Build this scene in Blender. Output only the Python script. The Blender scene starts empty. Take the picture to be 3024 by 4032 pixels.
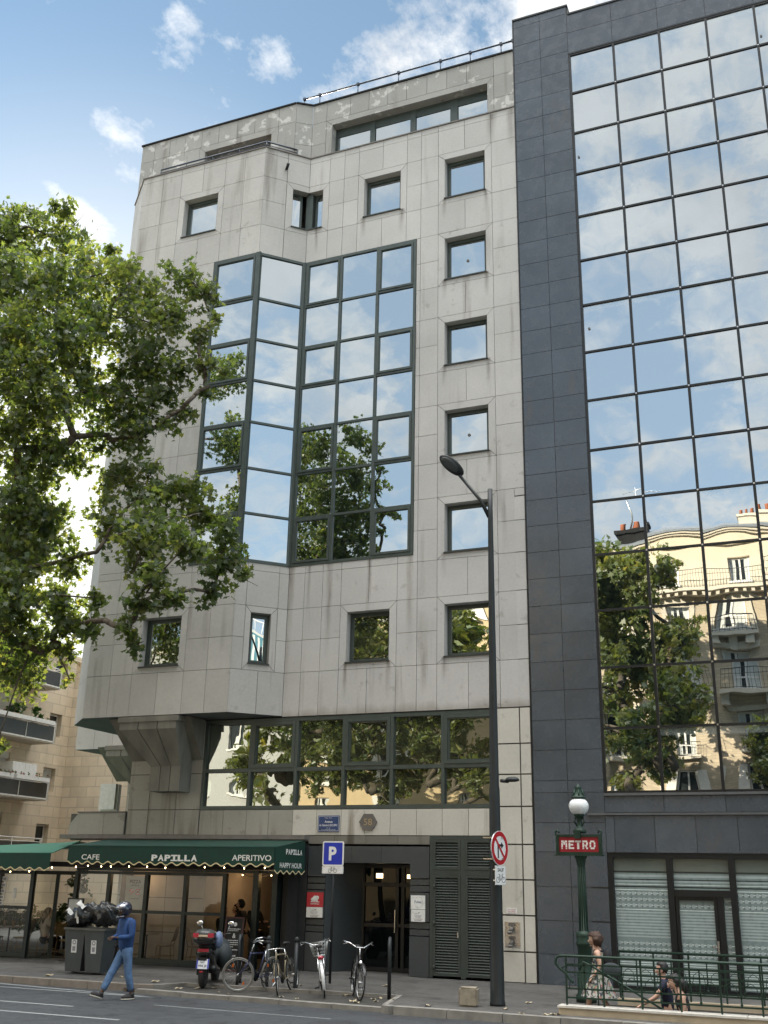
import bpy, bmesh, math, random
from mathutils import Vector, Matrix, Euler
import numpy as np
SC = bpy.context.scene
COL = SC.collection
R = math.radians
F = 26.2            # depth of the main street facade

# ------------------------------------------------------------------ helpers
class MB:
    """collects polygons and builds them as ONE mesh object"""
    def __init__(s):
        s.v = []; s.f = []; s.m = []; s.s = []; s.c = []
    def add(s, vs, fs, m=0, sm=False, c=1.0):
        o = len(s.v); s.v += [tuple(p) for p in vs]
        for f in fs:
            s.f.append(tuple(i + o for i in f)); s.m.append(m); s.s.append(sm); s.c.append(c)
        return s
    def poly(s, pts, m=0, c=1.0):
        return s.add(pts, [tuple(range(len(pts)))], m, False, c)
    def box(s, a, b, m=0, c=1.0):
        x0, y0, z0 = a; x1, y1, z1 = b
        vs = [(x0,y0,z0),(x1,y0,z0),(x1,y1,z0),(x0,y1,z0),(x0,y0,z1),(x1,y0,z1),(x1,y1,z1),(x0,y1,z1)]
        return s.add(vs, [(0,3,2,1),(4,5,6,7),(0,1,5,4),(1,2,6,5),(2,3,7,6),(3,0,4,7)], m, False, c)
    def fbox(s, fr, u0, u1, v0, v1, w0, w1, m=0, c=1.0):
        vs = [fr(u,v,w) for w in (w0,w1) for (u,v) in ((u0,v0),(u1,v0),(u1,v1),(u0,v1))]
        return s.add(vs, [(0,3,2,1),(4,5,6,7),(0,1,5,4),(1,2,6,5),(2,3,7,6),(3,0,4,7)], m, False, c)
    def bar(s, a, b, w, h, m=0, up=(0,0,1), c=1.0):
        a = Vector(a); b = Vector(b); d = (b-a).normalized(); up = Vector(up)
        if abs(d.dot(up)) > .98: up = Vector((1,0,0))
        x = d.cross(up).normalized()*w/2; y = x.cross(d).normalized()*h/2
        vs = [p+sx*x+sy*y for p in (a,b) for sx,sy in ((-1,-1),(1,-1),(1,1),(-1,1))]
        return s.add(vs, [(0,3,2,1),(4,5,6,7),(0,1,5,4),(1,2,6,5),(2,3,7,6),(3,0,4,7)], m, False, c)
    def prism(s, pts, fr, w0, w1, m=0, c=1.0):
        n = len(pts)
        vs = [fr(u,v,w0) for u,v in pts] + [fr(u,v,w1) for u,v in pts]
        fs = [tuple(range(n)), tuple(range(2*n-1, n-1, -1))] + [(i,(i+1)%n,n+(i+1)%n,n+i) for i in range(n)]
        return s.add(vs, fs, m, False, c)
    def tube(s, pts, r, n=8, m=0, c=1.0, closed=False):
        pts = [Vector(p) for p in pts]; k = len(pts)
        rs = r if isinstance(r, (list,tuple)) else [r]*k
        vs = []; prev = None
        for i,p in enumerate(pts):
            if closed: d = pts[(i+1)%k]-pts[i-1]
            else: d = pts[min(i+1,k-1)]-pts[max(i-1,0)]
            if d.length < 1e-9: d = Vector((0,0,1))
            d.normalize()
            if prev is None:
                up = Vector((0,0,1)) if abs(d.z) < .9 else Vector((1,0,0))
                x = d.cross(up).normalized()
            else:
                x = prev - d*prev.dot(d)
                x = x.normalized() if x.length > 1e-6 else d.orthogonal().normalized()
            prev = x; y = d.cross(x)
            vs += [p+(x*math.cos(2*math.pi*j/n)+y*math.sin(2*math.pi*j/n))*rs[i] for j in range(n)]
        fs = []
        for i in range(k if closed else k-1):
            a = i*n; b = ((i+1)%k)*n
            fs += [(a+j,a+(j+1)%n,b+(j+1)%n,b+j) for j in range(n)]
        if not closed: fs += [tuple(range(n-1,-1,-1)), tuple(range((k-1)*n,k*n))]
        return s.add(vs, fs, m, True, c)
    def lathe(s, prof, org=(0,0,0), n=16, m=0, c=1.0, mat=None, sm=True):
        vs = []; org = Vector(org)
        for r,z in prof:
            for j in range(n):
                p = Vector((r*math.cos(2*math.pi*j/n), r*math.sin(2*math.pi*j/n), z))
                if mat is not None: p = mat @ p
                vs.append(p+org)
        k = len(prof); fs = []
        for i in range(k-1):
            fs += [(i*n+j,i*n+(j+1)%n,(i+1)*n+(j+1)%n,(i+1)*n+j) for j in range(n)]
        fs += [tuple(range(n-1,-1,-1)), tuple(range((k-1)*n,k*n))]
        return s.add(vs, fs, m, sm, c)
    def ell(s, c0, rad, n=14, k=9, m=0, c=1.0, rot=None, fn=None):
        vs = []; c0 = Vector(c0)
        for i in range(k+1):
            t = math.pi*i/k
            for j in range(n):
                a = 2*math.pi*j/n
                p = Vector((math.sin(t)*math.cos(a), math.sin(t)*math.sin(a), math.cos(t)))
                if fn: p = fn(p)
                p = Vector((p.x*rad[0], p.y*rad[1], p.z*rad[2]))
                if rot is not None: p = rot @ p
                vs.append(c0+p)
        fs = [(i*n+j,i*n+(j+1)%n,(i+1)*n+(j+1)%n,(i+1)*n+j) for i in range(k) for j in range(n)]
        return s.add(vs, fs, m, True, c)
    def ring(s, fr, r0, r1, w, n=28, m=0, cu=0, cv=0, su=1.0, t=0.0):
        p = lambda r,j: (cu+su*r*math.cos(2*math.pi*j/n), cv+r*math.sin(2*math.pi*j/n))
        for j in range(n):
            a,b,c_,d = p(r0,j),p(r1,j),p(r1,j+1),p(r0,j+1)
            s.poly([fr(*a,w),fr(*b,w),fr(*c_,w),fr(*d,w)], m)
        return s
    def disc(s, fr, r, w, n=28, m=0, cu=0, cv=0, su=1.0):
        return s.poly([fr(cu+su*r*math.cos(2*math.pi*j/n), cv+r*math.sin(2*math.pi*j/n), w) for j in range(n)], m)
    def text(s, body, fr, w, height, m=0, cu=0.0, cv=0.0, width=None, bold=0.0, shear=0.0, sp=1.0):
        vs, fs = glyphs(body, bold, shear, sp)
        if not vs: return s
        xs = [p[0] for p in vs]; ys = [p[1] for p in vs]
        x0,x1,y0,y1 = min(xs),max(xs),min(ys),max(ys)
        k = height/(y1-y0); kx = k if width is None else width/(x1-x0)
        mx = (x0+x1)/2; my = (y0+y1)/2
        return s.add([fr(cu+(p[0]-mx)*kx, cv+(p[1]-my)*k, w) for p in vs], fs, m)
    def build(s, name, mats, parent=None, recalc=True):
        me = bpy.data.meshes.new(name)
        off = wl(parent) if parent is not None else Vector((0,0,0))
        me.from_pydata([(p[0]-off.x,p[1]-off.y,p[2]-off.z) for p in s.v], [], s.f)
        mats = mats if isinstance(mats,(list,tuple)) else [mats]
        for mt in mats: me.materials.append(MAT(mt) if isinstance(mt,str) else mt)
        me.polygons.foreach_set('material_index', s.m)
        me.polygons.foreach_set('use_smooth', s.s)
        if any(abs(c-1) > 1e-6 for c in s.c):
            at = me.color_attributes.new('tint','FLOAT_COLOR','CORNER')
            lt = np.empty(len(me.polygons),dtype=np.int32); me.polygons.foreach_get('loop_total',lt)
            cc = np.repeat(np.array(s.c,dtype=np.float32), lt)
            at.data.foreach_set('color', np.stack([cc,cc,cc,np.ones_like(cc)],1).ravel())
        if recalc:
            bm = bmesh.new(); bm.from_mesh(me); bmesh.ops.recalc_face_normals(bm, faces=bm.faces); bm.to_mesh(me); bm.free()
        me.update()
        o = bpy.data.objects.new(name, me); COL.objects.link(o)
        if parent is not None: o.parent = parent
        return o

def wl(o):
    v = Vector((0,0,0))
    while o is not None: v = v + o.location; o = o.parent
    return v
_G = {}
def glyphs(body, bold, shear, sp):
    key = (body,bold,shear,sp)
    if key not in _G:
        cu = bpy.data.curves.new('t','FONT'); cu.body = body; cu.offset = bold; cu.shear = shear; cu.space_character = sp; cu.resolution_u = 4
        ob = bpy.data.objects.new('t',cu); COL.objects.link(ob)
        dg = bpy.context.evaluated_depsgraph_get(); me = bpy.data.meshes.new_from_object(ob.evaluated_get(dg))
        _G[key] = ([tuple(v.co) for v in me.vertices],[tuple(p.vertices) for p in me.polygons])
        bpy.data.objects.remove(ob); bpy.data.curves.remove(cu); bpy.data.meshes.remove(me)
    return _G[key]

class Fr:
    """a flat frame: u along, v up, w outward"""
    def __init__(s, o, u, v=(0,0,1), n=None):
        s.o = Vector(o); s.u = Vector(u).normalized(); s.v = Vector(v).normalized()
        s.n = Vector(n).normalized() if n is not None else s.u.cross(s.v)
    def __call__(s, u, v, w=0.0): return s.o + s.u*u + s.v*v + s.n*w
STREET = Fr((0,F,0),(1,0,0))               # u=X v=Z w toward the street

def tag(o, label=None, cat=None, group=None, kind=None):
    if label: o['label'] = label
    if cat: o['category'] = cat
    if group: o['group'] = group
    if kind: o['kind'] = kind
    return o
def thing(name, label, cat, loc=(0,0,0), group=None):
    o = bpy.data.objects.new(name,None); COL.objects.link(o); o.location = loc; o.empty_display_size = .2
    return tag(o,label,cat,group)
def place(o, loc, rz=0.0, rx=0.0, ry=0.0):
    o.location = loc; o.rotation_euler = Euler((rx,ry,rz),'XYZ'); return o
def dup(o, loc=None, rz=None, label=None, group=None, parent=None):
    c = o.copy(); COL.objects.link(c)
    if parent is not None: c.parent = parent
    if loc is not None: c.location = loc
    if rz is not None: c.rotation_euler = (0,0,rz)
    if label: c['label'] = label
    if group: c['group'] = group
    for ch in list(o.children): dup(ch, parent=c)
    return c
def structure(name, mb, m): return tag(mb.build(name,m), kind='structure')

# ------------------------------------------------------------------ materials
_M = {}; SPEC = {}
def node_mat(name):
    m = bpy.data.materials.new(name); m.use_nodes = True
    nt = m.node_tree; b = nt.nodes['Principled BSDF']
    return m, nt, b
def N(nt, t, **kw):
    n = nt.nodes.new(t)
    for k,v in kw.items():
        if k in n.inputs.keys(): n.inputs[k].default_value = v
        else: setattr(n,k,v)
    return n
def S(name, col, rough=.6, metal=0.0, noise=8.0, amt=.12, bump=0.0, spec=.5, tint=False, stretch=(1,1,1), bscale=None, emit=None, coat=0.0, trans=0.0):
    SPEC[name] = dict(col=col,rough=rough,metal=metal,noise=noise,amt=amt,bump=bump,spec=spec,tint=tint,stretch=stretch,bscale=bscale,emit=emit,coat=coat,trans=trans)
def mixc(nt, a, b, fac, mode='MULTIPLY'):
    n = nt.nodes.new('ShaderNodeMix'); n.data_type = 'RGBA'; n.blend_type = mode
    for sock,val in ((n.inputs[0],fac),(n.inputs[6],a),(n.inputs[7],b)):
        if isinstance(val,(int,float)): sock.default_value = val
        elif isinstance(val,tuple): sock.default_value = (*val,1)
        else: nt.links.new(val,sock)
    return n.outputs[2]
def mathn(nt, op, a, b=None, clamp=False):
    n = nt.nodes.new('ShaderNodeMath'); n.operation = op; n.use_clamp = clamp
    for i,v in enumerate((a,b)):
        if v is None: continue
        if isinstance(v,(int,float)): n.inputs[i].default_value = v
        else: nt.links.new(v,n.inputs[i])
    return n.outputs[0]
def rampf(nt, v, a, b, o0=0.0, o1=1.0):
    n = nt.nodes.new('ShaderNodeMapRange'); n.inputs[1].default_value=a; n.inputs[2].default_value=b; n.inputs[3].default_value=o0; n.inputs[4].default_value=o1
    nt.links.new(v,n.inputs[0]); return n.outputs[0]
def noisef(nt, co, scale, detail=4, stretch=(1,1,1), rough=.55, off=(0,0,0)):
    mp = nt.nodes.new('ShaderNodeMapping'); mp.inputs['Scale'].default_value = stretch; mp.inputs['Location'].default_value = off
    nt.links.new(co,mp.inputs[0])
    n = nt.nodes.new('ShaderNodeTexNoise'); n.inputs['Scale'].default_value = scale; n.inputs['Detail'].default_value = detail; n.inputs['Roughness'].default_value = rough
    nt.links.new(mp.outputs[0],n.inputs['Vector']); return n.outputs[0]
def MAT(name):
    if name in _M: return _M[name]
    if name in CUSTOM: _M[name] = CUSTOM[name](name); return _M[name]
    d = SPEC[name]; m,nt,b = node_mat(name)
    co = nt.nodes.new('ShaderNodeTexCoord').outputs['Object']
    f = noisef(nt,co,d['noise'],5,d['stretch'])
    v = rampf(nt,f,.25,.75,1-d['amt'],1+d['amt'])
    col = mixc(nt, d['col'], v, 1.0)
    if d['tint']:
        a = nt.nodes.new('ShaderNodeAttribute'); a.attribute_name = 'tint'
        col = mixc(nt, col, a.outputs['Color'], 1.0)
    nt.links.new(col,b.inputs['Base Color'])
    b.inputs['Roughness'].default_value = d['rough']; b.inputs['Metallic'].default_value = d['metal']
    b.inputs['Specular IOR Level'].default_value = d['spec']; b.inputs['Coat Weight'].default_value = d['coat']
    if d['amt'] and d['rough'] > .15: nt.links.new(rampf(nt,f,.2,.8,max(.02,d['rough']-.1),min(1,d['rough']+.1)), b.inputs['Roughness'])
    if d['emit']:
        b.inputs['Emission Color'].default_value = (*d['emit'][0],1); b.inputs['Emission Strength'].default_value = d['emit'][1]
    if d['bump']:
        bn = nt.nodes.new('ShaderNodeBump'); bn.inputs['Strength'].default_value = d['bump']; bn.inputs['Distance'].default_value = .02
        nt.links.new(noisef(nt,co,d['bscale'] or d['noise']*6,4,d['stretch']),bn.inputs['Height']); nt.links.new(bn.outputs[0],b.inputs['Normal'])
    _M[name] = m; return m

def m_stone(name, base=(.522,.510,.496), damp=False, streak=.32, runs=()):
    m,nt,b = node_mat(name)
    co = nt.nodes.new('ShaderNodeTexCoord').outputs['Object']
    a = nt.nodes.new('ShaderNodeAttribute'); a.attribute_name = 'tint'
    col = mixc(nt, base, a.outputs['Color'], 1.0)
    col = mixc(nt, col, rampf(nt,noisef(nt,co,.55,6),.3,.7,.90,1.06), 1.0)
    col = mixc(nt, col, rampf(nt,noisef(nt,co,14,5),.3,.7,.95,1.04), 1.0)
    # dark rain streaks running down
    st = rampf(nt,noisef(nt,co,2.6,4,(1,1,.07)),.55,.70,0,1)
    gate = rampf(nt,noisef(nt,co,.35,3,off=(4,2,7)),.42,.58,0,1)
    col = mixc(nt, col, (.50,.47,.43), mathn(nt,'MULTIPLY',mathn(nt,'MULTIPLY',st,gate),streak*2.4))
    # grey water patches with a ragged edge
    pt = rampf(nt,noisef(nt,co,2.6,7,rough=.62,off=(9,3,1)),.60,.66,0,1)
    g2 = rampf(nt,noisef(nt,co,.28,2,off=(1,8,3)),.50,.60,0,1)
    col = mixc(nt, col, (.72,.71,.69), mathn(nt,'MULTIPLY',mathn(nt,'MULTIPLY',pt,g2),.8))
    if runs:            # rain runs below sills and mullions, each with its own place and length
        sx = nt.nodes.new('ShaderNodeSeparateXYZ'); nt.links.new(co,sx.inputs[0])
        xx = mathn(nt,'ADD',sx.outputs[0],mathn(nt,'MULTIPLY',mathn(nt,'SUBTRACT',noisef(nt,co,3,3,(1,1,.5)),.5),.14)); acc = None
        for (x0,zt,ln,w) in runs:
            mx_ = rampf(nt,mathn(nt,'ABSOLUTE',mathn(nt,'SUBTRACT',xx,x0+13.0)),w*.2,w*1.5,1,0); mz = rampf(nt,sx.outputs[2],zt-ln,zt-.05,0,1); mt_ = rampf(nt,sx.outputs[2],zt,zt+.02,1,0)
            q = mathn(nt,'MULTIPLY',mathn(nt,'MULTIPLY',mx_,mz),mt_); acc = q if acc is None else mathn(nt,'MAXIMUM',acc,q)
        acc = mathn(nt,'MULTIPLY',acc,rampf(nt,noisef(nt,co,6,4,(1,1,.12)),.35,.62,.35,1.0))
        col = mixc(nt, col, (.42,.39,.35), mathn(nt,'MULTIPLY',acc,1.0))
        hz = rampf(nt,mathn(nt,'ADD',sx.outputs[2],mathn(nt,'MULTIPLY',noisef(nt,co,2.2,4,(1,1,.3)),.5)),6.72,6.95,1,0)
        col = mixc(nt, col, (.62,.58,.53), mathn(nt,'MULTIPLY',hz,.8))
    if damp:
        d0 = rampf(nt,noisef(nt,co,1.3,7,rough=.55,off=(2,5,1)),.50,.525,1,0)
        d1 = rampf(nt,noisef(nt,co,3.2,6,rough=.5,off=(7,1,2)),.54,.575,0,1)
        k = mathn(nt,'MULTIPLY',mathn(nt,'MAXIMUM',d0,mathn(nt,'SUBTRACT',1.0,d1)),.9)
        col = mixc(nt, col, (.60,.60,.59), k)
    nt.links.new(col,b.inputs['Base Color']); b.inputs['Roughness'].default_value = .75; b.inputs['Specular IOR Level'].default_value = .35
    bn = nt.nodes.new('ShaderNodeBump'); bn.inputs['Strength'].default_value = .15; bn.inputs['Distance'].default_value = .01
    nt.links.new(noisef(nt,co,60,4),bn.inputs['Height']); nt.links.new(bn.outputs[0],b.inputs['Normal'])
    return m
def m_granite(name, base=(.064,.080,.100), rough=.24):
    m,nt,b = node_mat(name)
    co = nt.nodes.new('ShaderNodeTexCoord').outputs['Object']
    a = nt.nodes.new('ShaderNodeAttribute'); a.attribute_name = 'tint'
    col = mixc(nt, base, a.outputs['Color'], 1.0)
    col = mixc(nt, col, rampf(nt,noisef(nt,co,70,3),.3,.7,.6,1.45), 1.0)
    col = mixc(nt, col, rampf(nt,noisef(nt,co,.8,5),.3,.7,.85,1.15), 1.0)
    ru = mathn(nt,'MULTIPLY',rampf(nt,noisef(nt,co,1.6,6,(1,1,.3),off=(3,1,4)),.60,.72,0,1),rampf(nt,noisef(nt,co,.3,2,off=(5,5,2)),.48,.6,0,1))
    col = mixc(nt, col, (.105,.085,.065), mathn(nt,'MULTIPLY',ru,.7),'MIX')
    nt.links.new(col,b.inputs['Base Color'])
    nt.links.new(rampf(nt,noisef(nt,co,3,5),.3,.7,rough-.06,rough+.1),b.inputs['Roughness'])
    b.inputs['Specular IOR Level'].default_value = .65
    return m
def m_mirror(name, tintc=(.84,.91,.95), refl=.64, under=(.012,.016,.016), wav=.0016, wscale=1.0, ior=1.5):
    """coated facade glass: mirror reflection over a dark room"""
    m,nt,b = node_mat(name); nt.nodes.remove(b); out = nt.nodes['Material Output']
    co = nt.nodes.new('ShaderNodeTexCoord').outputs['Object']
    bn = nt.nodes.new('ShaderNodeBump'); bn.inputs['Strength'].default_value = 1.0; bn.inputs['Distance'].default_value = wav
    nt.links.new(noisef(nt,co,wscale,1.5),bn.inputs['Height'])
    g = N(nt,'ShaderNodeBsdfGlossy'); g.inputs['Color'].default_value = (*tintc,1); g.inputs['Roughness'].default_value = .0
    nt.links.new(bn.outputs[0],g.inputs['Normal'])
    d = N(nt,'ShaderNodeBsdfDiffuse'); d.inputs['Color'].default_value = (*under,1)
    lw = N(nt,'ShaderNodeFresnel'); lw.inputs['IOR'].default_value = ior
    fac = mathn(nt,'ADD',mathn(nt,'MULTIPLY',lw.outputs[0],1-refl),refl,True)
    mx = N(nt,'ShaderNodeMixShader'); nt.links.new(fac,mx.inputs[0]); nt.links.new(d.outputs[0],mx.inputs[1]); nt.links.new(g.outputs[0],mx.inputs[2])
    nt.links.new(mx.outputs[0],out.inputs[0]); return m
def m_clear(name, tintc=(.90,.94,.92)):
    """thin clear shop glass"""
    m,nt,b = node_mat(name); nt.nodes.remove(b); out = nt.nodes['Material Output']
    g = N(nt,'ShaderNodeBsdfGlossy'); g.inputs['Roughness'].default_value = .0
    t = N(nt,'ShaderNodeBsdfTransparent'); t.inputs['Color'].default_value = (*tintc,1)
    lw = N(nt,'ShaderNodeFresnel'); lw.inputs['IOR'].default_value = 1.55
    mx = N(nt,'ShaderNodeMixShader'); nt.links.new(mathn(nt,'ADD',lw.outputs[0],.015,True),mx.inputs[0]); nt.links.new(t.outputs[0],mx.inputs[1]); nt.links.new(g.outputs[0],mx.inputs[2])
    nt.links.new(mx.outputs[0],out.inputs[0]); return m
def m_leaf(name, cols=((.036,.070,.022),(.074,.110,.040),(.125,.15,.048)), tr=.58):
    m,nt,b = node_mat(name); nt.nodes.remove(b); out = nt.nodes['Material Output']
    a = nt.nodes.new('ShaderNodeAttribute'); a.attribute_name = 'tint'
    cr = nt.nodes.new('ShaderNodeValToRGB'); e = cr.color_ramp.elements
    e[0].position = .0; e[0].color = (*cols[0],1); e[1].position = 1.0; e[1].color = (*cols[2],1)
    k = e.new(.55); k.color = (*cols[1],1)
    nt.links.new(a.outputs['Color'],cr.inputs[0])
    d = N(nt,'ShaderNodeBsdfDiffuse'); t = N(nt,'ShaderNodeBsdfTranslucent'); g = N(nt,'ShaderNodeBsdfGlossy'); g.inputs['Roughness'].default_value=.45
    nt.links.new(cr.outputs[0],d.inputs[0]); nt.links.new(mixc(nt,cr.outputs[0],(2.4,2.1,.9),1.0),t.inputs[0])
    m1 = N(nt,'ShaderNodeMixShader'); m1.inputs[0].default_value = tr; nt.links.new(d.outputs[0],m1.inputs[1]); nt.links.new(t.outputs[0],m1.inputs[2])
    m2 = N(nt,'ShaderNodeMixShader'); m2.inputs[0].default_value = .05; nt.links.new(m1.outputs[0],m2.inputs[1]); nt.links.new(g.outputs[0],m2.inputs[2])
    nt.links.new(m2.outputs[0],out.inputs[0]); return m
def m_brick(name, base, mortar, sc=1.0):
    m,nt,b = node_mat(name)
    tc = nt.nodes.new('ShaderNodeTexCoord').outputs['Object']
    sp = nt.nodes.new('ShaderNodeSeparateXYZ'); nt.links.new(tc,sp.inputs[0])
    cb = nt.nodes.new('ShaderNodeCombineXYZ'); nt.links.new(mathn(nt,'ADD',sp.outputs[0],sp.outputs[1]),cb.inputs[0]); nt.links.new(sp.outputs[2],cb.inputs[1])
    br = nt.nodes.new('ShaderNodeTexBrick'); nt.links.new(cb.outputs[0],br.inputs['Vector'])
    br.inputs['Color1'].default_value = (*base,1); br.inputs['Color2'].default_value = tuple(x*.82 for x in base)+(1,); br.inputs['Mortar'].default_value = (*mortar,1)
    br.inputs['Scale'].default_value = sc; br.inputs['Brick Width'].default_value = .55 if sc==1 else .5; br.inputs['Row Height'].default_value = .16 if sc==1 else .25
    br.inputs['Mortar Size'].default_value = .012
    col = mixc(nt,br.outputs[0],rampf(nt,noisef(nt,tc,.9,5),.3,.7,.85,1.1),1.0)
    nt.links.new(col,b.inputs['Base Color']); b.inputs['Roughness'].default_value = .8; return m
def m_asphalt(name, base, scale=90):
    m,nt,b = node_mat(name)
    co = nt.nodes.new('ShaderNodeTexCoord').outputs['Object']
    col = mixc(nt, base, rampf(nt,noisef(nt,co,scale,4),.3,.7,.7,1.35), 1.0)
    col = mixc(nt, col, rampf(nt,noisef(nt,co,.5,6,(.3,1.3,1)),.3,.7,.78,1.22), 1.0)
    col = mixc(nt, col, rampf(nt,noisef(nt,co,2.2,6,off=(3,9,1)),.56,.66,1.0,.66), 1.0)
    vo = nt.nodes.new('ShaderNodeTexVoronoi'); vo.feature='DISTANCE_TO_EDGE'; vo.inputs['Scale'].default_value=.45; mp_=nt.nodes.new('ShaderNodeVectorMath'); mp_.operation='ADD'; nn_=nt.nodes.new('ShaderNodeTexNoise'); nn_.inputs['Scale'].default_value=2.5; nn_.inputs['Detail'].default_value=5; nt.links.new(co,nn_.inputs['Vector']); nt.links.new(co,mp_.inputs[0]); nt.links.new(nn_.outputs[1],mp_.inputs[1]); nt.links.new(mp_.outputs[0],vo.inputs['Vector'])
    col = mixc(nt, col, rampf(nt,vo.outputs['Distance'],.004,.016,.55,1.0), 1.0)
    vc = nt.nodes.new('ShaderNodeTexVoronoi'); vc.inputs['Scale'].default_value=.22; nt.links.new(co,vc.inputs['Vector']); sc_=nt.nodes.new('ShaderNodeSeparateXYZ'); nt.links.new(vc.outputs['Color'],sc_.inputs[0]); col = mixc(nt,col,rampf(nt,sc_.outputs[0],0,1,.86,1.14),1.0)
    nt.links.new(col,b.inputs['Base Color'])
    nt.links.new(rampf(nt,noisef(nt,co,1.2,4),.3,.7,.5,.85),b.inputs['Roughness'])
    bn = nt.nodes.new('ShaderNodeBump'); bn.inputs['Strength'].default_value=.5; bn.inputs['Distance'].default_value=.01
    nt.links.new(noisef(nt,co,120,3),bn.inputs['Height']); nt.links.new(bn.outputs[0],b.inputs['Normal'])
    return m
def m_dress(name):
    m,nt,b = node_mat(name); co = nt.nodes.new('ShaderNodeTexCoord').outputs['Object']
    col = mixc(nt,(.50,.48,.44),(.06,.07,.08),rampf(nt,noisef(nt,co,16,3),.50,.54,0,1),'MIX'); col = mixc(nt,col,(.20,.30,.16),rampf(nt,noisef(nt,co,11,3,off=(4,4,1)),.56,.60,0,1),'MIX')
    col = mixc(nt,col,(.42,.17,.14),rampf(nt,noisef(nt,co,13,3,off=(1,7,3)),.60,.63,0,1),'MIX'); nt.links.new(col,b.inputs['Base Color']); b.inputs['Roughness'].default_value=.8; return m
RUNS = [(-13.93,10.82,4.2,.13),(-12.64,10.82,3.1,.09),(-11.40,10.82,2.2,.06),(-10.16,10.82,2.8,.08),(-13.3,10.82,1.4,.05),(-12.05,7.88,1.0,.05),(-10.76,7.88,1.2,.06),(-7.6,25.2,1.2,.14),(-6.95,25.2,1.6,.12)]
for z_ in (22.43,19.5,16.6,13.7,10.82,7.9): RUNS += [(-9.16,z_,.75,.06),(-7.81,z_,.9,.06)]
RUNS += [(-11.93,22.43,.8,.07),(-10.60,22.43,.95,.09),(-13.6,22.43,1.0,.05)]
CUSTOM = dict(
 dress_print=lambda n: m_dress(n),
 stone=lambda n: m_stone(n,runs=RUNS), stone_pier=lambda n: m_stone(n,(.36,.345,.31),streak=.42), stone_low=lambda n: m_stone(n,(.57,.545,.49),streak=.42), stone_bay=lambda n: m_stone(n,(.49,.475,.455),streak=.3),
 stone_damp=lambda n: m_stone(n,(.56,.55,.53),damp=True), stone_dirty=lambda n: m_stone(n,(.20,.19,.165),streak=.5),
 granite=m_granite, granite_portal=lambda n: m_granite(n,(.036,.042,.046),.5),
 mirror=m_mirror, mirror_low=lambda n: m_mirror(n,(.86,.93,.90),.42,(.040,.040,.028),.004,1.3), mirror_dark=lambda n: m_mirror(n,(.8,.85,.88),.008,(.004,.005,.006),.002,1.3,1.22),
 mirror_curtain=lambda n: m_mirror(n,(.86,.92,.96),.64,(.012,.018,.020),.0022,.8), mirror_blind=lambda n: m_mirror(n,(.86,.92,.96),.55,(.24,.27,.27),.0022,.8),
 clear=m_clear, leaf=m_leaf, leaf_far=lambda n: m_leaf(n,((.05,.085,.026),(.115,.145,.045),(.20,.20,.07)),.42),
 leaf_shrub=lambda n: m_leaf(n,((.015,.04,.012),(.04,.09,.02),(.07,.12,.03)),.3),
 brick=lambda n: m_brick(n,(.47,.39,.275),(.34,.285,.21)), blocks=lambda n: m_brick(n,(.70,.60,.46),(.50,.43,.33),.52),
 road_asphalt=lambda n: m_asphalt(n,(.040,.044,.050)), pave_asphalt=lambda n: m_asphalt(n,(.085,.082,.078),60), bay_asphalt=lambda n: m_asphalt(n,(.05,.048,.044),70),
)
S('joint',(.10,.095,.09),.9); S('core',(.16,.155,.15),.9); S('frame_green',(.066,.084,.078),.45,.3,6,.15)
S('frame_dark',(.012,.014,.016),.4,.2); S('ledge',(.17,.155,.145),.7,0,3,.25); S('metal_cap',(.10,.105,.11),.45,.5)
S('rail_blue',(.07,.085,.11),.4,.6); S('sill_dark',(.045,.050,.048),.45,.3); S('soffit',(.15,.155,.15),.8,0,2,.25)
S('concrete_dark',(.185,.175,.15),.85,0,2.2,.35,.2,tint=True,stretch=(1,1,.35)); S('granite_trim',(.12,.13,.14),.35,.2)
S('awning_green',(.005,.042,.029),.75,0,3,.3,.25,bscale=5); S('awning_top',(.020,.125,.078),.75,0,2.5,.2); S('cream',(.72,.62,.36),.7); S('white_letter',(.80,.80,.78),.6)
S('cafe_frame',(.012,.020,.019),.45,.2); S('cafe_wall',(.46,.375,.29),.8,0,2,.15); S('cafe_dark',(.02,.018,.016),.8); S('cafe_floor',(.10,.09,.08),.6)
S('bulb',(.9,.7,.4),.3,emit=((1,.72,.36),6.0),amt=0); S('bulb_soft',(.9,.6,.25),.3,emit=((1,.62,.25),3.0),amt=0); S('white_lamp',(.9,.8,.6),.3,emit=((1,.72,.40),1.3),amt=0)
S('louvre',(.042,.052,.046),.55,.1,3,.2); S('steel',(.55,.55,.55),.3,.9); S('chrome',(.75,.75,.76),.18,1.0,amt=0.02); S('dark_metal',(.018,.020,.022),.45,.4); S('black_rubber',(.012,.012,.013),.8)
S('lamp_post',(.020,.024,.026),.5,.2,3,.2); S('lamp_glass',(.06,.07,.075),.15); S('sign_white',(.80,.80,.80),.4); S('sign_blue',(.012,.035,.42),.4); S('sign_red',(.45,.010,.018),.4); S('sign_black',(.015,.015,.015),.5)
S('plaque_blue',(.012,.045,.16),.35); S('plaque_grey',(.13,.12,.11),.6); S('brass',(.36,.28,.17),.45,.5); S('plaque_red',(.42,.012,.03),.35); S('plaque_white',(.72,.73,.72),.3); S('plaque_ink',(.25,.26,.30),.5)
S('bin_grey',(.055,.066,.072),.55,0,5,.15); S('bin_lid',(.085,.09,.085),.5); S('bag_black',(.012,.013,.014),.28,0,3,.1,.35,bscale=9); S('bag_white',(.62,.62,.60),.3); S('paper',(.70,.71,.72),.6)
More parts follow.
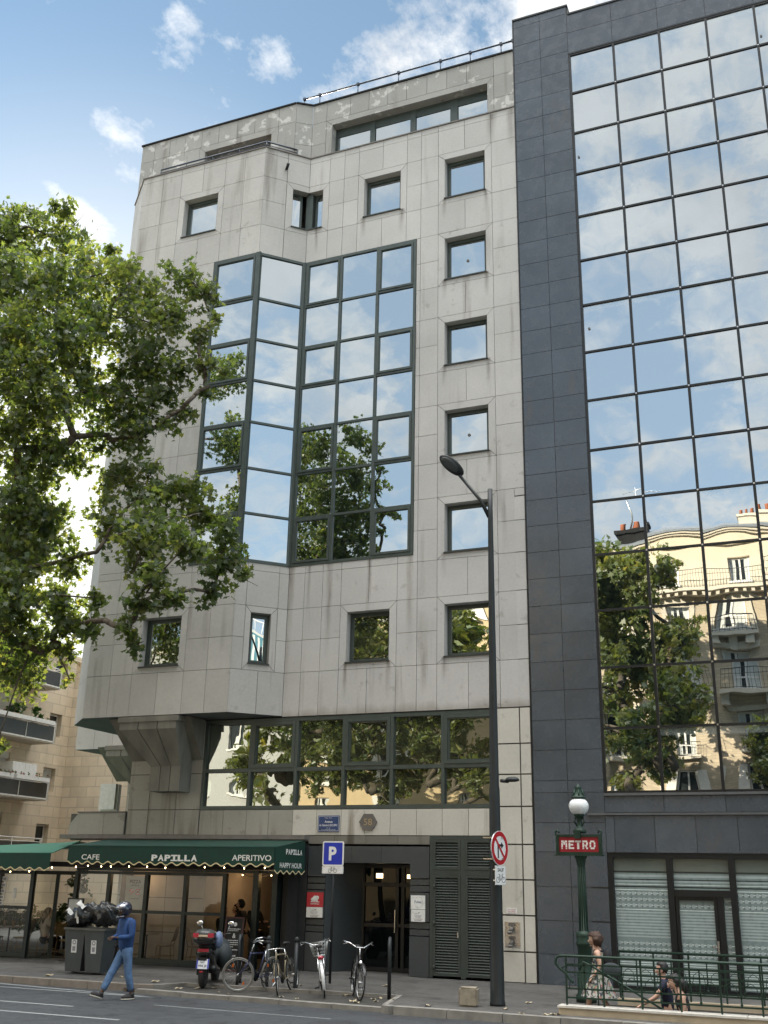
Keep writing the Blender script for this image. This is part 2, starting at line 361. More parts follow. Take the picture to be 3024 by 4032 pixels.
S('skin_tan',(.42,.24,.16),.5,0,20,.06); S('skin_light',(.55,.34,.25),.5,0,20,.06); S('skin_dark',(.10,.055,.035),.5); S('denim_shirt',(.018,.060,.19),.8,0,9,.35,.9,bscale=16); S('jeans',(.085,.16,.30),.8,0,6,.5,.9,bscale=18); S('shoe_dark',(.03,.026,.028),.7); S('shoe_sole',(.55,.52,.45),.7)
S('helmet',(.020,.022,.045),.12,.2,amt=.05,coat=1.0); S('visor',(.45,.45,.50),.05,.9,amt=.02); S('hair_brown',(.055,.028,.018),.7,0,30,.4); S('hair_black',(.010,.009,.009),.6); S('dress_print',(.34,.33,.31),.8); S('navy',(.010,.012,.035),.8); S('beige_top',(.52,.45,.40),.8); S('black_cloth',(.012,.012,.014),.85); S('pink_cloth',(.30,.16,.15),.8)
S('wicker',(.34,.25,.115),.7,0,60,.35,.4,bscale=120); S('cane',(.26,.17,.07),.5); S('table_top',(.40,.36,.30),.4); S('chalk',(.012,.012,.013),.7); S('chalk_frame',(.06,.022,.022),.6); S('chalk_white',(.72,.72,.72),.8); S('menu_board',(.45,.47,.47),.4)
S('bike_blue',(.030,.036,.085),.35,.4); S('bike_tan',(.27,.23,.155),.35,.4); S('bike_white',(.66,.67,.68),.3,.2); S('bike_black',(.016,.016,.017),.3,.3); S('tyre',(.020,.020,.020),.75); S('tyre_grey',(.17,.165,.15),.7); S('rim',(.5,.5,.5),.3,.9); S('orange_reflector',(.7,.16,.02),.3); S('red_reflector',(.42,.02,.045),.2,coat=.5); S('basket',(.5,.51,.5),.35,.8); S('saddle',(.014,.014,.014),.6)
S('scooter_black',(.010,.011,.012),.22,coat=.6,amt=.05); S('scooter_grey',(.035,.045,.05),.8); S('plate_white',(.68,.70,.74),.4); S('cloth_blue',(.17,.22,.36),.85); S('case_grey',(.06,.065,.065),.3)
S('metro_green',(.016,.040,.027),.5,.3,6,.3); S('metro_red',(.31,.010,.024),.35); S('globe',(.80,.82,.84),.18,amt=.02); S('metro_letter',(.78,.74,.70),.5); S('plinth',(.42,.345,.245),.75,0,3,.2); S('plinth_top',(.60,.57,.52),.7); S('step_stone',(.20,.19,.17),.8)
S('film_base',(.135,.165,.15),.2,0,.8,.15); S('film_white',(.72,.80,.78),.5); S('film_pale',(.36,.425,.43),.4); S('film_mid',(.205,.265,.265),.3); S('film_dark',(.02,.03,.03),.4); S('kerb_stone',(.20,.175,.15),.75,0,4,.3); S('kerb_pale',(.22,.21,.19),.75,0,4,.3); S('road_paint',(.25,.265,.27),.7,0,25,.35); S('block_stone',(.27,.235,.18),.85,0,9,.3,.5)
S('bark',(.085,.07,.052),.9,0,5,.4,.5); S('balcony_glass',(.040,.036,.032),.35,0,.8,.5); S('beige_slab',(.42,.37,.30),.8); S('white_rail',(.72,.70,.66),.5); S('shutter',(.62,.60,.55),.6); S('win_dark',(.02,.024,.026),.06); S('white_frame',(.66,.65,.62),.5); S('terracotta',(.32,.11,.055),.8); S('flower',(.38,.10,.12),.8); S('orange_paint',(.55,.13,.02),.6); S('yellow_paint',(.75,.62,.03),.5)
S('cream_wall',(.56,.50,.385),.85,0,1.2,.1); S('cream_trim',(.52,.47,.38),.8); S('zinc',(.16,.175,.19),.5,.3); S('iron',(.02,.022,.022),.6); S('orange_wall',(.52,.40,.24),.85,0,1,.12); S('grey_wall',(.42,.42,.41),.85); S('glass_blue',(.10,.22,.26),.08,.2); S('curtain',(.5,.52,.5),.8); S('roof_red',(.25,.08,.05),.8); S('litter',(.42,.36,.25),.9); S('green_board',(.05,.10,.05),.8)
# ------------------------------------------------------------------ wall building blocks
RND = random.Random(5)
def rsub(r, h):
    x0,x1,z0,z1 = r; a0,a1,b0,b1 = h
    if a1<=x0+1e-4 or a0>=x1-1e-4 or b1<=z0+1e-4 or b0>=z1-1e-4: return [r]
    out = []
    if a0>x0+.02: out.append((x0,a0,z0,z1))
    if a1<x1-.02: out.append((a1,x1,z0,z1))
    c0,c1 = max(x0,a0),min(x1,a1)
    if b0>z0+.02: out.append((c0,c1,z0,b0))
    if b1<z1-.02: out.append((c0,c1,b1,z1))
    return out
def panels(mb, fr, xs, zs, holes=(), gap=.012, th=.03, m=0, jit=.055):
    """cladding slabs with open joints over a grid, leaving holes (u0,u1,v0,v1) free"""
    for i in range(len(xs)-1):
        for j in range(len(zs)-1):
            rs = [(xs[i],xs[i+1],zs[j],zs[j+1])]
            for h in holes: rs = [q for r in rs for q in rsub(r,h)]
            for (a,b,c,d) in rs:
                g = gap/2
                if b-a>.03 and d-c>.03:
                    mb.fbox(fr,a+g,b-g,c+g,d-g,-th,RND.uniform(-.0015,.0015),m,1+RND.uniform(-jit,jit))
def backing(mb, fr, u0,u1,v0,v1, holes=(), w=-.03, m=1):
    rs = [(u0,u1,v0,v1)]
    for h in holes: rs = [q for r in rs for q in rsub(r,h)]
    for (a,b,c,d) in rs: mb.poly([fr(a,c,w),fr(b,c,w),fr(b,d,w),fr(a,d,w)],m)
def ring_slabs(mb, fr, inn, out, gap=.012, th=.03, m=0, mid=True, sides='lrtb'):
    a0,a1,c0,c1 = inn; b0,b1,d0,d1 = out; g = gap/2
    q = []
    if 't' in sides: q.append([(a0,c1),(a1,c1),(b1,d1),(b0,d1)])
    if 'b' in sides: q.append([(b0,d0),(b1,d0),(a1,c0),(a0,c0)])
    if 'l' in sides: q.append([(b0,d0),(a0,c0),(a0,c1),(b0,d1)])
    if 'r' in sides: q.append([(a1,c0),(b1,d0),(b1,d1),(a1,c1)])
    for p in q:
        cx = sum(x for x,_ in p)/4; cz = sum(z for _,z in p)/4
        pp = []
        for k in range(4):      # inset each edge by g
            p0,p1,p2 = Vector(p[k-1]),Vector(p[k]),Vector(p[(k+1)%4])
            e1 = (p1-p0).normalized(); e2 = (p2-p1).normalized()
            n1 = Vector((-e1.y,e1.x)); n2 = Vector((-e2.y,e2.x))
            bis = (n1+n2); bis = bis/ max(.2,(1+n1.dot(n2)))
            pp.append(tuple(p1+bis*g))
        mb.prism(pp, fr, -th, RND.uniform(-.001,.001), m, 1+RND.uniform(-.04,.04))
def reveal(mb, fr, inn, depth, m=0, sides='lrtb'):
    a0,a1,c0,c1 = inn
    if 't' in sides: mb.poly([fr(a0,c1,0),fr(a1,c1,0),fr(a1,c1,-depth),fr(a0,c1,-depth)],m,.95)
    if 'b' in sides: mb.poly([fr(a0,c0,0),fr(a1,c0,0),fr(a1,c0,-depth),fr(a0,c0,-depth)],m,.95)
    if 'l' in sides: mb.poly([fr(a0,c0,0),fr(a0,c1,0),fr(a0,c1,-depth),fr(a0,c0,-depth)],m,.97)
    if 'r' in sides: mb.poly([fr(a1,c0,0),fr(a1,c1,0),fr(a1,c1,-depth),fr(a1,c0,-depth)],m,.97)
PR = random.Random(11)
def pane_mb(fr, u0,u1,v0,v1, w, n=7, bulge=None, tilt=.0022):
    """one glass pane, very slightly pillowed and out of true like real glazing"""
    mb = MB(); b = PR.uniform(-.0022,.0022) if bulge is None else bulge
    tx = PR.gauss(0,tilt); tz = PR.gauss(0,tilt); vs = []
    um,vm = (u0+u1)/2,(v0+v1)/2
    for j in range(n):
        for i in range(n):
            s = i/(n-1); t = j/(n-1); u = u0+(u1-u0)*s; v = v0+(v1-v0)*t
            h = b*(1-(2*s-1)**2)*(1-(2*t-1)**2)*1.5 + tx*(u-um) + tz*(v-vm)
            vs.append(fr(u,v,w+h))
    fs = [(j*n+i,j*n+i+1,(j+1)*n+i+1,(j+1)*n+i) for j in range(n-1) for i in range(n-1)]
    return mb.add(vs,fs,0,True)
def frame_bars(mb, fr, u0,u1,v0,v1, t, w0, w1, m=0):
    mb.fbox(fr,u0,u1,v0,v0+t,w0,w1,m); mb.fbox(fr,u0,u1,v1-t,v1,w0,w1,m)
    mb.fbox(fr,u0,u0+t,v0+t,v1-t,w0,w1,m); mb.fbox(fr,u1-t,u1,v0+t,v1-t,w0,w1,m)
def punched(parent, fr, inn, depth=.24, glass='mirror', mat='frame_green', dot=False, sash=True):
    u0,u1,v0,v1 = inn; e = .002
    mb = MB(); frame_bars(mb,fr,u0+e,u1-e,v0+e,v1-e,.06,-depth-.07,-depth)
    if sash: frame_bars(mb,fr,u0+.062,u1-.062,v0+.062,v1-.062,.05,-depth-.06,-depth+.012)
    w = mb.build('window',mat,parent)
    pane_mb(fr,u0+.11,u1-.11,v0+.11,v1-.11,-depth-.03).build('pane',glass,w,recalc=False)
    s = MB(); s.fbox(fr,u0-.02,u1+.02,v0-.035,v0+.004,-depth-.03,.045); s.build('sill','sill_dark',w)
    if dot:
        um,vm = (u0+u1)/2,(v0+v1)/2
        d = MB(); d.disc(fr,.045,-depth-.012,18,0,um,vm-.05); d.build('sticker','plaque_grey',w)
    return w

# ------------------------------------------------------------------ the stone office building
office = thing('office_building','pale stone clad office block on the corner with a stepped out bay of mirrored glazing','building',(-13,F,0))
cham = Fr((-15.07,25.1,0),(1.12,1.1,0)); CL = math.hypot(1.12,1.1)
bayf = Fr((0,25.1,0),(1,0,0))
sidec = Fr((-21.1,26.25,0),(1.2,-1.15,0)); SL = math.hypot(1.2,1.15)
topL = Fr((0,25.87,0),(1,0,0))
W = MB()           # joints of the cladding
Z_UP = [21.18,22.25,23.2,24.13,25.05,25.26]
X_UP = [-13.95,-13.2,-12.66,-12.14,-11.28,-10.43,-9.94,-9.36,-8.48,-7.61,-6.83]
X_LO = [-13.95,-13.43,-12.85,-12.26,-11.4,-10.54,-9.95]
RW = [(22.25,24.13),(19.31,21.18),(16.40,18.24),(13.51,15.34),(10.62,12.46),(7.71,9.56)]
def inn_of(o): return (o[0]+.22,o[1]-.22,o[2]+.2,o[3]-.22)
ringsU = [(-9.36,-7.61,22.25,24.13),(-12.14,-10.43,22.25,24.13),(-13.95,-13.2,22.25,24.13)]
mbU = MB()
panels(mbU,STREET,X_UP,Z_UP,ringsU)
for o in ringsU[:2]: ring_slabs(mbU,STREET,inn_of(o),o); reveal(mbU,STREET,inn_of(o),.24)
cin = (-13.95,-13.43,22.45,23.9)
ring_slabs(mbU,STREET,cin,(-13.95,-13.2,22.25,24.13),sides='rtb'); reveal(mbU,STREET,cin,.24,sides='rtb')
# right hand strip beside the glazing
stripx = [-10.07,-9.94,-9.36,-8.48,-7.61,-6.83]
ZS = [12.46,13.51,14.42,15.34,16.40,17.32,18.24,19.31,20.24,21.18]
rr = [(-9.36,-7.61,a,b) for a,b in RW]
panels(mbU,STREET,stripx,ZS,rr)
ZS2 = [6.48,7.71,8.63,9.56,10.62,11.53,12.46]
panels(mbU,STREET,stripx[:-1],ZS2,rr); panels(mbU,STREET,[-7.61,-7.12],[6.48,7.71,8.63,9.56,10.62,11.53,12.46],[]); panels(mbU,STREET,[-7.135,-6.83],[6.48,7.71,8.63,9.56,10.62,11.53,12.22],[],gap=.02); panels(mbU,STREET,[-7.12,-6.83],[12.24,12.46],[])
for o in rr[1:]: ring_slabs(mbU,STREET,inn_of(o),o); reveal(mbU,STREET,inn_of(o),.24)
# below the glazing
lowr = (-12.26,-10.54,7.71,9.56)
panels(mbU,STREET,X_LO+[-10.07] if False else X_LO,[6.48,7.71,8.63,9.56,10.62,10.84],[lowr])
panels(mbU,STREET,[-10.09,-9.95],[10.62,10.84],[])
ring_slabs(mbU,STREET,inn_of(lowr),lowr); reveal(mbU,STREET,inn_of(lowr),.24)
inner_all = [inn_of(o) for o in ringsU[:2]+rr[1:]+[lowr]]+[cin,(-13.95,-10.08,10.84,21.18)]
backing(mbU,STREET,-13.95,-6.83,6.48,25.26,inner_all)
mbU.build('street_wall',['stone','joint'],office)
# top storey
mbT = MB()
XT = [-13.95,-13.42,-12.54,-11.85,-11.17,-10.49,-9.77,-9.08,-8.39,-7.49,-6.83]
to = (-13.42,-7.49,25.2,26.69); ti = (-13.19,-7.71,25.33,26.47)
panels(mbT,STREET,XT,[25.30,25.8,26.69,27.47],[to])
ring_slabs(mbT,STREET,ti,(-13.42,-7.49,25.30,26.69),sides='lrt'); reveal(mbT,STREET,ti,.3,sides='lrt')
backing(mbT,STREET,-13.95,-6.83,25.26,27.47,[(ti[0],ti[1],25.26,ti[3])])
tch = Fr((-14.43,25.87,0),(.48,.33,0)); TL = math.hypot(.48,.33)
panels(mbT,tch,[0,TL],[25.30,25.8,26.69,27.47],jit=.03); backing(mbT,tch,0,TL,25.26,27.47)
tx = [-20.75,-20.2,-19.55,-18.9,-18.2,-17.5,-16.75,-16.05,-15.1,-14.43]
tw = (-18.25,-15.1,25.2,26.72); twi = (-18.02,-15.36,25.3,26.48)
panels(mbT,topL,tx,[25.26,26.72,27.47],[tw]); ring_slabs(mbT,topL,twi,(-18.25,-15.1,25.26,26.72),sides='lrt'); reveal(mbT,topL,twi,.45,sides='lrt')
backing(mbT,topL,-20.75,-14.43,25.26,27.47,[(twi[0],twi[1],25.26,twi[3])])
tside = Fr((-20.75,33,0),(0,-1,0)); panels(mbT,tside,[0,1.5,3,4.5,6,7.13],[25.26,26.72,27.47]); backing(mbT,tside,0,7.13,25.26,27.47)
mbT.build('parapet_wall',['stone_damp','joint'],office)
# the bay: front, chamfers and the corner chamfer
mbB = MB()
XB = [-19.92,-19.08,-18.33,-17.45,-16.58,-15.83,-15.07]
bo = (-18.33,-16.58,22.25,24.13); bl = (-18.33,-16.58,7.71,9.56)
zb_hi = [21.18,22.25,23.2,24.13,25.05,25.26]; zb_lo = [6.5,7.71,8.63,9.56,10.62,10.84]; zb_mid = [10.84,11.53,12.46,13.51,14.42,15.34,16.4,17.32,18.24,19.31,20.24,21.18]
panels(mbB,bayf,XB,zb_hi,[bo]); panels(mbB,bayf,XB,zb_lo,[bl]); panels(mbB,bayf,[-19.92,-19.08,-18.33,-17.45,-16.72],zb_mid)
for o in (bo,bl): ring_slabs(mbB,bayf,inn_of(o),o); reveal(mbB,bayf,inn_of(o),.24)
backing(mbB,bayf,-19.92,-15.07,6.5,25.26,[inn_of(bo),inn_of(bl),(-16.72,-15.07,10.84,21.18)])
cw = (CL-.78,CL,22.25,24.13); cwi = (CL-.55,CL,22.45,23.9); lw = (.33,1.28,7.71,9.56); lwi = (.50,1.09,7.92,9.37)
panels(mbB,cham,[0,CL/2,CL-.78,CL],zb_hi,[cw]); panels(mbB,cham,[0,.33,1.28,CL],zb_lo[1:],[lw]); panels(mbB,cham,[0,CL/2+.02,CL],zb_lo[:2])
ring_slabs(mbB,cham,cwi,cw,sides='ltb'); reveal(mbB,cham,cwi,.24,sides='ltb'); ring_slabs(mbB,cham,lwi,lw); reveal(mbB,cham,lwi,.2)
backing(mbB,cham,0,CL,6.5,25.26,[cwi,lwi,(0,CL,10.84,21.18)])
zz = [6.5,7.71,8.63,9.56,10.62,11.53,12.46,13.51,14.42,15.34,16.4,17.32,18.24,19.31,20.24,21.18,22.25,23.2,24.13,25.05,25.26]
panels(mbB,sidec,[0,SL/2,SL],zz); backing(mbB,sidec,0,SL,6.5,25.26)
sw = Fr((-21.1,33,0),(0,-1,0)); panels(mbB,sw,[0,1.45,2.2,3.6,5,6.75],zz); backing(mbB,sw,0,6.75,6.5,25.26)
mbB.build('bay_wall',['stone_bay','joint'],office)
mbL = MB()   # ledges and copings
mbL.fbox(STREET,-13.97,-6.84,25.26,25.30,-.3,.035); mbL.fbox(cham,.02,CL-.02,25.26,25.30,-.3,.035); mbL.fbox(bayf,-19.94,-15.08,25.26,25.30,-.75,.035); mbL.fbox(sidec,0,SL,25.26,25.30,-.3,.035)
mbL.build('ledge','ledge',office)
mbC = MB(); mbC.fbox(STREET,-13.95,-6.84,27.47,27.53,-.35,.04); mbC.fbox(tch,0,TL,27.47,27.53,-.3,.04); mbC.fbox(topL,-20.79,-14.44,27.47,27.53,-.35,.04); mbC.fbox(tside,0,7.1,27.47,27.53,-.3,.04)
mbC.build('coping','stone',office)
# soffit, body, roof
mbS = MB()
sof = [(-19.92,25.1),(-15.07,25.1),(-13.95,26.2),(-13.95,27.4),(-18.7,27.4),(-18.7,31.5),(-21.1,31.5),(-21.1,26.25)]
mbS.poly([(x,y,6.5) for x,y in sof]); mbS.build('soffit','soffit',office)
mbK = MB()
mbK.box((-20.7,27.2,6.55),(-6.86,44,25.2)); mbK.box((-18.8,27.2,3.35),(-6.86,44,6.54)); mbK.box((-19.5,25.7,11),(-16.9,27.3,24.9)); mbK.box((-20.6,26.95,25.2),(-6.86,43.9,27.3)); mbK.box((-13.2,28.4,0),(-6.86,43.9,3.35)); mbK.box((-18.8,31.2,0),(-13.2,43.9,3.34))
mbK.poly([(-19.9,25.14,6.53),(-15.1,25.14,6.53),(-14,26.23,6.53),(-14,27.3,6.53),(-21,27.3,6.53),(-21,26.3,6.53)])
mbK.poly([(-19.9,25.14,25.24),(-15.1,25.14,25.24),(-14,26.23,25.24),(-14,27.3,25.24),(-21,27.3,25.24),(-21,26.3,25.24)])
mbK.build('building_core','core',office)
# punched windows
for i,o in enumerate(rr): punched(office,STREET,inn_of(o),dot=i in (1,3))
punched(office,STREET,inn_of(ringsU[1])); punched(office,STREET,inn_of(lowr),glass='mirror_low',dot=False)
punched(office,bayf,inn_of(bo)); punched(office,bayf,inn_of(bl),glass='mirror_low'); punched(office,cham,lwi,depth=.2)
# the window folded round the inner corner
mb = MB(); frame_bars(mb,STREET,-13.95+.14,-13.435,22.455,23.895,.06,-.31,-.24); frame_bars(mb,cham,CL-.545,CL-.14,22.455,23.895,.06,-.31,-.24)
mb.bar((-13.95,26.38,22.455),(-13.95,26.38,23.895),.24,.2,up=(0,1,0))
for s_,f_,a in ((1,STREET,-13.81),(-1,cham,CL-.14)): mb.prism([(a,23.84),(a+s_*.16,23.84),(a,23.62)],f_,-.3,-.245)
cwn = mb.build('corner_window','frame_green',office)
pane_mb(STREET,-13.77,-13.47,22.5,23.85,-.28).build('pane','mirror',cwn,recalc=False); pane_mb(cham,CL-.51,CL-.18,22.5,23.85,-.28).build('pane','mirror',cwn,recalc=False)
mb = MB(); mb.fbox(STREET,-13.93,-13.41,22.415,22.45,-.28,.04); mb.fbox(cham,CL-.57,CL-.02,22.415,22.45,-.28,.04); mb.build('sill','sill_dark',cwn)
# strip window of the top storey
mb = MB(); frame_bars(mb,STREET,ti[0]+.005,ti[1]-.005,25.305,26.465,.07,-.38,-.3)
PX = [-13.12,-11.9,-11.72,-10.45,-10.26,-9.05,-8.8,-7.78]
for a,b in ((-11.9,-11.72),(-10.45,-10.26),(-9.05,-8.8)): mb.fbox(STREET,a,b,25.37,26.39,-.38,-.28)
mb.fbox(STREET,ti[0]+.08,ti[1]-.08,26.14,26.39,-.36,-.305)
swd = mb.build('strip_window','frame_green',office)
for a,b in ((-13.1,-11.92),(-11.7,-10.47),(-10.24,-9.07),(-8.78,-7.8)): pane_mb(STREET,a,b,25.38,26.14,-.33).build('pane','mirror',swd,recalc=False)
mb = MB(); mb.fbox(topL,twi[0]+.01,twi[1]-.01,25.31,26.47,-.5,-.455); mb.build('balcony_window','mirror_dark',office)
# mirrored glazing of the bay
ROWS = [10.90,12.33,13.75,15.25,16.65,18.06,19.52,21.10]
gl = MB()
T = .085
def grid(fr, cols, wf, w):
    for c in cols: gl.fbox(fr,c-T/2,c+T/2,10.84,21.18,-.12,.02)
    for r in ROWS[1:-1]:
        for a,b in zip(cols[:-1],cols[1:]): gl.fbox(fr,a+T/2,b-T/2,r-.035,r+.035,-.10,.012)
    for a,b in zip(cols[:-1],cols[1:]):
        gl.fbox(fr,a+T/2,b-T/2,10.84,10.93,-.12,.018); gl.fbox(fr,a+T/2,b-T/2,21.09,21.18,-.12,.018)
CM = [-13.90,-12.64,-11.37,-10.12]; CBY = [-16.68,-15.12]; CC = [.05,CL-.05]
grid(STREET,CM,0,0); grid(bayf,CBY,0,0); grid(cham,CC,0,0)
gl.bar((-15.07,25.13,10.84),(-15.07,25.13,21.18),.16,.13,up=(0,1,0)); gl.bar((-13.96,26.2,10.84),(-13.96,26.2,21.18),.1,.1,up=(0,1,0))
gw = gl.build('glazed_bay','frame_green',office)
def cells(fr, cols, opening):
    for ci,(a,b) in enumerate(zip(cols[:-1],cols[1:])):
        for ri in range(7):
            z0,z1 = ROWS[ri],ROWS[ri+1]; a0,b0,c0,d0 = a+.045,b-.045,z0+.038,z1-.038
            if ri==0: c0 = 10.935
            if ri==6: d0 = 21.085
            if opening(ci,6-ri):
                s = MB(); frame_bars(s,fr,a0+.004,b0-.004,c0+.004,d0-.004,.062,-.08,.035); frame_bars(s,fr,a0+.066,b0-.066,c0+.066,d0-.066,.015,-.07,.02)
                s.fbox(fr,(a0+b0)/2-.04,(a0+b0)/2+.04,c0+.0,c0+.03,.036,.05)
                q = s.build('sash','frame_green',gw)
                pane_mb(fr,a0+.075,b0-.075,c0+.075,d0-.075,-.02).build('pane','mirror',gw,recalc=False)
            else: pane_mb(fr,a0,b0,c0,d0,-.03).build('pane','mirror',gw,recalc=False)
cells(STREET,CM,lambda c,r: c in (0,2) and r%2==0)
cells(bayf,CBY,lambda c,r: r%2==0)
cells(cham,CC,lambda c,r: False)
# first floor ribbon window
rb = MB(); RX = [-16.36,-14.89,-13.46,-12.03,-10.63,-9.2,-7.75]
for c in RX: rb.fbox(STREET,c-.045,c+.045,3.99,6.46,-.22,-.02)
for a,b in zip(RX[:-1],RX[1:]):
    rb.fbox(STREET,a+.045,b-.045,3.99,4.09,-.22,-.015); rb.fbox(STREET,a+.045,b-.045,6.36,6.46,-.22,-.025); rb.fbox(STREET,a+.045,b-.045,5.0,5.10,-.2,-.03)
rw = rb.build('ribbon_window','frame_green',office)
for i,(a,b) in enumerate(zip(RX[:-1],RX[1:])):
    pane_mb(STREET,a+.05,b-.05,4.095,4.995,-.12,tilt=.004,bulge=PR.uniform(-.004,.004)).build('pane','mirror_low',rw,recalc=False)
    if i in (1,3,5):
        s = MB(); frame_bars(s,STREET,a+.052,b-.052,5.105,6.355,.08,-.2,-.01); frame_bars(s,STREET,a+.14,b-.14,5.19,6.27,.02,-.16,-.03); s.build('sash','frame_green',rw)
        pane_mb(STREET,a+.15,b-.15,5.2,6.26,-.1,tilt=.004).build('pane','mirror_low',rw,recalc=False)
    else: pane_mb(STREET,a+.05,b-.05,5.105,6.355,-.12,tilt=.004).build('pane','mirror_low',rw,recalc=False)
# band below the ribbon, pier, rusticated strip
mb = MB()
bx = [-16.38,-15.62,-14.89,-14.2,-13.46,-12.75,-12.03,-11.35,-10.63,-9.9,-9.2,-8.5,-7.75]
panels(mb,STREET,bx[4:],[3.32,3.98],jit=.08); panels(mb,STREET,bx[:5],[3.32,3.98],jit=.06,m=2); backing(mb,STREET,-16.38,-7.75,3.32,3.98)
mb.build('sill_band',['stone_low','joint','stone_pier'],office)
mb = MB(); panels(mb,STREET,[-12.95,-12.2,-11.3,-10.4,-9.53],[3.10,3.31],jit=.1,gap=.008); backing(mb,STREET,-12.95,-9.53,3.10,3.31); mb.build('lintel',['stone_dirty','joint'],office)
mb = MB()
panels(mb,STREET,[-7.77,-7.12,-6.83],[0,.68,1.49,2.3,3.12,4.02,4.8,5.56,6.47],gap=.035,th=.05,jit=.04); backing(mb,STREET,-7.77,-6.83,0,6.48,w=-.05)
mb.build('rusticated_strip',['stone_low','joint'],office)
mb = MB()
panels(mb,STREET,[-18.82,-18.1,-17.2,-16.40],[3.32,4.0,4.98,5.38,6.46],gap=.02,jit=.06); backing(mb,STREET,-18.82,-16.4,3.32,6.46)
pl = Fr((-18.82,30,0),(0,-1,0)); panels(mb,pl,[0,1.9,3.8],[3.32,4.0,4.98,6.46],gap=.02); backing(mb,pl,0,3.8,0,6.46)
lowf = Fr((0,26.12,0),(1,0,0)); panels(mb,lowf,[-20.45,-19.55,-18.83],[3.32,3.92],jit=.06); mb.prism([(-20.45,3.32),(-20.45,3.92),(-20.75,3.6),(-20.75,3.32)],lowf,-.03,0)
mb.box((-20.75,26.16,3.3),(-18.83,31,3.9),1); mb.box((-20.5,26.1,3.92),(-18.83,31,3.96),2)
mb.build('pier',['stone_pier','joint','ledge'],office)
gp = Fr((0,26.75,0),(1,0,0))
mb = MB(); panels(mb,gp,[-18.82,-17.65,-16.4],[0,.75,1.65,3.2],gap=.02); backing(mb,gp,-18.82,-16.4,0,3.2); mb.build('ground_pier',['cafe_wall','joint'],office)
mb = MB(); mb.box((-20.9,25.93,3.2),(-12.95,26.16,3.31)); mb.box((-20.7,26.16,3.16),(-12.95,26.3,3.3)); mb.build('awning_ledge','ledge',office)
# corbels carrying the bay
def corbel(dx, dy):
    mb = MB(); P = lambda x,y,z: (x+dx,y+dy,z)
    t = [P(-19.15,25.35,6.48),P(-16.42,25.35,6.48),P(-16.42,26.2,6.48),P(-19.15,26.2,6.48)]; b = [P(-18.8,26.16,5.37),P(-16.42,26.16,5.37),P(-16.42,26.2,5.37),P(-18.8,26.2,5.37)]
    mb.add(t+b,[(0,1,2,3),(4,7,6,5),(0,4,5,1),(1,5,6,2),(2,6,7,3),(3,7,4,0)],0,False,.95)
    mb.box(P(-18.62,25.06,6.33),P(-16.6,25.5,6.48),0,1.02)
    n = 3
    for k in range(n):
        a0,a1 = -17.74+k*.333,-17.74+(k+1)*.333-.02; c0,c1 = -18.56+k*.64,-18.56+(k+1)*.64-.03
        vs = [P(a0,25.62,5.14),P(a1,25.62,5.14),P(a1,26.2,5.14),P(a0,26.2,5.14), P(c0,25.08,6.12),P(c1,25.08,6.12),P(c1,25.9,6.33),P(c0,25.9,6.33), P(c0,25.08,6.33),P(c1,25.08,6.33)]
        mb.add(vs,[(0,3,2,1),(0,1,5,4),(1,2,6,5),(2,3,7,6),(3,0,4,7),(4,5,9,8),(8,9,6,7),(5,6,9),(4,8,7)],0,False,1+RND.uniform(-.06,.06))
        mb.box(P(a0,25.62,4.46),P(a1,26.2,5.138),0,1+RND.uniform(-.06,.1))
    return mb.build('corbel','concrete_dark',office)
corbel(0,0); corbel(-4.6,5.6)
# the second bay on the side street
mb = MB(); sb = Fr((0,31.56,0),(1,0,0))
panels(mb,sb,[-25.2,-24.4,-23.6,-22.8,-22,-21.12],zz[:16]); backing(mb,sb,-25.2,-21.12,6.5,21.18)
mb.box((-25.2,31.6,6.5),(-21.1,40,21.1),1); mb.build('side_bay',['stone_bay','soffit'],office)
mb = MB(); ps = Fr((0,31.9,0),(1,0,0)); panels(mb,ps,[-23.0,-22.1,-21.1],[0,1.6,3.3,4,4.98,5.38,6.46],gap=.02); mb.box((-23,31.94,0),(-21.1,36,6.48),1); mb.build('side_pier',['stone_low','joint'],office)
# roof rail, balcony rail, spotlight, roof vent
def rail(name, fr, posts, z0, z1, w, parent, mid=True):
    mb = MB(); a,b = min(posts),max(posts)
    mb.tube([fr(a,z1,w),fr(b,z1,w)],.032,8)
    for p in posts: mb.tube([fr(p,z0,w),fr(p,z1+.01,w)],.018,6); mb.box(tuple(fr(p,z1,w)-Vector((.045,.045,.045))),tuple(fr(p,z1,w)+Vector((.045,.045,.045))))
    return mb.build(name,'rail_blue',parent)
rail('roof_rail',STREET,[-14.4,-13.8,-12.35,-10.85,-9.35,-8.31,-7.26,-6.86],27.53,28.04,-.15,office)
mb = MB()
for fr,a,b in ((bayf,-19.3,-15.1),(cham,.02,1.1)):
    mb.tube([fr(a,25.56,-.08),fr(b,25.56,-.08)],.028,8); mb.tube([fr(a,25.43,-.08),fr(b,25.43,-.08)],.014,6)
    k = max(2,int((b-a)/1.0)+1)
    for i in range(k): u = a+(b-a)*i/(k-1); mb.tube([fr(u,25.3,-.08),fr(u,25.58,-.08)],.016,6)
mb.build('balcony_rail','rail_blue',office)
sp = MB(); p = cham(CL*.62-.25,24.6,0); sp.tube([p,p+cham.n*.10],.03,8); sp.tube([p+cham.n*.08+Vector((0,0,-.07)),p+cham.n*.2+Vector((0.02,0,.10))],[.045,.055],10)
sp.build('spotlight','dark_metal',office)
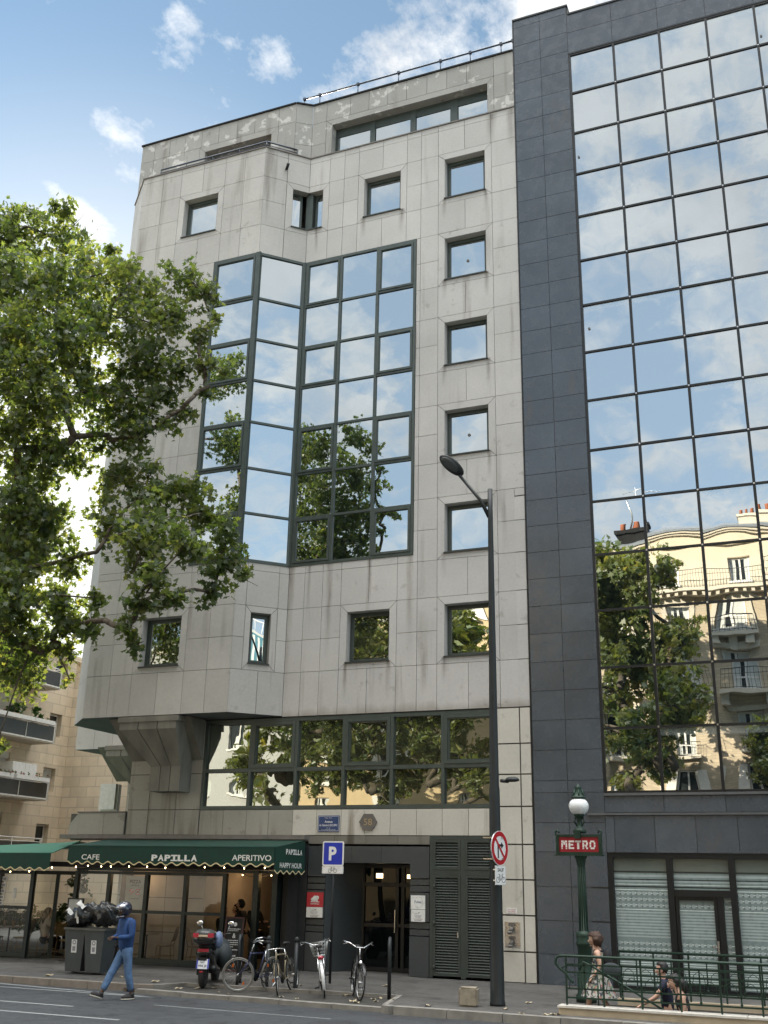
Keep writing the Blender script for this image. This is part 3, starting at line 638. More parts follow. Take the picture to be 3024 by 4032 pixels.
# portal
mb = MB(); pz = [0,.94,1.10,1.26,1.96,2.12,2.28,3.06]
for (a,b) in ((-12.93,-12.42),(-10.05,-9.53)):
    for z0,z1 in zip(pz[:-1],pz[1:]):
        k = .02 if z1-z0<.2 else 0
        mb.box((a+.002,F-.03+k,z0+.012),(b-.002,F+.6,z1-.012),0,1+RND.uniform(-.1,.12))
for a,b in ((-12.93,-11.7),(-11.7,-10.85),(-10.85,-9.53)): mb.box((a+.003,F-.015,2.64),(b-.003,F+.55,3.05),0,1+RND.uniform(-.1,.1))
mb.poly([(-12.42,F+.02,0),(-11.75,F+1.15,0),(-11.75,F+1.15,2.64),(-12.42,F+.02,2.64)],0,.9)
mb.box((-10.05,F+.6,0),(-9.9,F+1.3,2.64),0,.8); mb.box((-12.9,F+.05,2.645),(-9.9,F+1.4,3.0),0,.9)
mb.box((-13.5,F-.02,0),(-12.95,F+.6,3.1),0,.62)
mb.build('entrance_portal','granite_portal',office)
dr = MB(); ef = Fr((0,F+1.1,0),(1,0,0))
for c in (-11.8,-10.82,-10.66,-9.98): dr.fbox(ef,c-.045,c+.045,.02,2.6,-.05,.05)
for z in (.06,1.12,2.12,2.58): dr.fbox(ef,-11.75,-10.0,z-.045,z+.045,-.04,.045)
door = dr.build('entrance_door','frame_dark',office)
for a,b in ((-11.75,-10.87),(-10.61,-10.03)):
    for z0,z1 in ((.11,1.07),(1.17,2.07),(2.17,2.53)): pane_mb(ef,a,b,z0,z1,0).build('pane','mirror_dark',door,recalc=False)
mb = MB(); mb.box((-10.86,F+.98,.95),(-10.84,F+1.03,1.5)); mb.build('handle','steel',door)
mb = MB(); mb.fbox(ef,-11.42,-11.24,2.28,2.40,.03,.06); mb.fbox(ef,-10.54,-10.46,2.28,2.38,.03,.06); mb.build('entrance_light','white_lamp',office)
# green louvred doors
lv = MB(); lf = Fr((0,F-.02,0),(1,0,0))
for a,b in ((-9.51,-9.42),(-8.70,-8.58),(-7.86,-7.77)): lv.fbox(lf,a,b,0.02,3.31,-.05,.03)
for a,b in ((-9.42,-8.70),(-8.58,-7.86)):
    for z0,z1 in ((3.22,3.31),(2.38,2.50)): lv.fbox(lf,a,b,z0,z1,-.05,.028)
lfr = lv.build('louvre_frame','louvre',office)
def slats(parent, a,b,z0,z1,name):
    s = MB(); frame_bars(s,lf,a+.004,b-.004,z0+.004,z1-.004,.06,-.04,.036)
    n = int((z1-z0-.12)/.062)
    for k in range(n):
        z = z0+.07+k*(z1-z0-.13)/n
        s.add([lf(a+.06,z,.028),lf(b-.06,z,.028),lf(b-.06,z+.042,-.012),lf(a+.06,z+.042,-.012),lf(a+.06,z-.008,.022),lf(b-.06,z-.008,.022)],[(0,1,2,3),(4,5,1,0)])
    s.fbox(lf,a+.06,b-.06,z0+.06,z1-.06,-.05,-.045)
    return s.build(name,'louvre',parent)
slats(office,-9.42,-8.70,2.5,3.22,'vent_panel'); slats(office,-8.58,-7.86,2.5,3.22,'vent_panel')
for a,b,hx in ((-9.42,-8.70,-8.76),(-8.58,-7.86,-8.52)):
    d = slats(office,a,b,.06,2.38,'louvred_door')
    h = MB()
    for z in (.25,1.25,2.1): h.tube([(a+.03 if a<-9 else b-.03,F-.07,z-.05),(a+.03 if a<-9 else b-.03,F-.07,z+.05)],.018,8)
    h.build('hinge','louvre',d)
    if a<-9: h = MB(); h.box((hx-.015,F-.10,.93),(hx+.015,F-.06,1.06)); h.build('handle','steel',d)
# fire riser niche in the stone strip
mb = MB(); frame_bars(mb,STREET,-7.60,-7.22,.78,1.34,.02,.001,.012); mb.fbox(STREET,-7.58,-7.24,.80,1.32,.002,.006)
nich = mb.build('riser_plate','steel',office)
for z in (1.2,.9):
    v = MB(); v.tube([(-7.42,F-.01,z),(-7.41,F-.09,z-.01),(-7.43,F-.13,z-.07)],[.05,.045,.05],10); v.lathe([(.05,0),(.062,.02),(.062,.05),(.05,.06)],(-7.435,F-.15,z-.12),12,mat=Matrix.Rotation(.3,3,'X')); v.box((-7.5,F-.04,z+.05),(-7.34,F-.02,z+.12)); v.build('riser_valve','plaque_grey',nich)
mb = MB(); mb.fbox(STREET,-7.55,-7.29,1.53,1.65,.003,.010,0); mb.text('COL. SECHE',STREET,.0125,.03,1,-7.42,1.615,.2); mb.text('PRISE POMPIERS',STREET,.0125,.03,1,-7.42,1.565,.2)
tag(mb.build('notice_plate',['plaque_white','plaque_red']),'small white notice with red lettering above the pipe valves on the stone strip','notice')
# ------------------------------------------------------------------ the dark granite building
dark = thing('glass_building','dark granite office building with a tall grid of mirrored blue glass panes','building',(0,F,0))
GX = [-5.03,-3.67,-2.29,-.92,.44,1.80,3.16]; GZ = [4.34,5.86,7.37,8.85,10.34,11.82,13.30,14.78,16.27,17.77,19.25,20.75,22.25,23.74,25.24,26.71]
mb = MB()
dz = [28.37-.742*i for i in range(33)]; dz = [z for z in dz if z>4.5]+[4.34]; dz = sorted(dz)
panels(mb,STREET,[-6.80,-5.94,-5.06],dz+[28.37],gap=.012,jit=.10); panels(mb,STREET,[-6.80,-5.94,-5.06],[28.37,28.66],jit=.1)
panels(mb,STREET,[-5.06,-3.68,-2.30,-.91,.45,1.80,3.2,4.6,6,7.4,8.8],[26.78,27.58,28.30],jit=.1)
panels(mb,STREET,[3.22,4.6,6,7.4,8.8],dz,jit=.1)
panels(mb,STREET,[-6.80,-5.94,-5.06],[0,.66,1.40,2.16,2.95,3.63,4.34],jit=.1)
panels(mb,STREET,[-5.06,-3.66,-2.26,-.86,.54,1.94,3.34],[3.86,4.24],jit=.1); panels(mb,STREET,[-5.06,-4.85,-3.91,-2.97,-2.04,-1.1,-.16,.78,1.72,2.66,3.3],[2.95,3.79],jit=.1)
backing(mb,STREET,-6.82,-5.04,0,28.66); backing(mb,STREET,-5.04,9,26.7,28.3); backing(mb,STREET,3.2,9,0,26.7); backing(mb,STREET,-5.06,3.3,2.94,4.3)
mb.build('granite_cladding',['granite','joint'],dark)
mb = MB(); mb.fbox(STREET,-5.06,3.3,4.25,4.31,-.05,.045); mb.fbox(STREET,-5.48,8.8,3.80,3.85,-.05,.04); mb.build('moulding','granite_trim',dark)
mb = MB(); mb.fbox(STREET,-6.83,-5.02,28.66,28.72,-.5,.03); mb.fbox(STREET,-5.02,9,28.30,28.36,-.5,.03); mb.fbox(STREET,-6.835,-6.80,0,28.66,-.05,.012); mb.build('roof_edge','frame_dark',dark)
mb = MB(); mb.box((-6.78,F+.4,4.4),(9,F+18,28.2)); mb.box((-6.78,F+.05,28.3),(-5.03,F+2,28.65)); mb.box((3.3,F+.4,0),(9,F+18,4.4)); mb.box((-6.78,F+.4,0),(-5.1,F+18,4.4)); mb.box((-5.1,F+2.2,0),(3.3,F+18,4.4)); mb.build('building_core','core',dark)
mb = MB()
for i,x in enumerate(GX): mb.fbox(STREET,x-.035,x+.035,4.34,26.75,-.16,-.01)
for z in GZ:
    for a,b in zip(GX[:-1],GX[1:]): mb.fbox(STREET,a+.035,b-.035,z-.028,z+.028,-.14,-.012)
mb.fbox(STREET,-5.06,3.2,26.74,26.78,-.2,.0)
cw_ = mb.build('curtain_frame','frame_dark',dark)
for x in GX[1:-1]:
    for z in GZ[1:-1]: mb = MB(); mb.fbox(STREET,x-.02,x+.02,z-.02,z+.02,-.011,.004); mb.build('clamp','steel',cw_)
for a,b in zip(GX[:-1],GX[1:]):
    for z0,z1 in zip(GZ[:-1],GZ[1:]):
        q = pane_mb(STREET,a+.036,b-.036,z0+.029,z1-.029,-.05,n=9,tilt=.0034,bulge=PR.uniform(-.0022,.0022))
        if GZ.index(z0)%2==0 and PR.random()<.75: q.m = [0]*56+[1]*8
        q.build('glass_pane',['mirror_curtain','mirror_blind'],dark,recalc=False)
mb = MB()
for x,z in ((.55,25.55),(-4.9,22.85),(-4.85,17.0)): mb = MB(); mb.disc(STREET,.035,-.02,16,0,x,z); mb.build('sticker','plaque_grey',cw_)
# shopfront with dotted film
sf = Fr((0,F+.12,0),(1,0,0))
mb = MB()
for a,b in ((-5.06,-4.94),(-3.71,-3.57),(-2.33,-2.19),(-.95,-.81),(.43,.57),(1.8,1.94)): mb.fbox(sf,a,b,0,2.94,-.06,.10)
for a,b in ((-4.94,-3.71),(-3.57,-2.33),(-2.19,-.95),(-.81,.43),(.57,1.8)): mb.fbox(sf,a,b,2.83,2.94,-.06,.095); mb.fbox(sf,a,b,0,.07,-.06,.09)
mb.fbox(sf,-3.57,-2.33,2.0,2.15,-.06,.09); mb.fbox(sf,-2.63,-2.50,.0,2.0,-.06,.085)
mb.box((-5.06,F+.2,2.9),(3.3,F+2.2,4.4)); mb.box((2,F+.0,0),(3.3,F+2,2.94))
mb.build('shopfront_frame','frame_dark',dark)
def film(name, x0, x1, z0, z1, parent=dark):
    g = MB(); g.fbox(sf,x0,x1,z0,z1,-.02,0,0)
    def st(z,h,m,w=.004):
        if z-h/2>z0 and z+h/2<z1: g.fbox(sf,x0+.005,x1-.005,z-h/2,z+h/2,.0005,w,m)
    g.fbox(sf,x0+.002,x1-.002,max(z0,.05),min(z1,2.5)-.002,.0004,.0015,3)
    st(2.53,.03,2); st(2.44,.05,4,.002); st(2.36,.02,2); st(2.32,.03,4,.003); st(2.25,.012,1); st(2.20,.03,2,.003); st(2.13,.016,1)
    for z in (2.06,1.93,1.80,.98,.86,.74):
        st(z,.018,1); n = int((x1-x0)/.118)
        if z0<z-.05 and z+.05<z1:
            for k in range(n):
                u = x0+.06+k*(x1-x0-.12)/max(1,n-1)
                g.disc(sf,.042,.0052,12,4,u,z-.01); g.fbox(sf,u-.055,u-.047,z-.045,z+.02,.0005,.0055,2)
    st(1.70,.016,1)
    for k in range(9): st(1.64-k*.065,.034,4,.002+.0002*k)
    for k in range(14): st(.66-k*.046,.013,1)
    return g.build(name,['film_base','film_white','film_dark','film_mid','film_pale'],parent)
film('shop_window',-4.94,-3.71,.07,2.83); film('shop_window',-3.57,-2.33,2.15,2.83); film('shop_window',-2.50,-2.33,.07,2.0); film('shop_window',-2.19,-.95,.07,2.83); film('shop_window',-.81,.43,.07,2.83); film('shop_window',.57,1.8,.07,2.83)
mb = MB(); frame_bars(mb,sf,-3.56,-2.64,.07,2.0,.075,-.05,.06); sd = mb.build('door','frame_dark',dark); film('door_pane',-3.485,-2.715,.145,1.925,sd)
mb = MB(); mb.fbox(sf,-2.70,-2.66,.80,1.08,.06,.075); mb.fbox(sf,-2.80,-2.66,.94,.97,.09,.11); mb.fbox(sf,-2.69,-2.665,.94,.97,.075,.09); mb.build('handle','steel',sd)
mb = MB(); mb.fbox(STREET,-5.48,-5.06,2.145,2.175,-.02,.002); mb.fbox(STREET,-5.48,-5.06,1.39,1.42,-.02,.002); mb.build('vent_slot','frame_dark',dark)

# ------------------------------------------------------------------ apartment house with balconies, across the side court
XW,YC,ZT = -34.5,42.6,12.4
bh = thing('apartment_house','low beige stone apartment house with smoked glass balconies across the side court','building',(XW,YC,0))
wallX = Fr((XW,0,0),(0,1,0),(0,0,1),(1,0,0)); wallY = Fr((0,YC,0),(1,0,0))
mb = MB(); st_ = [3.72,6.31,8.88,11.4]; ho = []
for z in st_: ho += [(35.4,38.7,z-.72,z+1.15),(41.05,41.95,z-.35,z+.75),(30.2,33.4,z-.72,z+1.15)]
rs = [(22.0,YC,0,ZT)]
for h in ho: rs = [q for r in rs for q in rsub(r,h)]
for a,b,c,d in rs: mb.poly([wallX(a,c),wallX(b,c),wallX(b,d),wallX(a,d)])
for h in ho: reveal(mb,wallX,h,.3 if h[1]-h[0]<2 else .25)
mb.poly([wallY(XW,0),wallY(-31.9,0),wallY(-31.9,ZT-.7),wallY(XW,ZT-.7)])
mb.box((-31.9,YC-.02,0),(-28,YC+8,7.2)); mb.box((XW-12,22,ZT),(XW+.1,YC+6,ZT+.25)); mb.box((XW,YC+.05,ZT-.7),(-31.8,YC+6,ZT-.55))
mb.poly([(XW,22,0),(XW-12,22,0),(XW-12,22,ZT),(XW,22,ZT)]); mb.box((XW-12,22.1,0),(XW-.4,YC+6,ZT-.01)); mb.box((XW-.4,YC+.1,0),(-32,YC+6,ZT-.72))
mb.build('wall','blocks',bh)
for i,z in enumerate(st_):
    s = MB(); s.box((XW+.0,28,z-.92),(XW+1.28,40,z-.80)); bl_ = s.build('balcony','beige_slab',bh)
    s = MB(); s.box((XW+1.26,28,z-.86),(XW+1.30,40.02,z-.80))
    s.tube([(XW+1.28,28,z+.02),(XW+1.28,40,z+.02)],.024,6); s.tube([(XW+1.28,28,z-.12),(XW+1.28,40,z-.12)],.018,6)
    s.box((XW+1.22,39.94,z-.9),(XW+1.30,40.02,z+.05)); s.box((XW+.0,39.97,z-.0),(XW+1.25,40.0,z+.03))
    for k in range(7): y = 28.3+k*1.95; s.box((XW+1.27,y-.015,z-.85),(XW+1.30,y+.015,z+.02))
    s.build('railing','white_rail',bl_)
    s = MB(); s.box((XW+1.27,28.1,z-.80),(XW+1.285,39.92,z-.16)); s.box((XW+.05,39.98,z-.8),(XW+1.2,39.99,z-.1)); s.build('glass_panel','balcony_glass',bl_)
    for h in (ho[i*3],ho[i*3+2]):
        s = MB(); a,b,c,d = h; s.fbox(wallX,a,b,d-.28,d,-.25,-.08); s.fbox(wallX,a,a+.5,c,d-.28,-.25,-.12)
        drop = (1.35,1.45,.95,.35)[i] if i<4 else .4
        for k in range(int(drop/.07)): s.fbox(wallX,a+.5,b-.05,d-.28-(k+1)*.07+.006,d-.28-k*.07,-.2,-.17)
        w = s.build('shutter','shutter',bh)
        s = MB(); frame_bars(s,wallX,a+.5,b-.02,c,d-.28,.06,-.25,-.21); s.fbox(wallX,(a+b)/2+.2,(a+b)/2+.26,c,d-.28,-.25,-.21); s.build('frame','white_frame',w)
        s = MB(); s.fbox(wallX,a+.5,b-.02,c,d-.28,-.245,-.24); s.build('pane','win_dark',w)
    a,b,c,d = ho[i*3+1]; s = MB(); frame_bars(s,wallX,a+.02,b-.02,c+.02,d-.02,.07,-.3,-.24); w = s.build('window','white_frame',bh)
    s = MB(); s.fbox(wallX,a+.09,b-.09,c+.09,d-.09,-.28,-.27); s.build('pane','win_dark' if i!=1 else 'curtain',w)
def leaves_mb(blobs, n, size, seed, mb=None, mi=0, droop=.3):
    """leaf blades scattered through soft clumps (each blob: x,y,z,r)"""
    rg = np.random.default_rng(seed); mb = mb or MB()
    tot = sum(b[3]**2 for b in blobs)
    for (x,y,z,r) in blobs:
        k = max(6,int(n*r*r/tot)); nc = max(2,int(k/22))
        cc = rg.normal(size=(nc,3)); cc /= np.linalg.norm(cc,axis=1)[:,None]; cc *= (rg.random((nc,1))**.45)*r
        for q in range(k):
            p = cc[rg.integers(nc)] + rg.normal(size=3)*r*.17
            d = rg.normal(size=3); d[2] -= droop; d /= np.linalg.norm(d); t = np.cross(d,rg.normal(size=3)); t /= np.linalg.norm(t)
            s = size*rg.uniform(.7,1.3); o = np.array((x,y,z))+p
            pts = [o, o+d*s*.35+t*s*.42, o+d*s*.62+t*s*.25, o+d*s*1.05, o+d*s*.62-t*s*.25, o+d*s*.35-t*s*.42]
            mb.add([tuple(v) for v in pts],[(0,1,2,3),(0,3,4,5)],mi,False,float(np.clip(rg.normal(.45,.22),.02,1)))
    return mb
for n_,(y,z,l) in enumerate(((37.6,9.05,.75),(38.9,8.95,.55),(34.4,9.0,.6),(35.6,6.42,.5))):
    t = thing('balcony_plant',('tall bushy plant at the open end of the middle balcony rail','smaller rounded plant beside the tall bushy one on the balcony','leafy plant at the far left of the middle balcony','red flowering plant on the lower balcony')[n_],'plant',(XW+1.0,y,z-.1),'plants on the balconies')
    s = MB(); s.lathe([(.13,-.1),(.17,.15)],(XW+1.0,y,z-.15),12); s.build('pot','terracotta',t)
    leaves_mb([(XW+1.0,y,z+.28,l*.5),(XW+1.0,y+.2,z+.1,l*.4)],160,.16,n_+3).build('foliage','leaf_shrub',t,recalc=False)
for n_,(a,b,z) in enumerate(((28.5,31.8,8.90),(32.0,39.7,8.90),(35.9,37.4,6.33),(37.6,39.8,6.33),(31.0,35.5,6.33))):
    t = thing('window_box',('long white flower box on the rail of the middle balcony','white flower box beside the first along the middle balcony','short white flower box on the lower balcony rail','white flower box with pink blooms at the end of the lower balcony','white flower box in the shade of the lower balcony')[n_],'planter',(XW+1.35,(a+b)/2,z-.12),'flower boxes on the balconies')
    s = MB(); s.box((XW+1.32,a,z-.13),(XW+1.5,b,z+.05)); s.build('trough','white_frame',t)
    bl_ = [(XW+1.4,a+(k+.5)*(b-a)/8,z+.08,.12) for k in range(8)]
    m_ = leaves_mb(bl_,110,.09,40+n_); m_.m = [1 if random.Random(i).random()<.3 else 0 for i in range(len(m_.m))]; m_.build('flowers',['leaf_shrub','flower'],t,recalc=False)
t = thing('storage_cabinet','pale grey cabinet standing on the lower balcony','cabinet',(XW+.7,38.4,5.5)); s = MB(); s.box((XW+.3,37.7,5.52),(XW+1.1,39.3,6.95)); s.box((XW+1.1,37.72,5.55),(XW+1.115,38.48,6.92)); s.box((XW+1.1,38.52,5.55),(XW+1.115,39.28,6.92)); s.build('cabinet_body','white_frame',t)
s = MB(); s.box((-25.75,34.0,4.57),(-25.05,34.12,5.52)); s.box((-25.8,34.12,3.5),(-25.0,34.3,5.5)); tag(s.build('wall_panel','white_frame'),'plain cream panel fixed to the wall under the second corbel','panel')

# ------------------------------------------------------------------ houses across the avenue (seen in the glass)
def house(name, label, cat, x0,x1,y,h,wall,cols,rows,ww=1.25,roof='zinc',trim='cream_trim',arch=False,balc=(),shops=True, depth=12, eave=True, frames='white_frame', sub=True):
    t = thing(name,label,cat,((x0+x1)/2,y,0)); fr = Fr((0,y,0),(-1,0,0),(0,0,1),(0,1,0))  # faces +Y
    hs = [(-c-ww/2,-c+ww/2,z0,z1) for c in cols for (z0,z1) in rows]
    mb = MB(); rs = [(-x1,-x0,0,h)]
    for hh in hs: rs = [q for r in rs for q in rsub(r,hh)]
    for a,b,c,d in rs: mb.poly([fr(a,c),fr(b,c),fr(b,d),fr(a,d)])
    for hh in hs: reveal(mb,fr,hh,.28)
    for xx in (x0,x1): mb.poly([(xx,y,0),(xx,y-depth,0),(xx,y-depth,h),(xx,y,h)])
    mb.poly([(x0,y-depth,0),(x1,y-depth,0),(x1,y-depth,h),(x0,y-depth,h)]); mb.box((x0+.01,y-depth,0),(x1-.01,y-.4,h-.05))
    mb.build('wall',wall,t)
    mb = MB()
    if eave:
        mb.box((x0,y-.2,h-.32),(x1,y+.22,h-.2)); mb.box((x0,y-.2,h-.2),(x1,y+.36,h-.08))
        mb.build('cornice',trim,t); mb = MB()
    mb.add([(x0,y+.40,h-.06),(x1,y+.40,h-.06),(x1,y-2.2,h+1.1),(x0,y-2.2,h+1.1),(x0,y-depth,h),(x1,y-depth,h)],[(0,1,2,3),(3,2,5,4)]); mb.box((x0,y+.28,h-.06),(x1,y+.46,h+.10)); mb.build('roof',roof,t)
    for c in cols:
        for k,(z0,z1) in enumerate(rows):
            a,b = -c-ww/2,-c+ww/2; s = MB(); frame_bars(s,fr,a+.01,b-.01,z0+.01,z1-.01,.085,-.28,-.2); s.fbox(fr,-c-.06,-c+.06,z0+.09,z1-.09,-.27,-.19)
            if z1-z0>1.5: s.fbox(fr,a+.09,b-.09,z0+.55,z0+.62,-.26,-.21)
            s.fbox(fr,a-.1,b+.1,z0-.16,z0-.02,0.0,.16); w = s.build('window',frames,t)
            s = MB(); s.fbox(fr,a+.08,b-.08,z0+.08,z1-.08,-.265,-.25); s.build('pane','win_dark',w)
            hh_ = random.Random(int(c*37+k*11)).random()
            if hh_>.45: s = MB(); s.fbox(fr,a+.09,a+.09+ww*(.2 if hh_<.7 else .36),z0+.09,z1-.09,-.248,-.235); s.fbox(fr,b-.09-ww*.22,b-.09,z0+.09,z1-.09,-.248,-.235); s.build('curtain','curtain',w)
            if hh_<.3 and z1-z0>1.5:
                for q0,q1 in ((a-ww*.48,a-.03),(b+.03,b+ww*.48)): s = MB(); s.fbox(fr,q0,q1,z0,z1,.02,.055); s.build('shutter','shutter',w)
    return t,fr
RA = [(17.95,19.45),(15.35,16.85),(12.2,14.4),(9.0,11.2),(5.8,8.0)]
CA = [-10.05,-6.7,-3.42,-.1,3.2,6.5,9.8]
opp,fo = house('corner_house','cream and yellow brick apartment house with iron balconies, reflected in the glass grid','building',-12.2,12.0,-5.0,20.55,'brick',CA,RA)
mb = MB(); mb.fbox(fo,-12.0,12.2,17.62,20.2,.002,.03) if False else None
fx = lambda a,b: (-b,-a)
rs = [(-12.0,12.2,17.6,20.23)]
for c in CA: rs = [q for r in rs for q in rsub(r,(-c-.64,-c+.64,17.9,19.5))]
for a,b,c,d in rs: mb.fbox(fo,a,b,c,d,.002,.03)
mb.build('attic_render','cream_wall',opp)
mb = MB(); mb.fbox(fo,-12.1,12.3,17.32,17.5,0,.95); mb.fbox(fo,-12.05,12.25,17.12,17.32,0,.5)
for k in range(48): u = -11.9+k*.5; mb.fbox(fo,u,u+.2,17.05,17.3,.5,.8)
for c in CA:
    u = -c
    mb.fbox(fo,u-.95,u-.68,15.1,16.7,0,.08); mb.fbox(fo,u+.68,u+.95,15.1,16.7,0,.08)
    pts = [(u+.95*math.cos(a),16.7+.5*math.sin(a)) for a in [math.pi*i/10 for i in range(11)]]; mb.prism(pts,fo,.001,.09)
    mb.fbox(fo,u-1,u+1,14.45,14.7,0,.2); mb.fbox(fo,u-.15,u+.15,14.4,14.95,.02,.26)
    mb.fbox(fo,u-.95,u+.95,14.95,15.1,0,.5); mb.fbox(fo,u-.8,u-.5,14.6,14.95,.2,.42); mb.fbox(fo,u+.5,u+.8,14.6,14.95,.2,.42)
    mb.fbox(fo,u-1.15,u+1.15,11.9,12.1,0,.7); mb.fbox(fo,u-1.1,u-.8,11.4,11.9,0,.5); mb.fbox(fo,u+.8,u+1.1,11.4,11.9,0,.5)
    mb.fbox(fo,u-1.0,u+1.0,8.7,8.9,0,.5); mb.fbox(fo,u-.95,u+.95,11.2,11.4,0,.15); mb.fbox(fo,u-1.0,u+1.0,5.5,5.7,0,.4)
mb.fbox(fo,-12.1,12.3,4.6,4.95,0,.35); mb.build('stone_trim','cream_trim',opp)
mb = MB()
def ironrail(a,b,z,w,h=1.0):
    mb.tube([fo(a,z+h,w),fo(b,z+h,w)],.02,5); mb.tube([fo(a,z+.08,w),fo(b,z+.08,w)],.015,5); mb.tube([fo(a,z+h*.75,w),fo(b,z+h*.75,w)],.01,4)
    n = int((b-a)/.16)
    for k in range(n+1): u = a+k*(b-a)/n; mb.bar(fo(u,z,w),fo(u,z+h,w),.016,.016)
ironrail(-12.0,12.2,17.5,.9)
for c in CA: ironrail(-c-.9,-c+.9,15.1,.45,.75); ironrail(-c-1.1,-c+1.1,12.1,.65,.95); ironrail(-c-.95,-c+.95,8.9,.45,.85)
mb.build('balcony_railing','iron',opp)
for x0,x1 in ((-9.4,-8.1),(-3.05,1.2),(5.2,8)):
    mb = MB(); mb.box((x0,-7.4,20.4),(x1,-6.6,22.0)); mb.box((x0-.08,-7.5,21.85),(x1+.08,-6.5,22.0)); ch = mb.build('chimney','cream_trim' if x0>-5 else 'concrete_dark',opp)
    mb = MB(); n = max(3,int((x1-x0)/.42))
    for k in range(n): mb.lathe([(.13,0),(.10,.42),(.12,.45)],(x0+.2+k*(x1-x0-.4)/(n-1),-7,21.98),10)
    mb.build('chimney_pots','terracotta',ch)
mb = MB(); mb.tube([(-8.9,-6.9,21.9),(-8.9,-6.9,24.6)],.03,6); mb.tube([(-9.7,-6.9,24.1),(-7.6,-6.5,24.6)],.02,5)
for k in range(12): q = Vector((-9.7,-6.9,24.1)).lerp(Vector((-7.6,-6.5,24.6)),k/11); mb.tube([q+Vector((0,-.22,.1)),q+Vector((0,.22,-.1))],.012,4)
tag(mb.build('roof_aerial','steel'),'thin television aerial on a mast above the chimney, reflected in the glass','aerial')
RB = [(z,z+1.55) for z in (16.9,14.0,11.1,8.2,5.3)]
hb,_ = house('rendered_house','plain ochre rendered house with shallow roof, reflected in the lower windows','building',-29.5,-12.3,-5.0,20.2,'orange_wall',[-27.6,-23.6,-19.4,-15.4],RB,1.1,'zinc')
mb = MB(); mb.box((-18.2,-8,20.3),(-17.2,-7,22.6)); mb.box((-18.3,-8.1,22.4),(-17.1,-6.9,22.6)); mb.build('chimney','cream_trim',hb)
house('grey_house','long pale grey apartment house far down the avenue, seen reflected','building',-62,-30,-5.5,16,'grey_wall',[-33.5,-37,-40.5,-44,-47.5,-51],[(z,z+1.5) for z in (13,10,7,4)],1.3)
gb = thing('blue_glass_building','pale blue glass office block with a railed roof, reflected in the narrow slanted window','building',(42,-4,0))
mb = MB(); mb.box((30,-18,0),(56,-4.2,22.5)); mb.build('wall','grey_wall',gb)
mb = MB()
for k in range(7): mb.box((30.2,-4.2,1+k*3.1),(55.8,-4.1,3.6+k*3.1)); mb.box((29.9,-17,1+k*3.1),(30,-4.4,3.6+k*3.1))
mb.build('glass_band','glass_blue',gb)
mb = MB()
for k in range(22): mb.box((30.6+k*1.15,-4.09,1),(31.0+k*1.15,-4.05,22)); 
for k in range(11): mb.box((29.86,-16+k*1.1,1),(29.9,-15.6+k*1.1,22))
mb.build('blind','curtain',gb)
mb = MB(); mb.tube([(30,-4.3,23.5),(56,-4.3,23.5)],.04,6); mb.tube([(30,-4.3,23.5),(30,-18,23.5)],.04,6)
for k in range(18): mb.tube([(30+k*1.5,-4.3,22.4),(30+k*1.5,-4.3,23.5)],.025,5)
mb.build('roof_railing','white_rail',gb)

# ------------------------------------------------------------------ ground
HX0,HX1,HY0,HY1 = -4.90,6.0,20.70,22.55          # metro stair well
def flat(mb, x0,x1,y0,y1,z,m=0):
    for a,b,c,d in rsub((x0,x1,y0,y1),(HX0,HX1,HY0,HY1)): mb.poly([(a,c,z),(b,c,z),(b,d,z),(a,d,z)],m)
mb = MB(); flat(mb,-600,600,-600,700,-.13); structure('road',mb,'road_asphalt')
# pavement with a set-back bicycle bay
mb = MB()
edge = [(-90,20.80),(-14.35,20.80),(-13.9,20.95),(-13.62,21.72),(-8.55,21.92),(-8.15,20.10),(-7.9,19.98),(30,19.62)]
ins = lambda x: None
pts = [(x,y) for x,y in edge]
# top surface as strips so that the stair well stays open
def strip(xa,xb,ya,yb):
    flat(mb,xa,xb,max(ya,yb),60,0.0)
    if abs(ya-yb)>1e-6: mb.poly([(xa,ya,0),(xb,yb,0),((xa if ya<yb else xb),max(ya,yb),0)])
for (xa,ya),(xb,yb) in zip(pts[:-1],pts[1:]): strip(xa,xb,ya,yb)
structure('pavement',mb,'pave_asphalt')
mb = MB(); bay = [(-14.45,20.55),(-13.95,20.50),(-8.1,20.20),(-8.55,21.93),(-13.64,21.73),(-13.9,20.95),(-14.4,20.8)]
mb.poly([(x,y,-.06) for x,y in bay]); structure('parking_bay',mb,'bay_asphalt')
mb = MB()
def kerb(a,b,w,z0,z1,m):
    a=Vector((*a,0)); b=Vector((*b,0)); d=(b-a).normalized(); nrm=Vector((d.y,-d.x,0)); L=(b-a).length; k=max(1,int(L/1.0))
    for i in range(k):
        p=a+d*(L*i/k+.006); q=a+d*(L*(i+1)/k-.006)
        vs=[p+nrm*(w),q+nrm*(w),q,p]; j=RND.uniform(-.004,.004)
        mb.add([(v.x,v.y,z0) for v in vs]+[(v.x,v.y,z1+j) for v in vs],[(3,2,1,0),(4,5,6,7),(0,1,5,4),(1,2,6,5),(2,3,7,6),(3,0,4,7)],m)
kerb((-40,20.795),(-14.35,20.795),.2,-.2,.012,0); kerb((-14.35,20.80),(-13.88,20.96),.14,-.2,.006,0); kerb((-13.95,20.50),(-8.1,20.20),.2,-.2,-.045,1); kerb((-8.1,20.09),(-7.9,19.98),.2,-.2,.006,1); kerb((-7.9,19.98),(12,19.78),.2,-.2,.012,1)
kerb((-13.62,21.73),(-8.55,21.93),.10,-.2,.006,1); kerb((-13.93,20.86),(-13.62,21.75),.10,-.2,.006,1); kerb((-8.55,21.93),(-8.13,20.05),.10,-.2,.006,1)
structure('kerb',mb,['kerb_stone','kerb_pale'])
mb = MB()
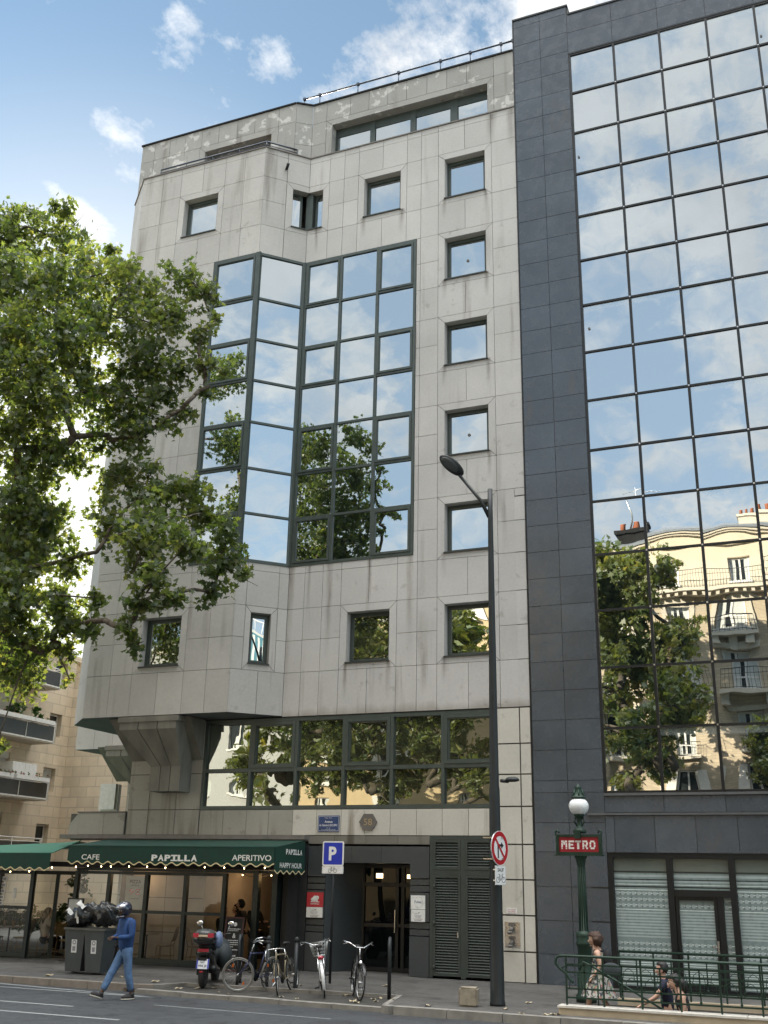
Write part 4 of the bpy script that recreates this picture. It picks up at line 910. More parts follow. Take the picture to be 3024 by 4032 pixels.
for (x0,x1,y,w) in ((-60,-13.0,19.86,.10),(-60,-13.5,17.7,.11),(-60,-11.6,16.5,.11)): mb.poly([(x0,y-w/2,-.126),(x1,y-w/2,-.126),(x1,y+w/2,-.126),(x0,y+w/2,-.126)])
mb.poly([(-18.5,20.45,-.126),(-13.0,19.82,-.126),(-13.0,19.90,-.126),(-18.5,20.6,-.126)])
mb.poly([(-12.4,18.68,-.126),(-8.6,18.55,-.126),(-8.6,18.60,-.126),(-12.4,18.74,-.126)])
structure('lane_markings',mb,'road_paint')
mb = MB(); mb.box((-90,-30,-.2),(60,5.2,0)); structure('far_pavement',mb,'pave_asphalt')
# stair well of the metro
mb = MB(); n = 20
for k in range(n): mb.box((HX0+k*.3,HY0,-.6-k*.16),(HX0+(k+1)*.3+(.02 if k<n-1 else 0),HY1,-k*.16-.16))
mb.box((HX0-.1,HY0,-4),(HX0,HY1,-.012))
for y0,y1 in ((HY0-.12,HY0),(HY1,HY1+.12)): mb.box((HX0,y0,-4),(HX1,y1,-.012))
mb.box((HX1,HY0-.12,-4),(HX1+.12,HY1+.12,-.012)); structure('metro_steps',mb,'step_stone')
# ------------------------------------------------------------------ cafe terrace
CY = 25.45
cf = Fr((0,CY,0),(1,0,0))
ct = thing('glazed_terrace','dark framed glass terrace front below the long green awning','glazed terrace',(-17,CY,0))
mb = MB(); MX = [-19.72,-18.62,-17.40,-16.16,-14.97]
for x in MX: mb.fbox(cf,x-.055,x+.055,0,2.32,-.06,.06)
mb.fbox(cf,-14.10,-13.94,0,2.4,-.08,.08); mb.fbox(cf,-13.55,-13.40,0,2.4,-.5,.06)
for a,b in zip(MX[:-1],MX[1:]): mb.fbox(cf,a+.055,b-.055,.03,.16,-.06,.06); mb.fbox(cf,a+.055,b-.055,1.26,1.34,-.05,.05); mb.fbox(cf,a+.055,b-.055,2.24,2.32,-.055,.055)
mb.fbox(cf,-19.75,-13.5,2.33,2.40,-.07,.05); mb.fbox(cf,-19.72,-13.4,0,.028,-.2,.12)
mb.build('frame','cafe_frame',ct)
for a,b in zip(MX[:-1],MX[1:]):
    for z0,z1 in ((.165,1.255),(1.345,2.235)): pane_mb(cf,a+.06,b-.06,z0,z1,0,n=3,tilt=.003).build('glass_pane','clear',ct,recalc=False)
# the shell behind the glass
mb = MB()
mb.box((-20.9,25.4,2.42),(-13.1,31.2,2.55),0); mb.box((-16.4,26.72,0),(-16.34,31,2.4),1); mb.box((-13.35,25.6,0),(-13.2,31.2,2.5),0); mb.poly([(-20.9,25.3,.006),(-13.3,25.3,.006),(-13.3,31.1,.006),(-20.9,31.1,.006)],2)
mb.box((-16.3,30.9,0),(-13.3,31.1,2.5),0); mb.box((-16.2,29.2,0),(-13.9,29.7,1.05),0)
mb.box((-15.3,30.7,1.0),(-14.5,30.89,2.2),3)
tag(mb.build('cafe_interior',['cafe_dark','cafe_wall','cafe_floor','cafe_wall']),'dim cafe room with a counter behind the open doorway','interior')
# left terrace, wrapping the corner
lt = thing('glazed_terrace','dark framed glass corner of the terrace with white menu sheets, at the left','glazed terrace',(-21,CY-.2,0))
lf2 = Fr((0,25.3,0),(1,0,0)); mb = MB()
for x in (-24.5,-23.2,-22.28,-21.12): mb.fbox(lf2,x-.06,x+.06,0,2.3,-.06,.06)
for a,b in ((-24.5,-23.2),(-23.2,-22.28),(-22.28,-21.12)): mb.fbox(lf2,a+.06,b-.06,.03,.15,-.06,.06); mb.fbox(lf2,a+.06,b-.06,1.27,1.35,-.05,.05); mb.fbox(lf2,a+.06,b-.06,2.2,2.28,-.05,.05)
rs_ = Fr((-21.12,25.3,0),(.60,.36,0)); mb.fbox(rs_,.62,.72,0,2.3,-.05,.05); mb.fbox(rs_,.06,.62,.0,.05,-.05,.05); mb.fbox(rs_,.06,.62,2.2,2.3,-.05,.05)
mb.fbox(rs_,1.18,1.30,0,2.35,-.05,.05); mb.fbox(rs_,.72,1.2,2.2,2.3,-.05,.05)
mb.build('frame','cafe_frame',lt)
for a,b in ((-24.5,-23.2),(-23.2,-22.28),(-22.28,-21.12)):
    for z0,z1 in ((.155,1.265),(1.355,2.195)): pane_mb(lf2,a+.065,b-.065,z0,z1,0,n=3).build('glass_pane','clear',lt,recalc=False)
pane_mb(rs_,.07,.61,.06,2.19,0,n=3).build('glass_pane','clear',lt,recalc=False)
for k in range(5):
    mb = MB(); z = 2.06-k*.165; x = -22.13-.012*k; mb.fbox(lf2,x-.09,x+.09,z-.065,z+.065,.012,.016,0); mb.fbox(lf2,x-.06,x+.05,z-.03,z+.035,.016,.0175,1)
    tag(mb.build('menu_sheet',['paper','plaque_ink']),('topmost white sheet','second white sheet from the top','middle white sheet','fourth white sheet from the top','lowest white sheet')[k]+' taped in the column on the corner terrace glass','menu sheet',group='menu sheets on the terrace glass')
mb = MB(); mb.fbox(lf2,-21.78,-21.66,1.55,1.83,.012,.016); tag(mb.build('notice','paper'),'tall narrow white slip taped alone on the corner terrace glass','notice')
# awnings
def scallop(mb, fr, u0,u1, zt, zb, w, m=0, mt=1, n=None, amp=.035, trim=.030):
    n = n or max(2,int((u1-u0)/.33)); k = n*8; top=[]; bot=[]; bt=[]
    for i in range(k+1):
        u = u0+(u1-u0)*i/k; z = zb+amp*math.cos(2*math.pi*i/8)*1.0
        top.append((u,zt)); bot.append((u,z+trim)); bt.append((u,z))
    for i in range(k):
        mb.prism([top[i],bot[i],bot[i+1],top[i+1]],fr,w,w+.008,m); mb.prism([bot[i],bt[i],bt[i+1],bot[i+1]],fr,w,w+.009,mt)
def block_word(mb, word, fr, w, h, cu, cv, width, m=2):
    n = len(word); cell = width/n
    for i,chx in enumerate(word):
        u = cu-width/2+(i+.5)*cell
        if chx=='I':
            mb.fbox(fr,u-.16*cell,u+.16*cell,cv-h/2,cv+h/2,w,w+.002,m); mb.fbox(fr,u-.5*cell,u-.161*cell,cv-h/2,cv-h/2+.22*h,w,w+.002,m); mb.fbox(fr,u+.161*cell,u+.5*cell,cv-h/2,cv-h/2+.22*h,w,w+.002,m); mb.fbox(fr,u-.5*cell,u-.161*cell,cv+h/2-.22*h,cv+h/2,w,w+.002,m); mb.fbox(fr,u+.161*cell,u+.5*cell,cv+h/2-.22*h,cv+h/2,w,w+.002,m)
        else: mb.text(chx,fr,w+.002,h,m,u,cv,cell*.9,bold=.045)
aw = thing('awning','long dark green awning lettered cafe and aperitivo over the glass terrace','awning',(-16,25,2.4))
mb = MB(); ax0,ax1 = -19.2,-12.92; yf = 24.28
vs = [(ax0,yf,2.95),(ax1,yf,2.95),(ax1,F-.28,3.17),(ax0,F-.28,3.17)]
mb.add(vs+[(x,y,z-.02) for x,y,z in vs],[(0,1,2,3),(4,7,6,5),(0,4,5,1),(2,6,7,3)]); mb.tube([(ax0,yf,2.94),(ax1,yf,2.94)],.035,8,0); mb.build('canopy','awning_green',aw)
af = Fr((0,yf-.02,0),(1,0,0)); mb = MB()
scallop(mb,af,ax0,ax1,2.93,2.50,0); mb.text('CAFE',af,.0095,.135,2,-18.45,2.66,.58,bold=.012); block_word(mb,'PAPILLA',af,.0095,.155,-15.83,2.66,1.40); mb.text('APERITIVO',af,.0095,.14,2,-13.56,2.685,1.12,bold=.012)
mb.build('valance',['awning_green','cream','white_letter'],aw)
as_ = Fr((ax1,yf,0),(0,1,0),(0,0,1),(1,0,0)); mb = MB()
mb.prism([(0,2.56),(F-.28-yf,2.56),(F-.28-yf,3.15),(0,2.95)],as_,0,.01,0); scallop(mb,as_,-.03,F-.28-yf,2.64,2.35,.012,n=5)
block_word(mb,'PAPILLA',as_,.0125,.13,1.02,2.86,.92); mb.text('HAPPY HOUR',as_,.0215,.125,2,.86,2.53,1.22,bold=.02); mb.build('side_panel',['awning_green','cream','white_letter'],aw)
mb = MB()
for x in (-17.9,-16.5,-14.2): mb.tube([(x,F-.1,2.62),(x+.75,yf+.1,2.86)],.022,6); mb.tube([(x,F-.1,2.62),(x-.3,F-.9,2.5)],.02,6)
mb.build('folding_arm','dark_metal',aw)
aw2 = thing('awning','green corner awning with paler green top over the left terrace','awning',(-22,25,2.4))
mb = MB(); vs = [(-29,24.25,2.68),(-19.72,24.25,2.76),(-20.15,26.0,3.16),(-21.2,27.2,3.17),(-24.2,33,3.17),(-29,33,3.1)]
mb.add(vs+[(x,y,z-.02) for x,y,z in vs],[tuple(range(6)),tuple(range(11,5,-1))]+[(i,(i+1)%6,6+(i+1)%6,6+i) for i in range(6)]); mb.build('canopy','awning_top',aw2)  # canopy cloth coloured paler than the valance
mb = MB(); a2 = Fr((0,24.23,0),(1,0,0)); scallop(mb,a2,-29,-19.74,2.74,2.32,0)
mb.build('valance',['awning_green','cream'],aw2)
# festoon bulbs
def string(label, pts, name='string_lights'):
    t = thing(name,label,'string lights',pts[0],'festoon lights under the awnings'); mb = MB(); w = []
    for i,p in enumerate(pts[:-1]):
        q = pts[i+1]
        for k in range(4): s = k/4; v = Vector(p).lerp(Vector(q),s); v.z += .06-.05*math.sin(math.pi*s); w.append(v)
    w.append(Vector(pts[-1])+Vector((0,0,.06))); mb.tube(w,.006,4); mb.build('wire','black_rubber',t)
    for p in pts: b = MB(); b.ell(p,(.014,.014,.02),8,6); b.tube([Vector(p)+Vector((0,0,.035)),Vector(p)+Vector((0,0,.07))],.018,6,1); b.build('light_bulb',['bulb','black_rubber'],t)
string('row of glowing bulbs hanging below the long awning edge',[(-19.16,24.6,2.41),(-18.77,24.6,2.44),(-18.33,24.6,2.43),(-18.02,24.6,2.43),(-17.44,24.6,2.44),(-16.87,24.6,2.44),(-16.3,24.6,2.42),(-15.11,24.6,2.45),(-14.53,24.6,2.45),(-13.95,24.6,2.44),(-13.36,24.6,2.46)])
string('row of glowing bulbs hanging below the corner awning edge',[(-22.2,24.6,2.22),(-21.37,24.6,2.25),(-20.72,24.6,2.27),(-19.96,24.6,2.38)])
string('warm bulbs strung inside the cafe above the counter',[(-16.2,28.5,2.3),(-15.6,28.2,2.22),(-15.3,28.6,2.3),(-14.9,28.0,2.25),(-14.5,28.4,2.18),(-14.2,27.6,2.3)])
t = thing('pendant_lamp','round orange paper lamp hanging just inside the cafe doorway','lamp',(-13.9,26.4,2.28)); mb = MB(); mb.ell((-13.75,26.2,2.25),(.15,.15,.13)); mb.build('shade','bulb_soft',t); mb = MB(); mb.tube([(-13.75,26.2,2.37),(-13.75,26.2,2.42)],.008,5); mb.build('cord','black_rubber',t)
for i_,(x_,y_,e_) in enumerate(((-15.2,28.3,6),(-18.2,26.3,2),(-21.6,27.0,3))):  # point lights without fittings, added to lighten the cafe interior
    pl_ = bpy.data.lights.new('cafe_fill','POINT'); pl_.energy = e_; pl_.color = (1,.68,.38); pl_.shadow_soft_size = .12; po_ = bpy.data.objects.new('cafe_fill',pl_); COL.objects.link(po_); po_.location = (x_,y_,2.2)
# poster, menu stand, chalkboard
pf = Fr((-17.85,CY+.10,0),(1,0,0)); mb = MB(); mb.fbox(pf,-.30,.30,1.36,2.2,-.004,0,0); mb.text('PIZZA',pf,.001,.085,1,0,2.06,.36,bold=.01); mb.text('Italiana',pf,.001,.05,1,0,1.97,.26,shear=.3); mb.text('9\u20ac',pf,.001,.17,2,0,1.80,.38,bold=.05); mb.text('a emporter',pf,.001,.05,1,0,1.62,.34,shear=.3)
tag(mb.build('poster',['menu_board','chalk_frame','red_reflector'],None),'pale poster for nine euro pizza hung inside the terrace glass','poster')
t = thing('menu_stand','white menu case on a dark post behind the bins','menu stand',(-19.5,25.2,0)); mb = MB(); m_f = Fr((-19.5,25.2,0),(1,0,0)); frame_bars(mb,m_f,-.26,.26,1.05,1.6,.03,-.03,.02); mb.fbox(m_f,-.03,.03,0,1.05,-.03,.0); mb.fbox(m_f,-.2,.2,0,.03,-.2,.2); mb.build('stand','dark_metal',t); mb = MB(); mb.fbox(m_f,-.23,.23,1.08,1.57,-.01,.005,0); mb.build('menu_case','menu_board',t)
def board_lines(mb, fr, rows, m=1, seed=1):
    r = random.Random(seed)
    for z,a,b,h in rows:
        u = a
        while u<b-.01: l = r.uniform(.02,.055); mb.fbox(fr,u,min(u+l,b),z-h/2,z+h/2+r.uniform(-.003,.003),.001,.0025,m); u += l+.012
t = thing('chalkboard','black chalk menu board with white writing leaning by the cafe door','chalkboard',(-14.35,25.0,0)); kf = Fr((-14.4,24.95,0),(1,0.10,0),(0,.13,1))
mb = MB(); frame_bars(mb,kf,-.26,.26,0,1.28,.045,-.03,.02); mb.build('frame','chalk_frame',t); mb = MB(); mb.fbox(kf,-.216,.216,.046,1.235,-.02,0,0)
mb.disc(kf,.05,.002,10,1,.02,1.1); board_lines(mb,kf,[(.99,-.15,.17,.022),(.95,-.15,.12,.015),(.72,-.16,.19,.02),(.67,-.16,.18,.02),(.62,-.16,.16,.018),(.57,-.16,.02,.018),(.5,-.1,.17,.018),(.36,-.02,.12,.03),(.3,-.03,.1,.02)]); mb.box((0,0,0),(0,0,0)) if False else None
mb.text('&',kf,.002,.11,1,.02,.83,.09,bold=.02); mb.build('slate',['chalk','chalk_white'],t)
# bistro chairs and tables
def bistro_chair(label):
    t = thing('bistro_chair',label,'chair',group='wicker chairs on the terrace'); L = [(-.2,-.19),(.2,-.19),(-.19,.18),(.19,.18)]
    for k,(x,y) in enumerate(L): s = MB(); s.tube([(x*1.08,y*1.1,0),(x,y,.44)] if y>0 else [(x*1.08,y*1.25,0),(x,y,.44)],.013,6); s.build('leg','cane',t)
    s = MB(); s.lathe([(.20,.435),(.225,.45),(.225,.468),(.18,.475)],(0,0,0),18); s.build('seat','wicker',t)
    s = MB(); pts = [(-.2,-.18,.44),(-.205,-.26,.7),(-.15,-.30,.88),(0,-.32,.92),(.15,-.30,.88),(.205,-.26,.7),(.2,-.18,.44)]; s.tube(pts,.014,6); s.build('back_frame','cane',t)
    s = MB(); s.add([(-.19,-.22,.56),(.19,-.22,.56),(.195,-.262,.72),(-.195,-.262,.72),(.14,-.3,.87),(-.14,-.3,.87)],[(0,1,2,3),(3,2,4,5)]); s.build('backrest','wicker',t)
    s = MB(); s.tube([(-.2,-.2,.2),(.2,-.2,.2),(.19,.19,.2),(-.19,.19,.2)],.009,5,closed=True); s.build('stretcher','cane',t)
    return t
def chair_at(c, x,y,rz,label): c.location=(x,y,.008); c.rotation_euler=(0,0,rz); c['label']=label; return c
c0 = bistro_chair('wicker bistro chair'); spots = [(-17.0,25.95,R(110),'wicker chair facing left behind the middle of the terrace glass'),(-16.02,25.98,R(-75),'yellowish wicker chair behind the glass beside the scooter'),(-17.95,26.0,R(-80),'wicker chair behind the glass hidden by the walking man'),(-22.15,26.3,R(110),'wicker chair turned left inside the corner terrace'),(-21.1,26.2,R(165),'wicker chair with a seated guest at the corner terrace'),(-20.35,26.1,R(-100),'wicker chair half hidden by the grey bins'),(-23.0,26.2,R(-60),'wicker chair at the far left of the corner terrace')]
for i,(x,y,a,l) in enumerate(spots): chair_at(c0 if i==0 else dup(c0),x,y,a,l)
def cafe_table(label):
    t = thing('cafe_table',label,'table',group='small tables on the terrace'); s = MB(); s.lathe([(.33,.72),(.34,.735),(.33,.75)],(0,0,0),22); s.build('table_top','table_top',t); s = MB(); s.tube([(0,0,.03),(0,0,.72)],.025,8); s.build('column','dark_metal',t); s = MB(); s.lathe([(.22,0),(.22,.015),(.03,.05)],(0,0,0),18); s.build('base','dark_metal',t); return t
t0 = cafe_table('small table'); 
for i,(x,y,l) in enumerate(((-17.62,25.98,'small round table behind the glass left of the middle chair'),(-15.4,26.0,'small round table behind the glass near the cafe door'),(-22.6,26.3,'small round table with glasses in the corner terrace'),(-21.6,26.9,'small round table in front of the seated guest'))):
    c = t0 if i==0 else dup(t0); c.location=(x,y,.008); c['label']=l
for x,y,l in ((-22.72,26.2,'amber drink glass on the corner table'),(-22.5,26.32,'clear drink glass beside the amber one on the corner table')):
    mb = MB(); mb.lathe([(.03,.0),(.038,.14),(.036,.14),(.028,.01)],(x,y,.76),10); tag(mb.build('drink_glass','bulb_soft' if 'amber' in l and False else ('cane' if 'amber' in l else 'paper')),l,'glass',group='drinks on the corner table')
# hedge and standard tree at the back of the corner terrace
mb = leaves_mb([(-25.6+i*.45,28.6,.85+.05*math.sin(i*2.1),.34) for i in range(10)],2600,.11,77); tag(mb.build('hedge','leaf_shrub',None,False),'low clipped hedge behind the tables of the corner terrace','hedge')
t = thing('potted_tree','slim potted standard tree at the back of the corner terrace','potted tree',(-22.5,29,0)); s = MB(); s.lathe([(.2,0),(.28,.5),(.25,.5)],(-22.5,29,0),14); s.build('pot','concrete_dark',t); s = MB(); s.tube([(-22.5,29,.4),(-22.48,29,1.5)],[.03,.02],6); s.build('trunk','bark',t); leaves_mb([(-22.5,29,1.85,.36),(-22.4,29.1,2.1,.2)],260,.12,9).build('crown','leaf_shrub',t,False)

# ------------------------------------------------------------------ signs on the wall
def wall_plate(name, label, cat, x0,x1,z0,z1, mats, draw, y=F-.035, group=None, th=.02):
    mb = MB(); fr = Fr(((x0+x1)/2,y,(z0+z1)/2),(1,0,0)); w,h = (x1-x0)/2,(z1-z0)/2; mb.fbox(fr,-w,w,-h,h,0,th,0); draw(mb,fr,w,h,th); return tag(mb.build(name,mats),label,cat,group)
def d_street(mb,fr,w,h,t):
    e = t+.001; mb.fbox(fr,-w+.015,w-.015,h-.026,h-.020,t,e,1); mb.fbox(fr,-w+.015,w-.015,-h+.020,-h+.026,t,e,1); mb.fbox(fr,-w+.015,-w+.021,-h+.026,h-.026,t,e,1); mb.fbox(fr,w-.021,w-.015,-h+.026,h-.026,t,e,1)
    mb.text('14e Arr.',fr,e,.028,1,0,h-.06,.22); mb.text('Avenue',fr,e,.062,1,0,.05,.23,bold=.012); mb.text('du G\u00e9n\u00e9ral LECLERC',fr,e,.052,1,0,-.04,w*1.7,bold=.01); mb.text('1902 - 1947',fr,e,.02,1,0,-.115,.12); mb.text("Commandant de la 2e DB",fr,e,.022,1,0,-.155,.42)
wall_plate('street_sign','blue enamel street name plate with white lettering beside the hexagonal plaque','street sign',-12.69,-12.07,3.41,3.82,['plaque_blue','white_letter'],d_street,y=F-.003,th=.018)
hx = Fr((-11.24,F-.003,3.655),(1,0,0)); mb = MB(); mb.prism([(.255*math.cos(math.pi/3*i),.235*math.sin(math.pi/3*i)) for i in range(6)],hx,0,.03,0); mb.text('58',hx,.032,.17,1,0,0,.24,bold=.01); tag(mb.build('number_plaque',['plaque_grey','brass']),'grey hexagonal plaque bearing the house number 58','house number')
def d_red(mb,fr,w,h,t):
    e=t+.001; mb.fbox(fr,-.12,.13,-.06,-.045,t,e,1); mb.ell(fr(-.02,.01,t),(.10,.004,.05),10,6,1); mb.ell(fr(.07,.05,t),(.045,.004,.05),10,6,1); mb.prism([(-.10,.02),(-.02,.10),(.09,.09),(.03,.05)],fr,t,e,1); mb.fbox(fr,-.10,-.07,-.045,.0,t,e,1); mb.fbox(fr,.05,.08,-.045,0,t,e,1); mb.text('GENERALI',fr,e,.032,1,0,-.10,.25,bold=.01)
wall_plate('company_plaque','red company plaque with a pale winged lion on the dark pillar','plaque',-12.91,-12.44,1.54,1.895,['plaque_red','plaque_white'],d_red,group='company plaques by the entrance')
def d_cab(mb,fr,w,h,t):
    e=t+.001; mb.tube([fr(-.08,.055,t),fr(-.02,.045,t),fr(.03,.06,t),fr(.06,.09,t)],.004,4,1); mb.disc(fr,.012,e,8,2,.02,.07)
    for k in range(3): mb.fbox(fr,-.10+.01*k,.10-.01*k,.005-k*.025,.013-k*.025,t,e,1)
    mb.text('Me GUILLEMAIN',fr,e,.022,2,0,-.075,.24); mb.text('NOTAIRE',fr,e,.022,2,0,-.105,.19,bold=.02)
wall_plate('company_plaque','white company plaque directly below the red one','plaque',-12.91,-12.45,1.285,1.535,['plaque_white','plaque_ink','chalk_frame'],d_cab,group='company plaques by the entrance')
def d_ful(mb,fr,w,h,t):
    mb.ring(fr,.125,.13,t+.001,30,1,.02,-.0,.85); mb.text('Fulies',fr,t+.0015,.06,2,-.0,.01,.18,bold=.01)
wall_plate('company_plaque','upper white plaque with an oval emblem on the pillar right of the entrance','plaque',-10.01,-9.63,1.56,1.885,['plaque_white','plaque_ink','plaque_blue'],d_ful,group='company plaques by the entrance')
wall_plate('company_plaque','lower white plaque with small grey print right of the entrance','plaque',-10.0,-9.63,1.27,1.55,['plaque_white','plaque_ink','chalk_frame'],d_cab,group='company plaques by the entrance')
mb = MB(); efp = Fr((-10.28,F+1.02,1.58),(1,0,0)); mb.fbox(efp,-.14,.14,-.13,.13,0,.004,0); board_lines(mb,efp,[(.1,-.06,.06,.014),(.05,-.11,.11,.008),(.02,-.11,.11,.008),(-.01,-.11,.1,.008),(-.05,-.11,.09,.008)],1,4); mb.box((-10.2,F+1.016,1.0),(-10.05,F+1.02,1.05),0); tag(mb.build('notice',['paper','plaque_ink']),'white paper notice taped inside the glass entrance door','notice')
# ------------------------------------------------------------------ street furniture
def bike_icon(mb, fr, s, w, m, cu=0, cv=0):
    for x in (-.27,.27): mb.ring(fr,.15*s,.185*s,w,20,m,cu+x*s,cv-.08*s)
    P = lambda x,y: fr(cu+x*s,cv+y*s,w)
    def ln(a,b,t=.028):
        d = Vector((b[0]-a[0],b[1]-a[1])); n = Vector((-d.y,d.x)).normalized()*t/2
        mb.poly([P(a[0]+n.x,a[1]+n.y),P(b[0]+n.x,b[1]+n.y),P(b[0]-n.x,b[1]-n.y),P(a[0]-n.x,a[1]-n.y)],m)
    ln((-.27,-.08),(-.12,.16)); ln((-.12,.16),(.17,.16)); ln((.17,.16),(.27,-.08)); ln((.0,-.1),(.17,.16)); ln((.0,-.1),(-.12,.16)); ln((-.27,-.08),(0,-.1)); ln((-.15,.24),(-.11,.12)); ln((-.22,.24),(-.08,.24),.04); ln((.17,.16),(.15,.27)); ln((.08,.27),(.22,.27))
lp = thing('street_lamp','tall dark lamp mast with an oval head on a raised arm','street lamp',(-6.29,21.1,0))
mb = MB(); mb.lathe([(.150,0),(.150,.05),(.138,.08),(.130,1.2),(.118,2.6),(.106,4.0),(.096,4.06),(.082,6),(.056,9.8),(.054,10.50),(.0,10.52)],(-6.29,21.1,0),18); mb.build('mast','lamp_post',lp)
mb = MB(); mb.tube([(-6.32,21.1,9.85),(-6.50,21.06,10.25),(-6.95,20.95,10.86)],[.046,.040,.036],10); mb.build('arm','lamp_post',lp)
hd = Matrix.Rotation(R(40),3,'Y'); c_ = Vector((-7.10,20.83,11.08))
hm = Matrix(((-.72,.45,-.53),(-.20,-.87,-.45),(.66,.20,-.72))).transposed() if False else None
ax = Vector((-.46,-.40,.42)).normalized(); nd = Vector((.25,-.65,-.70)); nd = (nd-ax*nd.dot(ax)).normalized(); sx = ax.cross(nd)
hr = Matrix((ax,sx,nd)).transposed()
mb = MB(); mb.ell(c_,(.34,.155,.07),22,10,0,rot=hr); mb.build('lamp_head','lamp_post',lp)
mb = MB(); mb.ell(c_+nd*.04+ax*.04,(.25,.112,.042),20,8,0,rot=hr); mb.build('lamp_glass','lamp_glass',lp)
mb = MB(); mb.tube([(-6.15,21.08,4.16),(-5.98,21.06,4.14)],.035,8); mb.ell((-5.90,21.05,4.16),(.15,.11,.075),16,8,fn=lambda p: Vector((p.x,p.y,p.z*(1 if p.z>0 else .45)))); mb.build('side_lamp','lamp_post',lp)
def road_sign_round(mb, fr):
    mb.disc(fr,.325,0,36,0); mb.prism([(.325*math.cos(2*math.pi*i/36),.325*math.sin(2*math.pi*i/36)) for i in range(36)],fr,-.02,-.001,3)
    mb.ring(fr,.225,.315,.002,40,1); mb.fbox(fr,-.09,-.045,-.19,.075,.0015,.003,2); mb.fbox(fr,-.09,.05,.03,.075,.0015,.003,2); mb.poly([fr(.05,.115,.003),fr(.05,-.01,.003),fr(.15,.052,.003)],2)
    a = (-.16,.17); b = (.16,-.17); n = Vector((b[1]-a[1],-(b[0]-a[0]))).normalized()*.026; mb.poly([fr(a[0]+n.x,a[1]+n.y,.005),fr(b[0]+n.x,b[1]+n.y,.005),fr(b[0]-n.x,b[1]-n.y,.005),fr(a[0]-n.x,a[1]-n.y,.005)],1)
rf_ = Fr((-6.125,20.86,2.85),(.50,.87,0))           # turned toward the traffic
rf_ = Fr((-6.125,20.86,2.85),(.24,.97,0))
t = thing('no_right_turn_sign','round red bordered sign with a struck out right turn arrow on the lamp mast','traffic sign',(-6.125,20.86,2.5)); mb = MB(); road_sign_round(mb,rf_); mb.build('sign_face',['sign_white','sign_red','sign_black','steel'],t)
mb = MB()
for z in (2.65,3.05): mb.fbox(Fr((-6.29,21.1,z),(1,0,0)),-.2,.2,-.012,.012,-.01,.18); mb.bar((-6.29,20.93,z),(-6.12,20.90,z),.03,.03)
mb.build('bracket','steel',t)
t = thing('exemption_plate','small white plate reading sauf with a bicycle below the round sign','traffic sign',(-6.115,20.86,2.2)); mb = MB(); qf = Fr((-6.115,20.86,2.345),(.40,.916,0)); mb.fbox(qf,-.155,.155,-.18,.18,-.015,0,0); frame_bars(mb,qf,-.15,.15,-.175,.175,.006,.0005,.001,1); mb.text('SAUF',qf,.0015,.07,2,0,.10,.18,bold=.02); bike_icon(mb,qf,.30,.0015,2,0,-.06); mb.build('plate_face',['sign_white','steel','sign_black'],t)
mb = MB()
for z in (2.25,2.45): mb.bar((-6.29,20.95,z),(-6.1,20.9,z),.025,.025)
mb.build('bracket','steel',t)
t = thing('parking_sign','blue square sign with a white P above a bicycle plate on a thin post','traffic sign',(-10.9,23.42,0))
mb = MB(); mb.tube([(-10.9,23.42,0),(-10.9,23.42,3.0)],.03,10); mb.build('post','dark_metal',t)
def rr(w,h,r,n=4):
    p = []
    for cx,cy,a0 in ((w-r,h-r,0),(-w+r,h-r,90),(-w+r,-h+r,180),(w-r,-h+r,270)):
        for i in range(n+1): a = R(a0+90*i/n); p.append((cx+r*math.cos(a),cy+r*math.sin(a)))
    return p
pf_ = Fr((-10.905,23.37,2.785),(1,.05,0)); mb = MB(); mb.prism(rr(.265,.275,.04),pf_,-.02,0,0); mb.poly([pf_(u,v,.0015) for u,v in rr(.235,.245,.02)],1); mb.text('P',pf_,.003,.31,0,-.01,0,.19,bold=.04); mb.build('sign_face',['sign_white','sign_blue'],t)
mb = MB(); qf = Fr((-10.905,23.37,2.425),(1,.05,0)); mb.prism(rr(.265,.085,.02),qf,-.02,0,0); frame_bars(mb,qf,-.25,.25,-.072,.072,.006,.0005,.001,2); bike_icon(mb,qf,.24,.0015,1,0,0); mb.build('bicycle_plate',['sign_white','sign_black','steel'],t)
mb = MB(); mb.disc(pf_,.022,.05,10,0,0,-1.88); mb.build('sticker','sign_white',t)
# bicycle hoops / bollards
def bollard(label, x,y,z=-.06,h=1.08,hoop=False):
    t = thing('bollard',label,'bollard',(x,y,z),'dark posts around the bicycle bay'); mb = MB()
    if hoop: mb.tube([(x,y+.0,z),(x,y,z+h-.25),(x-.02,y+.03,z+h-.1),(x-.05,y+.12,z+h),(x-.12,y+.30,z+h),(x-.15,y+.38,z+h-.1),(x-.165,y+.41,z+h-.25),(x-.165,y+.41,z)],.038,10); mb.build('tube','lamp_post',t)
    else:
        mb.lathe([(.055,0),(.05,.05),(.043,.1),(.043,h-.1)],(x,y,z),14); mb.build('shaft','lamp_post',t); mb = MB(); mb.lathe([(.05,h-.1),(.052,h-.06),(.045,h-.02),(.02,h),(0,h)],(x,y,z),14); mb.build('cap','lamp_post',t)
bollard('dark hooped post between the scooter and the blue bicycle',-12.42,21.9,hoop=True,h=1.05); bollard('dark post between the blue and the tan bicycle',-11.72,21.95); bollard('dark post behind the tan racing bicycle',-11.05,21.98); bollard('dark post beside the rear wheel of the bicycle with the basket',-10.55,22.35,h=1.05); bollard('dark hooped post standing alone right of the black bicycle',-8.72,21.6,hoop=True,h=1.13)
